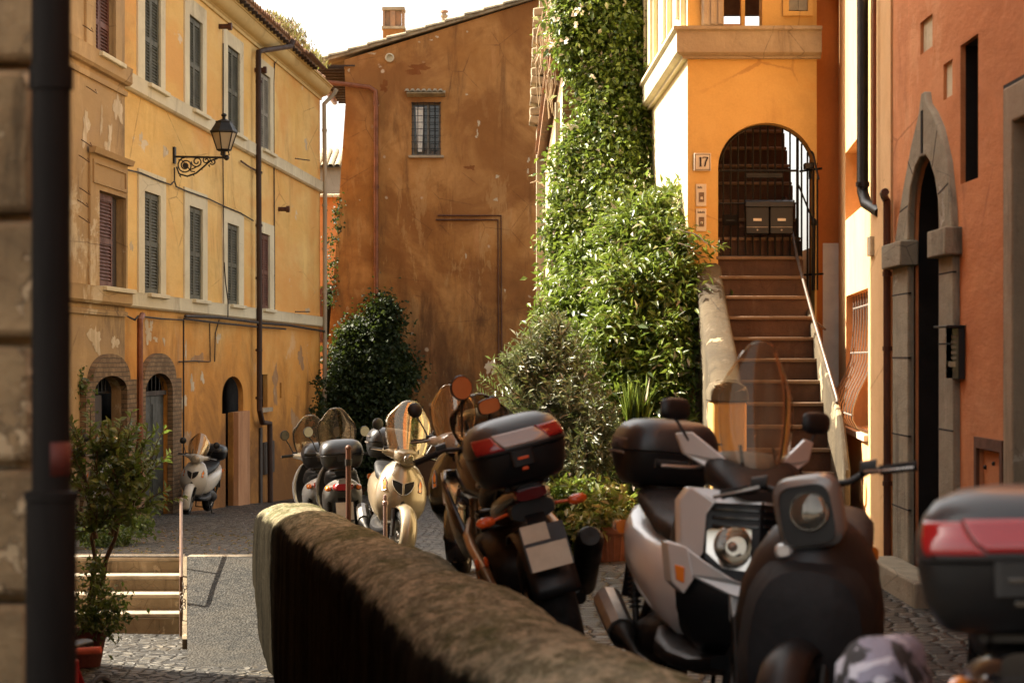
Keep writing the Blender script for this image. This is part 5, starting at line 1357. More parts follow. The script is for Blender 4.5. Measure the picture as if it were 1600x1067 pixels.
# ivy cone on the brown house
iv = thing('ivy', 'dark green ivy mound climbing the foot of the brown wall', 'ivy', (-3.6,57.5,-2.4))
bl = [blob(597,492,15,26,57.6,.3),blob(590,530,36,36,57.5,.4),blob(560,540,28,32,57.5,.35),blob(568,580,50,34,57.4,.5),blob(618,590,20,36,57.4,.4),blob(560,635,55,40,57.3,.5),blob(606,650,34,44,57.3,.5),blob(540,690,38,44,57.2,.5),blob(584,700,50,50,57.2,.5),blob(520,640,18,30,57.3,.4)]
cloud('foliage', bl+[blob(546,560,10,14,57.4,.2),blob(640,575,10,10,57.4,.2),blob(528,600,9,16,57.4,.2)], 40000, .095, .07, M['ivy'], iv, cl=40, cr=.15, front=FR, lo=.55, hi=1.16)
cloud('inner_foliage', bl, 14000, .16, .14, M['ivy'], iv, cl=30, cr=.15, lo=.2, hi=.75, front=FR)
stems('stem', [[(-3.6,57.7,-2.4),(-3.5,57.8,0),(-3.4,57.8,2)]], M['twig'], iv, .05)
# creeper specks on the edge of the brown house and the ochre house
cr_ = thing('wall_creeper', 'sparse creeper on the pale corner pipe of the ochre house', 'creeper', at(500,780,55.))
bl = [blob(503,620,5,40,54.8,.15),blob(504,700,8,60,54.6,.2),blob(498,660,8,20,54.5,.2)]
cloud('foliage', bl, 900, .09, .07, M['ivy'], cr_, cl=10, cr=.08)
cr_ = thing('wall_creeper', 'thin creeper clinging to the upper left edge of the brown house', 'creeper', at(522,460,57.9))
cloud('foliage', [blob(526,330,4,30,57.8,.1),blob(521,400,5,40,57.8,.1),blob(517,455,5,25,57.8,.1)], 420, .08, .06, M['ivy'], cr_, cl=8, cr=.07)
cr_ = thing('wall_creeper', 'leafy creeper around the brick arch at the tan end of the ochre house', 'creeper', LH.P(LH.u(150),-1.2,.3))
bl=[]
for (x,y,rx,ry) in ((122,615,8,35),(128,680,14,35),(200,690,7,50),(207,730,8,30),(150,700,25,20),(188,740,20,20)):
    dd=LH.d(x)-.2; bl.append(blob(x,y,rx,ry,dd,.12))
cloud('foliage', bl, 1300, .065, .05, M['shrub'], cr_, cl=12, cr=.08)
# weeds along the roof edge
wd = thing('roof_weeds', 'dry weeds growing along the gutter edge of the ochre roof', 'weeds', LH.P(LH.u(430),8.45,.4))
P_=[]
for k in range(1700):
    px=rnd.choice((rnd.uniform(385,420),rnd.uniform(412,440),rnd.uniform(425,462),rnd.uniform(455,478))); dens=.5; u_=LH.u(px)
    h_=.22*math.exp(-((px-428)/22)**2)+.06+.12*rnd.random(); P_.append(LH.P(u_,8.47+rnd.random()**1.4*h_,.38+rnd.uniform(-.25,.2)))
P_=np.array([tuple(p) for p in P_]); m=len(P_); leafmesh('foliage', P_, unit(m)*.6+[0,0,.9], unit(m), .08+.08*nr.rand(m), np.full(m,.03), M['weed'], wd)
# potted shrub beside the steps, with two stems
pc = at(135,1052,18.6); pc.z=-1.10
ps = thing('potted_shrub', 'tall leafy shrub on thin stems in a red brown pot beside the stone steps', 'potted shrub', pc)
pot(pc, .17, .30, simple('dark_red_pot',(.13,.035,.022),.8,.3), ps)
ln=[[pc+Vector((-.02,0,.25)),at(140,930,18.6),at(147,840,18.6),at(155,760,18.5),at(140,680,18.5)],[pc+Vector((.03,0,.25)),at(158,930,18.6),at(176,840,18.5),at(200,760,18.5),at(215,690,18.4)],[at(150,840,18.5),at(130,740,18.5),at(125,690,18.4)],[at(176,840,18.5),at(185,730,18.5)],[at(176,830,18.5),at(225,760,18.4)]]
stems('stem', ln, M['twig'], ps, .028)
bl=[blob(140,715,38,34,18.5,.3),blob(185,722,45,30,18.5,.3),blob(215,745,36,34,18.5,.3),blob(150,760,48,50,18.4,.3),blob(205,785,40,36,18.4,.3),blob(150,820,36,26,18.4,.25)]
P_,D_,N_,L_,W_,ln = sprays(125, bl, 15, .075, .034, .28)
leafmesh('foliage', P_,D_,N_,L_,W_, M['shrub'], ps)
stems('twig', ln, M['twig'], ps, .006)
bl=[blob(125,960,18,35,18.4,.12),blob(160,965,26,22,18.4,.12),blob(175,940,14,20,18.4,.1),blob(150,900,8,30,18.5,.08)]
cloud('low_foliage', bl, 1300, .05, .026, M['shrub'], ps, cl=10, cr=.05, lo=.2, hi=1.15)
# low plants on the terrace under the shrub and litter
lw = thing('low_plant', 'low scrubby plant on the terrace edge behind the potted shrub', 'plant', at(140,850,24.))
bl=[blob(130,825,22,14,24.,.25),blob(170,838,30,8,24.5,.3),blob(215,818,14,6,25.5,.3)]
cloud('foliage', bl, 1500, .06, .035, M['shrub'], lw, cl=10, cr=.06)
P_=[];
for k in range(260):
    y=rnd.uniform(22.3,30); x=rnd.uniform(-.19*y,-.06*y-1.0)-.0; P_.append((x,y,zs(x,y)+.012))
P_=np.array(P_); m=len(P_); o=leafmesh('fallen_leaves', P_, unit(m)*[1,1,.1], np.tile([0,0,1.],(m,1)), .03+.04*nr.rand(m), np.full(m,.03), M['weed'], None); tag(o, kind='stuff')
# ------------------------------------------------------------------ scooters and motorcycle
M['gold'] = paint('champagne_paint', (.27,.215,.14), .28, .5, .35, .12)
M['silver'] = paint('silver_paint', (.60,.61,.60), .28, .5, .3, .08)
M['greyp'] = paint('grey_paint', (.22,.22,.215), .3, .5, .5, .15)
M['white_p'] = paint('cream_white_paint', (.55,.52,.46), .3, .5, 0., .2)
M['blackp'] = paint('black_paint', (.006,.006,.007), .22, .5, 0., .03)
M['plastic'] = simple('black_plastic_trim', (.008,.008,.009), .42, .3, 8, .25, .001, bscale=250)
M['boxlid'] = paint('dark_box_lid', (.012,.014,.018), .36, .15, 0., .05)
M['seat'] = simple('black_seat_vinyl', (.010,.010,.011), .5, .3, 10, .3, .001, bscale=300)
M['rubber'] = simple('tyre_rubber', (.009,.009,.009), .85, .3, 20, .5, .003, bscale=90)
M['alloy'] = simple('grey_alloy', (.36,.34,.31), .35, .3, 8, .1, .001, metal=.9)
M['chrome'] = simple('chrome', (.70,.66,.60), .12, .1, 8, .02, .001, metal=1.)
M['engine'] = simple('dark_engine_metal', (.030,.027,.024), .45, .4, 10, .3, .002, metal=.7)
M['redlens'] = paint('red_reflector', (.26,.005,.009), .12, .7, 0., .03)
M['palelens'] = paint('pale_bulb_highlight', (.36,.30,.27), .15, .9, 0., .05)
M['amber'] = paint('amber_lens', (.75,.20,.02), .15, .8, 0., .03)
M['orange'] = paint('orange_lens', (.70,.10,.015), .2, .6, 0., .03)
M['plate'] = simple('weathered_plate', (.52,.47,.36), .5, .15, 10, .1)
M['mirror'] = simple('mirror_glass', (.80,.62,.48), .04, .05, 8, 0, .001, metal=1.)
M['bronze'] = paint('bronze_frame', (.30,.17,.075), .35, .3, .5, .15)
def glas(name, tint, refl=.12, alpha=.85, ior=1.22, haze=.10):
    t = NT(name); tr = t.n('ShaderNodeBsdfTransparent'); tr.inputs[0].default_value = (*tint,1)
    gl = t.n('ShaderNodeBsdfGlossy'); gl.inputs['Roughness'].default_value = .04; gl.inputs[0].default_value = (1,.93,.82,1)
    df = t.n('ShaderNodeBsdfDiffuse'); df.inputs[0].default_value = (.5,.42,.3,1)
    fr = t.n('ShaderNodeFresnel'); fr.inputs[0].default_value = ior
    m1 = t.n('ShaderNodeMixShader'); t.set(m1.inputs[0], t.math('ADD', t.math('MULTIPLY', t.ramp(t.noise(2.5,6,.7,.5,(3,3,.3)),.45,.7), haze), .04)); t.t.links.new(tr.outputs[0], m1.inputs[1]); t.t.links.new(df.outputs[0], m1.inputs[2])
    m2 = t.n('ShaderNodeMixShader'); t.set(m2.inputs[0], t.math('ADD', fr.outputs[0], refl)); t.t.links.new(m1.outputs[0], m2.inputs[1]); t.t.links.new(gl.outputs[0], m2.inputs[2])
    t.t.links.new(m2.outputs[0], t.out.inputs[0]); return t.m
M['screen'] = glas('clear_windscreen', (.88,.85,.78), .01)
M['screenbright'] = glas('reflection_streak_windscreen', (.85,.74,.58), .10, .85, 1.5, .45)  # reflection streaks painted in as pale diffuse haze
M['lens'] = glas('headlamp_lens', (.92,.90,.86), .12)
M['smoke'] = glas('smoked_screen', (.55,.48,.38), .04)
V = Vector
D_=math.radians
def se(c, a, b, p=2.5, n=24):
    """superellipse ring"""
    c=V(c);a=V(a);b=V(b);r=[]
    for k in range(n):
        t=2*PI*k/n; ct,st_=math.cos(t),math.sin(t)
        r.append(c+a*(math.copysign(abs(ct)**(2/p),ct))+b*(math.copysign(abs(st_)**(2/p),st_)))
    return r
def sl(mb, secs, n=24, caps=True):
    return mb.rings([se(*s_, n=n) for s_ in secs], caps=caps)
def wheel(parent, x, R, w, name, Msteer=None, spokes=5, mat='alloy', disc=True):
    f = (lambda p: Msteer@V(p)) if Msteer is not None else (lambda p: V(p))
    c = V((x,0,R)); pr = []
    for k in range(15):
        a = -PI*.78+2*PI*.78*k/14; rt=w*.5
        pr.append((R-rt*.95+rt*.95*math.cos(a), rt*math.sin(a)))
    mb = MB(); mb.lathe([(pr[0][0]-.006,pr[0][1])]+pr+[(pr[-1][0]-.006,pr[-1][1])], (0,0,0), 'Y', 40)
    mb.v = [tuple(f(V(p)+c)) for p in mb.v]; ty = mb.build(name, M['rubber'], parent)
    mb = MB(); ri = pr[0][0]
    mb.lathe([(ri,-w*.42),(ri-.012,-w*.40),(ri-.02,-w*.2),(ri-.02,w*.2),(ri-.012,w*.40),(ri,w*.42)], (0,0,0), 'Y', 40)
    mb.lathe([(0,-w*.3),(.035,-w*.3),(.045,-w*.2),(.045,w*.2),(.035,w*.3),(0,w*.3)], (0,0,0), 'Y', 16)
    for k in range(spokes):
        a=2*PI*k/spokes+.3; d_=V((math.cos(a),0,math.sin(a))); mb.bar(d_*.03,d_*(ri-.015),.03,.022,up=(0,1,0))
        a2=a+.25; mb.bar(d_*.05,V((math.cos(a2),0,math.sin(a2)))*(ri-.015),.02,.018,up=(0,1,0))
    mb.v = [tuple(f(V(p)+c)) for p in mb.v]; mb.build('rim', M[mat], ty, bevel=.002)
    if disc:
        mb = MB(); mb.lathe([(.06,w*.5+.01),(.095,w*.5+.01),(.095,w*.5+.014),(.06,w*.5+.014)], (0,0,0), 'Y', 30); mb.v = [tuple(f(V(p)+c)) for p in mb.v]; mb.build('brake_disc', M['steel'], ty)
    return ty
def boxring(z, hx, hy, cx, cz, p=3.6, n=40, tilt=0.):
    return se((cx,0,cz+z), (hx,0,0), (0,hy,0), p, n)
def topbox(parent, cx, cz, s=1., style='black', lidmat='boxlid', w=1.):
    """rounded top case; centre of its underside at cx,cz"""
    hy=.225*s*w; hx=.205*s; T = V((cx,0,cz))
    mb = MB(); mb.rings([boxring(z*s,hx*a,hy*b,cx,cz) for z,a,b in ((0,.72,.74),(.012,.80,.82),(.06,.92,.93),(.12,.985,.985),(.148,1.,1.),(.150,.985,.985))])
    b = mb.build('top_box', M['plastic'], parent, sharp=50)
    mb = MB(); mb.rings([boxring(z*s,hx*a,hy*b_,cx+o*s,cz) for z,a,b_,o in ((.154,.985,.985,0),(.156,1.012,1.012,0),(.175,1.012,1.012,0),(.205,.985,.99,.002),(.24,.92,.93,.006),(.27,.80,.82,.01),(.29,.6,.62,.012),(.298,.32,.35,.012),(.30,.05,.05,.012))])
    lid = mb.build('lid', M[lidmat], b, sharp=50)
    mb = MB(); mb.rings([boxring(z*s,hx*a,hy*a,cx,cz) for z,a in ((.1505,.99),(.1535,.99))]); mb.build('seal', M['dark'], b)
    def rearpatch(z0,z1,t0,t1,scale,mat,name,par,nz=6,nt=18,skew=0.):
        def P(u,v):
            z=z0+(z1-z0)*v; t=(t0+(t1-t0)*u)+skew*(v-.5); 
            prof=[(.0,.74),(.06,.93),(.12,.985),(.15,1.),(.175,1.012),(.205,.988),(.24,.925),(.27,.81),(.29,.61)]
            for (za,aa),(zb,ab) in zip(prof[:-1],prof[1:]):
                if za<=z<=zb: a=lerp(aa,ab,(z-za)/(zb-za)); break
            a*=scale; p=3.6; ct,st_=math.cos(PI+t),math.sin(PI+t)
            return V((cx+(.006 if z>.2 else 0)+hx*a*math.copysign(abs(ct)**(2/p),ct), hy*a*math.copysign(abs(st_)**(2/p),st_), cz+z*s))
        mb=MB(); mb.sheet(P,nt,nz); return mb.build(name,M[mat],par,solid=.006)
    if style in ('red','redfull'):
        rearpatch(.165,.235,-.95,-.22,1.012,'redlens','reflector',lid,skew=-.25)
        rearpatch(.172,.240,-.22,.30,1.014,'palelens' if style=='red' else 'redlens','reflector',lid,skew=-.25)  # pale variant paints a highlight between the red reflectors
        rearpatch(.178,.240,.30,1.05,1.012,'redlens','reflector',lid,skew=-.2)
        rearpatch(.155,.168,-.7,1.1,1.02,'plastic','trim_strip',lid)
        mb=MB(); mb.rings([se((cx-hx-.006,0,cz+z*s),(.016,0,0),(0,.055,0),4,16) for z in (.085,.09,.15,.155)]); lk=mb.build('latch',M['plastic'],b)
        mb=MB(); mb.cbox((cx-hx-.024,0,cz+.118*s),.006,.05,.012); mb.build('latch_mark',M['orange' if style=='red' else 'blackp'],lk,bevel=.002)
        mb=MB(); mb.cbox((cx-hx-.012,0,cz+.07*s),.008,.028,.014); mb.build('latch_mark',M['orange' if style=='red' else 'blackp'],lk,bevel=.002)
    else:
        mb=MB(); mb.rings([se((cx-hx-.004,0,cz+z*s),(.014,0,0),(0,.05,0),4,16) for z in (.08,.085,.14,.145)]); mb.build('latch',M['plastic'],b)
        rearpatch(.125,.142,-1.3,1.3,1.01,'steel' if style=='line' else 'plastic','trim_strip',b)
        if style=='line':
            for sg in (-1,1):
                mb=MB(); mb.bar((cx-hx*.5,sg*(hy+.004),cz+.14*s),(cx+hx*.7,sg*(hy+.004),cz+.14*s),.008,.01); mb.bar((cx-hx*.3,sg*(hy*.985),cz+.20*s),(cx+hx*.75,sg*(hy*.985),cz+.20*s),.008,.008); mb.build('trim_strip',M['steel'],b)
    mb=MB(); mb.rings([se((cx+.02,0,cz-z),(.15*a,0,0),(0,.10*a,0),4,20) for z,a in ((.001,1),(.02,1),(.025,.9))])
    for sg in (-1,1): mb.tube([(cx+.22,sg*.11,cz-.07),(cx+.12,sg*.10,cz-.015),(cx-.12,sg*.09,cz-.012)],.012,8)
    mb.build('rack',M['engine'],parent)
    return b
def mirror(parent, base, top, f, r=.06, mat='mirror', shape='round', face=V((-1,-.42,-.05)), glass=True):
    mb=MB(); m_=(V(base)+V(top))/2+V((.02,0,.015)); mb.tube([f(base),f(m_),f(top)],.006,8)
    mo=mb.build('mirror',M['plastic'],parent)
    c=f(V(top)+V((0,0,r*.6))); fa=V(face).normalized(); u_=fa.cross(V((0,0,1))).normalized(); w_=u_.cross(fa)
    p_=2 if shape=='round' else 3.2; a=r*(1 if shape=='round' else 1.25); b=r*(1 if shape=='round' else .75)
    mb=MB(); mb.rings([se(c+fa*o,u_*a*k,w_*b*k,p_,24) for o,k in ((.006,.97),(.008,1.),(0,1.03),(-.012,.9),(-.02,.6),(-.023,.1))]); mb.build('mirror_shell',M['plastic'],mo)
    if glass:
        mb=MB(); mb.rings([se(c+fa*o,u_*a*.93,w_*b*.93,p_,24) for o in (.0082,.0095)]); mb.build('mirror_glass',M[mat],mo)
def windscreen(parent, f, x, zb, h, w, rake=.35, mat='screenbright', bulge=.07, p=2.6):
    def P(u,v):
        yy=(u*2-1); t=v
        ww=w*(.72+.28*math.sin(min(1,t*1.6)*PI/2)); top=(1-abs(yy)**p*.22)
        # narrower rounded top
        z=zb+h*t*top; 
        k=1.0 if t<.72 else math.sqrt(max(.0,1-((t-.72)/.285)**2*.55))
        return f(V((x-rake*h*t*top-bulge*yy*yy, yy*ww*k, z)))
    mb=MB(); mb.sheet(P,20,20); o=mb.build('windscreen',M[mat],parent,solid=.004,fixn=False)
    mb=MB(); mb.tube([P(1 if i>40 else (0 if i<20 else (i-20)/20), i/20 if i<20 else (1 if i<=40 else (60-i)/20))+V((0,0,0)) for i in range(0,61)],.002,5,caps=False); mb.build('screen_edge',M['lens'],o)
    mb=MB()
    for sg in (-1,1): mb.tube([f(V((x-.01,sg*.06,zb-.08))),f(V((x-.02,sg*w*.45,zb+.04))),f(V((x-.06-rake*.12,sg*w*.45,zb+.14)))],.007,6)
    mb.build('screen_bracket',M['plastic'],o)
def bars(parent, f, x=.36, z=1.0, hw=.33, levers=True, rise=.0):
    mb=MB(); pts=[(x-.06,hw,z+.0+rise),(x-.03,hw*.55,z+.005+rise),(x,.12,z-.02),(x,-.12,z-.02),(x-.03,-hw*.55,z+.005+rise),(x-.06,-hw,z+rise)]
    mb.tube([f(V(p)) for p in pts],.011,8); hb=mb.build('handlebar',M['engine'],parent)
    for sg in (-1,1):
        a=V((x-.043,sg*(hw-.115),z+.003+rise)); b=V((x-.066,sg*(hw+.005),z+rise)); mb=MB(); mb.tube([f(a),f(a.lerp(b,.05)),f(a.lerp(b,.95)),f(b)],[.02,.0165,.0165,.019],10); mb.build('grip',M['rubber'],hb)
        if levers:
            mb=MB(); mb.tube([f(V((x+.02,sg*(hw-.15),z+.005+rise))),f(V((x+.045,sg*(hw-.09),z+rise))),f(V((x+.02,sg*(hw+.01),z-.005+rise)))],[.009,.006,.007],6); mb.build('lever',M['alloy'],hb)
            mb=MB(); mb.rings([se(f(V((x-.01+.0*k,sg*(hw-.17+.045*k),z+.02+rise))),V((.022,0,0)),V((0,0,.022)),3,12) for k in (0,.3,.7,1.2)]); mb.build('switch_housing',M['plastic'],hb)
    return hb
def steerM(ang, x=.42, tilt=math.radians(26)):
    ax=V((-math.sin(tilt),0,math.cos(tilt))); T=Matrix.Translation(V((x,0,.7))); return T@Matrix.Rotation(ang,4,ax)@T.inverted()
def lamp_round(parent, f, c, fa, r, name='headlight', depth=.05):
    c=V(c); fa=V(fa).normalized(); u_=V((0,1,0)); w_=fa.cross(u_)
    R_=lambda o,k: se(c+fa*o,u_*r*k,w_*r*k,2,24)
    mb=MB(); mb.rings([[f(p) for p in R_(o,k)] for o,k in ((-depth,.3),(-depth*.6,.75),(0,1.),(.012,1.04),(.016,1.0),(.006,.93),(-depth*.3,.75),(-depth*.75,.3),(-depth*.8,.02))],caps=False); h=mb.build(name,M['chrome'],parent)
    mb=MB(); mb.rings([[f(p) for p in R_(o,k)] for o,k in ((.012,.98),(.022,.8),(.028,.4),(.029,.02))],caps=False); mb.build('lens',M['lens'],h)
    mb=MB(); mb.ell(f(c-fa*depth*.25),.018,.018,.018,10,8); mb.build('bulb',M['palelens'],h)
    return h
def scooter(name, label, cat, loc, ang, paintm='silver', lean=0., steer=0., style='classic', screen=(.5,.22), box='black', bs=1., boxw=1., grp=None, rot=None, mirrors=True, small=False, trim='plastic', plate=True, bottom=True, boxz=.83, mirrorglass='pane', headp=None, tail='redlens'):
    root = thing(name, label, cat, (0,0,0), grp)
    S_=steerM(steer); f=lambda p: S_@V(p); I=lambda p: V(p)
    PM=M[paintm]
    wheel(root,.64,.255,.115,'front_wheel',S_); wheel(root,-.62,.25,.125,'rear_wheel',None)
    # fork and mudguard
    mb=MB()
    for sg in (-1,1): mb.tube([f(V((.64,sg*.075,.255))),f(V((.555,sg*.075,.50)))],[.02,.024],10)
    mb.tube([f(V((.57,0,.48))),f(V((.43,0,.86)))],.03,10); mb.build('fork',M['engine'],root)
    mb=MB()
    def fen(u,v):
        a=lerp(-.45,2.3,u); rr=.285; y=lerp(-1,1,v); return f(V((.64+math.cos(a)*(rr+.02-.045*y*y), y*.075, .255+math.sin(a)*(rr+.02-.045*y*y))))
    mb.sheet(fen,18,8); mb.build('mudguard',PM,root,solid=.006)
    # apron
    W=.245 if style=='maxi' else .215
    mb=MB(); Z=((.33,.13,.43,.04),(.40,W*.85,.48,.05),(.50,W*1.06,.525,.06),(.60,W*1.12,.535,.07),(.70,W*1.08,.515,.08),(.80,W*.93,.475,.08),(.88,W*.70,.43,.06),(.925,W*.42,.40,.04))
    R=[]
    for z,w_,x_,th in Z:
        r=[]
        for k in range(21):
            yy=-1+2*k/20; r.append((x_+.03-.15*abs(yy)**2.2, yy*w_, z))
        for k in range(21):
            yy=1-2*k/20; r.append((x_-th-.06-.035*abs(yy)**2, yy*w_*.93, z))
        R.append(r)
    mb.rings(R); ap=mb.build('front_apron',PM if style!='maxi' else M['plastic'],root,sharp=60)
    mb=MB()  # inner leg side panel
    mb.rings([[(x_-th-.065,yy*w_*.88,z) for yy in (-1,-.5,0,.5,1)]+[(x_-th-.10,yy*w_*.8,z) for yy in (1,.5,0,-.5,-1)] for z,w_,x_,th in Z]); mb.build('inner_shield',M['plastic'],root)
    if style=='classic' or style=='gold':
        # shield shaped twin air intake with bright rim, side blinkers
        def ap_x(y,z):
            for (za,wa,xa,_),(zb,wb,xb,_) in zip(Z[:-1],Z[1:]):
                if za<=z<=zb:
                    t=(z-za)/(zb-za); w_=lerp(wa,wb,t); x_=lerp(xa,xb,t); return x_+.03-.15*min(1,abs(y/w_))**2.2
            return .45
        def patch(pts,mat,nm,off,par,th=.004):
            mb=MB(); P_=[V((ap_x(y,z)+off,y,z)) for y,z in pts]; c_=sum(P_,V())/len(P_); c_.x=ap_x(c_.y,c_.z)+off; n_=len(P_)
            mb.add([c_]+P_+[p-V((.03,0,0)) for p in P_],[(0,1+i,1+(i+1)%n_) for i in range(n_)]+[(1+i,1+n_+i,1+n_+(i+1)%n_,1+(i+1)%n_) for i in range(n_)]); return mb.build(nm,M[mat],par)
        sh_=[(0,.735),(.05,.755),(.105,.765),(.10,.72),(.075,.675),(.04,.645),(0,.63)]
        for sg in (-1,1):
            pts=[(sg*(.006+y*.92),z) for y,z in sh_]; patch(pts,'dark','air_intake',.006,ap)
            mb=MB(); mb.tube([V((ap_x(y,z)+.009,y,z)) for y,z in pts+[pts[0]]],.0045,6); mb.build('intake_rim',M['alloy'],ap)
            bl_=[(sg*.165,.79),(sg*.185,.74),(sg*.182,.66),(sg*.15,.67),(sg*.150,.74)]
            patch(bl_,'amber','blinker',.004,ap)
            mb=MB(); mb.tube([V((ap_x(y,z)+.007,y,z)) for y,z in bl_+[bl_[0]]],.004,6); mb.build('blinker_rim',M['alloy'],ap)
    if style=='maxi':
        XF=lambda y,z: .605-.10*(z-.6)-1.9*y*y
        def face(pts,mat,nm,off,par,th=.05,bev=.006):
            mb=MB(); mb.poly([V((XF(y,z)+off,y,z)) for y,z in pts],back=(-th,0,0)); return mb.build(nm,mat,par,bevel=bev)
        for sg in (-1,1):
            m_=lambda L_: [(sg*y,z) for y,z in L_]
            face(m_([(.002,.955),(.002,.91),(.17,.905),(.195,.86),(.20,.72),(.235,.66),(.27,.70),(.28,.90),(.25,.955)]),PM,'nose_panel',.0,ap,.07)
            face(m_([(.001,.908),(.168,.902),(.192,.855),(.19,.70),(.1,.63),(.001,.61)]),M['plastic'],'nose_inner',-.03,ap,.08,0)
            for k in range(3): face(m_([(.01,.893-.03*k),(.165,.889-.03*k),(.172,.876-.03*k),(.01,.880-.03*k)]),M['blackp'],'grille_slat',-.014+.0*k,ap,.03,.002)
            h=lamp_round(ap,I,(XF(.108,.75)+.0,sg*.108,.752),(1,sg*.22,.15),.072,'headlight',.06)
            face(m_([(.03,.815),(.12,.83),(.19,.80),(.19,.72),(.13,.665),(.05,.66),(.03,.70)]),M['chrome'],'reflector_bowl',-.026,h,.02,.003)
            face(m_([(.001,.60),(.10,.63),(.20,.69),(.26,.735),(.31,.75),(.30,.69),(.24,.63),(.12,.575),(.001,.55)]),PM,'lower_lip',.012,ap,.08)
            face(m_([(.255,.735),(.315,.745),(.30,.60),(.26,.56),(.232,.62)]),PM,'blinker_pod',.02,ap,.10)
            face(m_([(.262,.66),(.292,.665),(.286,.61),(.262,.60)]),M['amber'],'blinker',.024,ap,.02,.003)
            face(m_([(.02,.55),(.105,.575),(.09,.47),(.03,.44)]),PM,'chin_panel',-.02,ap,.05)
            face(m_([(.002,1.005),(.002,.962),(.10,.985),(.25,1.075),(.275,1.15),(.225,1.16),(.10,1.06)]),PM,'cowl_wing',-.10,ap,.03)
            mb=MB(); mb.rings([se((x_,sg*y_,z_),(0,.016,0),(.0,0,h_),3,16) for x_,y_,z_,h_ in ((.42,.25,.80,.10),(.30,.245,.76,.10),(.18,.225,.68,.07),(.12,.21,.62,.03))]); mb.build('side_fairing',M['plastic'],ap)
        mb=MB(); mb.rings([se((x_,0,z_),(0,w_,0),(.0,0,h_),2.8,24) for x_,z_,w_,h_ in ((.57,.94,.10,.02),(.50,.98,.16,.05),(.42,1.01,.19,.07),(.34,1.03,.17,.07),(.26,1.03,.10,.03))]); mb.build('dash',M['plastic'],ap)
    # floorboard and body
    mb=MB(); mb.rings([se((x_,0,z_),(0,w_,0),(0,0,h_),3.5) for x_,z_,w_,h_ in ((.47,.31,.13,.03),(.35,.285,.19,.04),(.10,.28,.20,.045),(-.08,.30,.20,.055),(-.15,.34,.17,.05))]); mb.build('floorboard',M['plastic'],root)
    if style=='maxi':
        mb=MB(); mb.rings([se((x_,0,z_),(0,w_,0),(0,0,h_),3) for x_,z_,w_,h_ in ((.42,.50,.09,.17),(.25,.46,.10,.15),(.05,.45,.11,.14),(-.1,.50,.12,.16))]); mb.build('tunnel',M['plastic'],root)
    mb=MB(); mb.rings([se((x_,0,(a+b)/2),(0,w_,0),(0,0,(b-a)/2),3.0) for x_,a,b,w_ in ((-.02,.36,.60,.09),(-.08,.33,.67,.15),(-.22,.36,.71,.185),(-.42,.43,.74,.20),(-.62,.52,.77,.195),(-.80,.60,.80,.155),(-.93,.68,.82,.10),(-1.0,.74,.82,.05))]); bd_=mb.build('body_panel',PM,root)
    mb=MB(); mb.rings([se((x_,0,z_),(0,w_,0),(0,0,h_),3.0) for x_,z_,w_,h_ in ((.06,.63,.06,.03),(.02,.69,.12,.05),(-.12,.745,.155,.055),(-.32,.77,.165,.06),(-.40,.80,.165,.055),(-.55,.84,.16,.055),(-.72,.86,.13,.045),(-.80,.86,.07,.025))]); mb.build('seat',M['seat'],root)
    mb=MB(); mb.rings([se((x_,0,z_),(0,w_,0),(0,0,h_),3) for x_,z_,w_,h_ in ((-.14,.40,.12,.06),(-.25,.33,.14,.10),(-.45,.30,.15,.11),(-.62,.27,.14,.10),(-.74,.26,.12,.07))]); mb.build('engine_case',M['engine'],root,sharp=50)
    for sg in (-1,1):
        mb=MB(); mb.tube([(-.62,sg*.115,.27),(-.70,sg*.14,.62)],[.016,.016],8)
        for k in range(9): mb.tube([V((-.62,sg*.115,.27)).lerp(V((-.70,sg*.14,.62)),.35+.06*k),V((-.62,sg*.115,.27)).lerp(V((-.70,sg*.14,.62)),.372+.06*k)],.028,10)
        mb.build('shock_absorber',M['engine'],root)
    mb=MB(); mb.tube([(-.30,-.15,.20),(-.42,-.17,.22),(-.50,-.185,.26),(-.55,-.19,.28),(-.86,-.19,.40),(-.90,-.19,.415)],[.018,.02,.03,.058,.062,.04],14); ex=mb.build('exhaust',M['engine'],root)
    mb=MB(); mb.bar((-.56,-.252,.30),(-.84,-.252,.41),.008,.07,up=(0,1,0)) if False else mb.tube([(-.57,-.20,.30),(-.84,-.20,.405)],.060,10); mb.build('heat_shield',M['alloy' if not small else 'engine'],ex)
    mb=MB(); mb.tube([(-.15,.13,.28),(-.20,.20,.02),(-.24,.24,.012)],.011,8); mb.tube([(-.2,-.10,.24),(-.28,-.12,.10),(-.28,.12,.10),(-.2,.10,.24)],.012,8); mb.build('stand',M['engine'],root)
    # tail
    mb=MB(); mb.rings([se((x_,0,.735),(0,w_,0),(0,0,h_),3,20) for x_,w_,h_ in ((-.93,.105,.045),(-.985,.095,.04),(-1.005,.075,.03))]); mb.build('tail_light',M[tail],root)
    for sg in (-1,1):
        mb=MB(); mb.rings([se((x_,sg*.15,.72),(0,w_,0),(0,0,h_),2.5,14) for x_,w_,h_ in ((-.84,.03,.03),(-.92,.026,.024),(-.935,.015,.012))]); mb.build('blinker',M['amber'],root)
    if plate:
        mb=MB(); mb.bar((-.86,0,.62),(-.98,0,.50),.12,.012); mb.cbox((-.985,0,.50),.01,.18,.19,Matrix.Rotation(.25,3,'Y')); pl=mb.build('plate_holder',M['plastic'],root)
        mb=MB(); mb.cbox((-.993,0,.50),.004,.17,.175,Matrix.Rotation(.25,3,'Y')); mb.build('number_plate',M['plate'],pl)
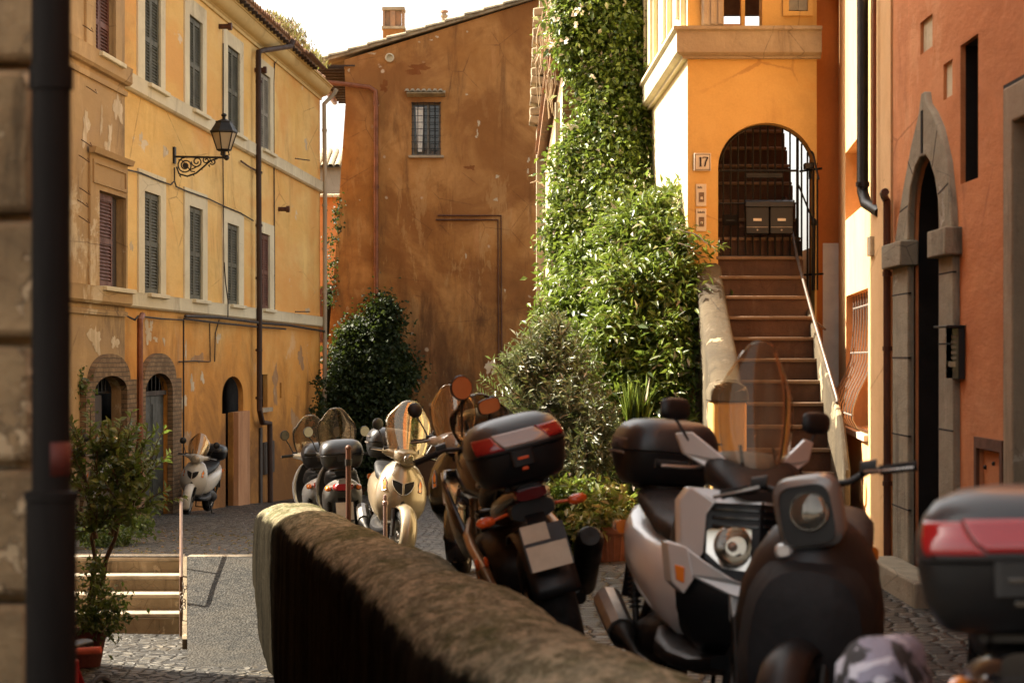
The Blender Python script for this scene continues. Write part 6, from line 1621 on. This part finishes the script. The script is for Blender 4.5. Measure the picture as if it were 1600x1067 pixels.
    # headset
    if style=='maxi':
        hb=bars(root,f,.33,1.02,.34)
        mb=MB(); mb.rings([se(f(V((x_,0,z_))),V((0,w_,0)),V((0,0,h_)),3,20) for x_,z_,w_,h_ in ((.40,1.0,.06,.03),(.33,1.02,.10,.04),(.25,1.01,.07,.025))]); mb.build('handlebar_cover',M['plastic'],root)
    elif style=='nacelle':
        RT=Matrix.Translation(V((.35,0,1.0)))@Matrix.Rotation(D_(9),4,'X')@Matrix.Translation(V((-.35,0,-1.0))); g=lambda p: S_@(RT@V(p))
        hb=bars(root,g,.36,1.05,.33)
        mb=MB(); mb.rings([[g(q_) for q_ in se((x_,0,z_),(0,w_,0),(.12*h_,0,h_),4.2,32)] for x_,z_,w_,h_ in ((.515,.945,.088,.098),(.50,.95,.108,.116),(.45,.96,.112,.116),(.38,.98,.09,.09),(.30,1.0,.05,.05))],caps=False); hc=mb.build('handlebar_cover',M[headp],root,sharp=50)
        mb=MB(); mb.rings([[g(q_) for q_ in se((x_,0,.945),(0,w_,0),(0,0,w_*1.1),4.2,32)] for x_,w_ in ((.512,.088),(.495,.080),(.49,.04))]); mb.build('nacelle_recess',M['plastic'],hc)
        lamp_round(hc,g,(.505,.01,.955),(1,0,.1),.063)
        mb=MB(); mb.rings([[g(q_) for q_ in se((x_,-.10,.84),(0,w_,0),(0,0,w_*.8),3,14)] for x_,w_ in ((.44,.03),(.48,.034),(.50,.02))]); mb.build('brake_reservoir',M['silver'],hc)
        mb=MB(); mb.tube([g((.47,-.06,.80)),g((.475,-.06,.72))],.014,8); mb.build('lock_barrel',M['steel'],hc)
    else:
        hb=bars(root,f,.35,1.0,.33)
        mb=MB(); mb.rings([[f(q_) for q_ in se((x_,0,z_),(0,w_,0),(.25*h_,0,h_),2.6,24)] for x_,z_,w_,h_ in ((.505,.955,.05,.04),(.49,.96,.085,.065),(.44,.975,.12,.075),(.37,.99,.15,.06),(.30,1.0,.12,.045),(.26,1.0,.07,.02))]); hc=mb.build('handlebar_cover',M[headp] if headp else PM,root)
        for sg in (-1,1):
            mb=MB(); mb.rings([[f(q_) for q_ in se((x_,sg*y_,z_),(a_,0,0),(0,0,h_),2.4,14)] for x_,y_,z_,a_,h_ in ((.38,.10,.985,.06,.045),(.35,.17,.995,.045,.035),(.33,.215,1.0,.025,.022))]); mb.build('cover_wing',M[headp] if headp else PM,hc)
        lamp_round(hc,f,(.503,0,.965),(1,0,.1),.072 if style!='gold' else .05)
    if mirrors:
        for sg in (-1,1): mirror(hb,(.33,sg*.20,1.02),(.28,sg*.29,1.20),f,.055,shape='round' if style!='maxi' else 'rect',mat=mirrorglass)
    if screen: windscreen(root,f,.46 if style!='maxi' else .50,.98,screen[0],screen[1],.38 if len(screen)<3 else screen[2], 'screen' if style=='maxi' else 'screenbright')
    if box: topbox(root,-.80 if not small else -.78,boxz+.08,bs,box,w=boxw)
    root.rotation_euler=(lean,0,ang); root.location=loc
    return root
def ground(x,y): return V((x,y,zs(x,y)))
gA='scooters parked along the parapet'
# A champagne scooter
A=scooter('scooter','champagne scooter with a shield shaped grille, tall clear windscreen and black top box','scooter',ground(-1.16,21.0),D_(-80),'gold',lean=D_(-6),steer=D_(10),style='gold',screen=(.52,.22),box='line',grp=gA,mirrorglass='mirror')
# B scooters behind
scooter('scooter','grey scooter with a round black top box, behind the rusty post','scooter',ground(-1.72,22.8),D_(97),'greyp',lean=D_(-3),steer=D_(-5),style='classic',screen=(.50,.20),box='black',bs=.95,grp=gA)
scooter('scooter','cream and grey scooter farthest along the parapet, against the ochre house','scooter',ground(-2.10,24.6),D_(100),'silver',lean=D_(-4),style='classic',screen=(.46,.20),box='black',bs=.9,grp=gA)
# scooter with the tall screen behind the motorcycle
scooter('scooter','silver scooter with the tallest windscreen, half hidden behind the black motorcycle','scooter',ground(-.22,16.8),D_(-101),'blackp',headp='silver',lean=D_(8),steer=D_(6),style='classic',screen=(.42,.17,.10),box='line',grp=gA,mirrors=True)
# D silver maxi
scooter('scooter','large silver scooter with twin headlights, black top box and side fairings','scooter',ground(.75,8.84),D_(-78),'silver',lean=D_(-4),steer=D_(4),style='maxi',screen=(.54,.15,.22),box='line',bs=.95,grp=gA)
# E black classic
E_=scooter('scooter','black scooter with a handlebar headlight and padded leg cover, next to the silver one','scooter',ground(1.0,7.75),D_(-101),'plastic',lean=D_(-5),steer=D_(-12),style='nacelle',screen=None,box=None,grp=gA,mirrors=False,headp='greyp')
mb=MB(); mb.rings([se((x_,y_,z_),(0,w_,0),(.0,0,h_),2.6,28) for x_,y_,z_,w_,h_ in ((.60,0,.52,.10,.16),(.56,0,.52,.18,.25),(.45,0,.52,.22,.30),(.25,0,.52,.24,.31),(.05,0,.52,.24,.30),(-.1,0,.50,.22,.25),(-.16,0,.50,.13,.15))]); 
loc_=E_.location.copy(); E_.location=(0,0,0); lc_=mb.build('leg_cover',simple('quilted_black_cover',(.007,.007,.008),.75,.3,6,.5,.01,bscale=12),E_); E_.location=loc_
# F black scooter nearest
Fs=scooter('scooter','black scooter nearest the viewer, its glossy top box fitted with a wide red reflector','scooter',ground(1.40,5.75),D_(74),'blackp',lean=D_(-2),style='classic',screen=None,box='redfull',bs=1.05,grp=gA,mirrors=False,boxz=.775,tail='blackp')
Fs.location=(0,0,0); re_=Fs.rotation_euler.copy(); Fs.rotation_euler=(0,0,0)
def camo():
    t=NT('lavender_camouflage_cloth'); n=t.noise(9,3,.5,.6); c=t.mix(t.ramp(n,.47,.50),(.015,.015,.018),(.20,.19,.25)); c=t.mix(t.ramp(t.noise(14,3,.5,.8),.56,.59),c,(.42,.41,.47)); return t.fin(c,.75,t.bump(t.noise(7,6,.6),.6,.03))
mb=MB(); mb.rings([se((x_,y_,z_),(0,w_,0),(0,0,h_),2.3,24) for x_,y_,z_,w_,h_ in ((-.60,.38,.60,.02,.03),(-.53,.38,.62,.09,.10),(-.40,.39,.64,.11,.14),(-.22,.38,.64,.11,.13),(-.08,.37,.61,.09,.10),(-.02,.36,.58,.02,.03))]); 
sb=mb.build('saddle_bag',camo(),Fs,label='saddle bag in lavender and grey camouflage cloth')
tx2=bpy.data.textures.new('folds','CLOUDS'); tx2.noise_scale=.10; dmm=sb.modifiers.new('d','DISPLACE'); dmm.texture=tx2; dmm.strength=.05; dmm.texture_coords='LOCAL'
mb=MB(); mb.rings([se((-.99+o,.10,.56),(0,.10*k,0),(0,0,.028*k),3,20) for o,k in ((0,1),(-.02,.95),(-.028,.7))]); mb.build('side_marker',M['amber'],Fs)
Fs.rotation_euler=re_; Fs.location=ground(1.40,5.75)
# H, I small scooters by the ochre house
scooter('scooter','small white scooter parked alone against the ochre house below the lamp','scooter',ground(-5.42,38.6),D_(-98),'white_p',lean=D_(-5),steer=D_(8),style='classic',screen=(.42,.18),box='black',bs=.9,grp='scooters by the ochre house')
scooter('scooter','grey scooter half hidden behind the potted shrub by the brick arches','scooter',ground(-5.65,31.0),D_(-95),'greyp',lean=D_(-5),style='classic',screen=(.46,.18),box=None,grp='scooters by the ochre house')
# ------------------------------------------------------------------ black motorcycle seen from behind
mc=thing('motorcycle','black motorcycle seen from behind with a red banded top box and bronze frame','motorcycle',(0,0,0))
S_=steerM(D_(-8),.55); f=lambda p:S_@V(p); I=lambda p:V(p)
wheel(mc,.78,.32,.12,'front_wheel',S_,6,'engine'); wheel(mc,-.70,.33,.18,'rear_wheel',None,6,'engine')
mb=MB()
for sg in (-1,1): mb.tube([f(V((.78,sg*.10,.32))),f(V((.60,sg*.10,.80))),f(V((.53,sg*.10,1.0)))],[.03,.026,.026],12)
mb.build('fork',M['bronze'],mc)
mb=MB(); mb.sheet(lambda u,v: f(V((.78+math.cos(lerp(.2,2.2,u))*(.35-.03*(2*v-1)**2),(2*v-1)*.08,.32+math.sin(lerp(.2,2.2,u))*(.35-.03*(2*v-1)**2)))),14,6); mb.build('mudguard',M['blackp'],mc,solid=.006)
mb=MB(); mb.sheet(lambda u,v: V((-.70+math.cos(lerp(1.0,2.9,u))*(.375-.02*(2*v-1)**2),(2*v-1)*.11,.33+math.sin(lerp(1.0,2.9,u))*(.375-.02*(2*v-1)**2))),14,6); mb.build('rear_mudguard',M['plastic'],mc,solid=.008)
mb=MB(); mb.rings([se((x_,0,z_),(0,w_,0),(0,0,h_),2.8) for x_,z_,w_,h_ in ((.48,.86,.08,.08),(.40,.90,.17,.13),(.22,.93,.18,.14),(.05,.90,.15,.11),(-.06,.84,.09,.06))]); mb.build('fuel_tank',M['blackp'],mc)
for sg in (-1,1):
    mb=MB(); mb.rings([se((x_,sg*y_,z_),(0,.02,0),(0,0,h_),3,16) for x_,y_,z_,h_ in ((.66,.14,.92,.02),(.55,.21,.86,.10),(.40,.24,.76,.16),(.28,.23,.66,.13),(.2,.20,.55,.03))]); sd_=mb.build('side_fairing',M['blackp'],mc)
    mb=MB(); mb.bar((.56,sg*.235,.86),(.42,sg*.258,.80),.010,.014,up=(0,1,0)); mb.build('fairing_stripe',M['bronze'],sd_,bevel=.003)
mb=MB(); mb.rings([se((x_,0,z_),(0,w_,0),(0,0,h_),2.8) for x_,z_,w_,h_ in ((.05,.80,.09,.03),(-.05,.81,.14,.045),(-.25,.83,.16,.05),(-.38,.88,.16,.05),(-.58,.91,.14,.05),(-.72,.92,.08,.03))]); mb.build('seat',M['seat'],mc)
mb=MB(); mb.rings([se((x_,0,z_),(0,w_,0),(0,0,h_),2.6) for x_,z_,w_,h_ in ((-.05,.72,.10,.05),(-.3,.76,.13,.06),(-.55,.81,.14,.06),(-.80,.86,.11,.05),(-.95,.89,.06,.03))]); mb.build('tail_panel',M['blackp'],mc)
mb=MB(); mb.rings([se((x_,0,z_),(0,w_,0),(0,0,h_),3.5) for x_,z_,w_,h_ in ((.42,.45,.12,.12),(.30,.45,.19,.20),(.05,.44,.20,.22),(-.15,.42,.17,.17),(-.2,.42,.12,.10))])
for k in range(7): mb.cbox((.36-.02*k,0,.60+.0*k+.022*k),.20,.26,.010)
mb.build('engine',M['engine'],mc,sharp=50)
for sg in (-1,1):
    mb=MB(); mb.tube([(.30,sg*.16,.70),(.20,sg*.205,.64),(.05,sg*.215,.60),(-.12,sg*.20,.50),(-.15,sg*.17,.36)],[.022,.026,.026,.03,.03],10); mb.tube([(.46,sg*.10,.80),(.45,sg*.16,.50),(.30,sg*.19,.24),(0,sg*.19,.20)],.022,10); mb.build('frame_rail',M['bronze'],mc)
    mb=MB(); mb.tube([(-.15,sg*.14,.38),(-.45,sg*.14,.35),(-.70,sg*.14,.33)],[.04,.035,.03],10); mb.build('swingarm',M['engine'],mc)
    mb=MB(); mb.rings([se((x_,sg*.235,z_),(0,.025,0),(0,0,.045),3,12) for x_,z_ in ((-.02,.40),(-.10,.36),(-.20,.34))]); mb.build('heel_guard',M['bronze'],mc)
    mb=MB(); mb.tube([(-.05,sg*.20,.36),(-.05,sg*.30,.36)],.014,8); mb.build('footpeg',M['alloy'],mc)
    mb=MB(); mb.tube([(-.82,sg*.09,.80),(-.84,sg*.18,.79)],.008,6); mb.rings([se((x_,sg*.215,.79),(0,w_,0),(0,0,h_),2.4,14) for x_,w_,h_ in ((-.80,.02,.012),(-.84,.045,.024),(-.86,.042,.022),(-.87,.02,.01))]); mb.build('blinker',M['orange'],mc)
    mb=MB(); mb.tube([(-.40,sg*.16,.92),(-.62,sg*.17,.96),(-.80,sg*.12,.97)],.013,8); mb.build('grab_rail',M['alloy'],mc)
mb=MB(); mb.tube([(.40,-.12,.30),(.1,-.20,.20),(-.25,-.20,.26),(-.40,-.21,.34),(-.42,-.21,.35),(-.88,-.22,.60),(-.92,-.22,.62)],[.022,.022,.025,.03,.06,.065,.045],14); mb.build('exhaust',M['engine'],mc)
mb=MB(); mb.bar((-.80,0,.84),(-1.02,0,.68),.09,.02); mb.cbox((-1.05,0,.64),.012,.20,.20,Matrix.Rotation(.35,3,'Y')); ph_=mb.build('plate_holder',M['plastic'],mc)
mb=MB(); mb.cbox((-1.072,0,.600),.006,.185,.115,Matrix.Rotation(.35,3,'Y')); mb.cbox((-1.034,.035,.708),.006,.12,.08,Matrix.Rotation(.35,3,'Y')); mb.build('number_plate',M['plate'],ph_)
mb=MB(); mb.rings([se((x_,0,.875),(0,w_,0),(0,0,h_),3,18) for x_,w_,h_ in ((-.94,.08,.03),(-.975,.07,.024))]); mb.build('tail_light',paint('dark_red_lens',(.09,.004,.004),.15,.6,0.,.03),mc)
mb=MB(); mb.rings([se((x_,.0,.80),(0,w_,0),(0,0,h_),3,18) for x_,w_,h_ in ((-.86,.11,.05),(-.90,.10,.045))]); mb.build('tail_pod',M['plastic'],mc)
for y_ in (.20,.245): 
    mb=MB(); mb.ell((-.30,y_,.55),.022,.012,.028,12,8); mb.build('reflector',M['orange'],mc)
RB_=Matrix.Translation(V((.45,0,1.08)))@Matrix.Rotation(D_(-10),4,'X')@Matrix.Translation(V((-.45,0,-1.08))); fb=lambda p:S_@(RB_@V(p))
hb=bars(mc,fb,.47,1.08,.36,rise=.0)
mirror(hb,(.44,.10,1.10),(.42,.06,1.31),f,.062); mirror(hb,(.44,-.04,1.10),(.42,-.06,1.20),f,.052,shape='rect')
mb=MB()
for (x_,y_,r_) in ((.56,.04,.052),(.56,-.07,.04)): mb.lathe([(0,.02),(r_*.9,.02),(r_,.012),(r_,-.03),(0,-.04)],f(V((x_,y_,1.08))),'Z',20,M=Matrix.Rotation(-.9,3,'Y'))
mb.build('gauge',M['chrome'],mc)
mb=MB(); mb.rings([[f(q_) for q_ in se((x_,0,z_),(0,w_,0),(0,0,h_),2.6)] for x_,z_,w_,h_ in ((.74,.92,.05,.05),(.70,.94,.12,.10),(.62,.97,.16,.12),(.55,1.0,.14,.08),(.52,1.02,.08,.04))]); hd=mb.build('headlight_cowl',M['blackp'],mc)
lamp_round(hd,f,(.735,0,.93),(1,0,0),.065)
windscreen(mc,f,.66,1.03,.27,.15,.5)
topbox(mc,-.78,.925,1.0,'red',w=1.0)
mb=MB(); mb.tube([(-.05,.16,.30),(-.12,.30,.03),(-.14,.33,.012)],.013,8); mb.build('stand',M['engine'],mc)
mc.rotation_euler=(D_(-14),0,D_(98)); mc.location=ground(.16,10.95)
# ------------------------------------------------------------------ bicycle end by the pot
bk=thing('bicycle','red bicycle leaning at the bottom of the frame beside the black downpipe','bicycle',(0,0,0))
rb=simple('red_bike_paint',(.35,.02,.02),.35)
for x_,nm in ((.52,'front_wheel'),(-.52,'rear_wheel')):
    mb=MB(); mb.lathe([(.325,-.016),(.345,-.012),(.35,0),(.345,.012),(.325,.016),(.322,0),(.325,-.016)],(x_,0,.35),'Y',48); w_=mb.build(nm,M['rubber'],bk)
    mb=MB()
    for k in range(24): a_=2*PI*k/24; mb.tube([(x_,.02*(-1)**k,.35),(x_+.32*math.cos(a_),0,.35+.32*math.sin(a_))],.0015,4)
    mb.build('spokes',M['alloy'],w_)
mb=MB()
hd_,ss_,bbk=V((.36,0,.80)),V((-.18,0,.82)),V((-.05,0,.30))
for a_,b_ in ((hd_,ss_),(hd_-V((-.02,0,.08)),bbk),(ss_,bbk),(ss_-V((0,0,.04)),V((-.52,0,.35))),(bbk,V((-.52,0,.35)))): mb.tube([a_,b_],.016,10)
mb.tube([V((.33,0,.88)),V((.40,0,.68)),V((.52,.0,.35))],.015,10)
mb.build('frame',rb,bk)
mb=MB(); mb.rings([se((x_,0,.90),(0,w_,0),(0,0,.02),2.5,16) for x_,w_ in ((-.05,.02),(-.15,.04),(-.28,.07),(-.32,.05))]); mb.build('saddle',M['seat'],bk)
mb=MB(); mb.tube([(.33,-.28,.93),(.33,.28,.93)],.012,8); hb_=mb.build('handlebar',rb,bk)
for sg in (-1,1): mb=MB(); mb.tube([(.33,sg*.18,.93),(.33,sg*.30,.93)],.018,10); mb.build('grip',simple('orange_grip',(.55,.12,.06),.6),hb_)
bk.rotation_euler=(D_(4),0,D_(-97)); bk.location=(-2.20,11.3,-.2-.92*14.3/18+.01)
# ------------------------------------------------------------------ light, sky, camera
EL = math.radians(43); AZ = math.atan2(.45, 1.0)      # towards the sun: (-cos AZ, +sin AZ)
tosun = Vector((-math.cos(AZ)*math.cos(EL), math.sin(AZ)*math.cos(EL), math.sin(EL)))
sd = bpy.data.lights.new('sun', 'SUN'); sd.energy = 5.0; sd.angle = math.radians(.5); sd.color = (1.0,.88,.70)
so = bpy.data.objects.new('sun', sd); COL.objects.link(so); so.rotation_euler = tosun.to_track_quat('Z','Y').to_euler(); so.location = (0,0,30)
w = bpy.data.worlds.new('World'); scene.world = w; w.use_nodes = True
nt = w.node_tree; bg = nt.nodes['Background']
sky = nt.nodes.new('ShaderNodeTexSky'); sky.sky_type = 'NISHITA'; sky.sun_disc = False
sky.sun_elevation = EL; sky.sun_rotation = math.atan2(tosun.x, tosun.y)
sky.dust_density = 4.; sky.air_density = 1.0; sky.ozone_density = .6
mx = nt.nodes.new('ShaderNodeMix'); mx.data_type = 'RGBA'; mx.inputs[0].default_value = .72
hs = nt.nodes.new('ShaderNodeHueSaturation'); hs.inputs['Saturation'].default_value = 0.0
nt.links.new(sky.outputs[0], hs.inputs['Color']); 
ml = nt.nodes.new('ShaderNodeMix'); ml.data_type = 'RGBA'; ml.blend_type = 'MULTIPLY'; ml.inputs[0].default_value = 1
nt.links.new(hs.outputs[0], ml.inputs[6]); ml.inputs[7].default_value = (1.17,1.09,.97,1)
nt.links.new(sky.outputs[0], mx.inputs[6]); nt.links.new(ml.outputs[2], mx.inputs[7]); nt.links.new(mx.outputs[2], bg.inputs[0])
bg.inputs[1].default_value = .095
cd = bpy.data.cameras.new('camera'); co = bpy.data.objects.new('camera', cd); COL.objects.link(co)
co.location = (0,0,CZ); co.rotation_euler = (PI/2,0,0)
cd.sensor_width = 36; cd.lens = F*36/1600; cd.shift_y = (HZ-533.5)/1600
cd.clip_start = .1; cd.clip_end = 2000
cd.dof.use_dof = True; cd.dof.focus_distance = 27; cd.dof.aperture_fstop = 4.8
scene.camera = co
scene.view_settings.view_transform = 'Standard'; scene.view_settings.look = 'None'; scene.view_settings.exposure = 2.0; scene.view_settings.gamma = 1
scene.render.engine = 'CYCLES'
scene.cycles.use_denoising = True
scene.cycles.max_bounces = 8; scene.cycles.diffuse_bounces = 4; scene.cycles.glossy_bounces = 4; scene.cycles.transparent_max_bounces = 12
scene.cycles.caustics_reflective = False; scene.cycles.caustics_refractive = False
scene.cycles.sample_clamp_indirect = 6
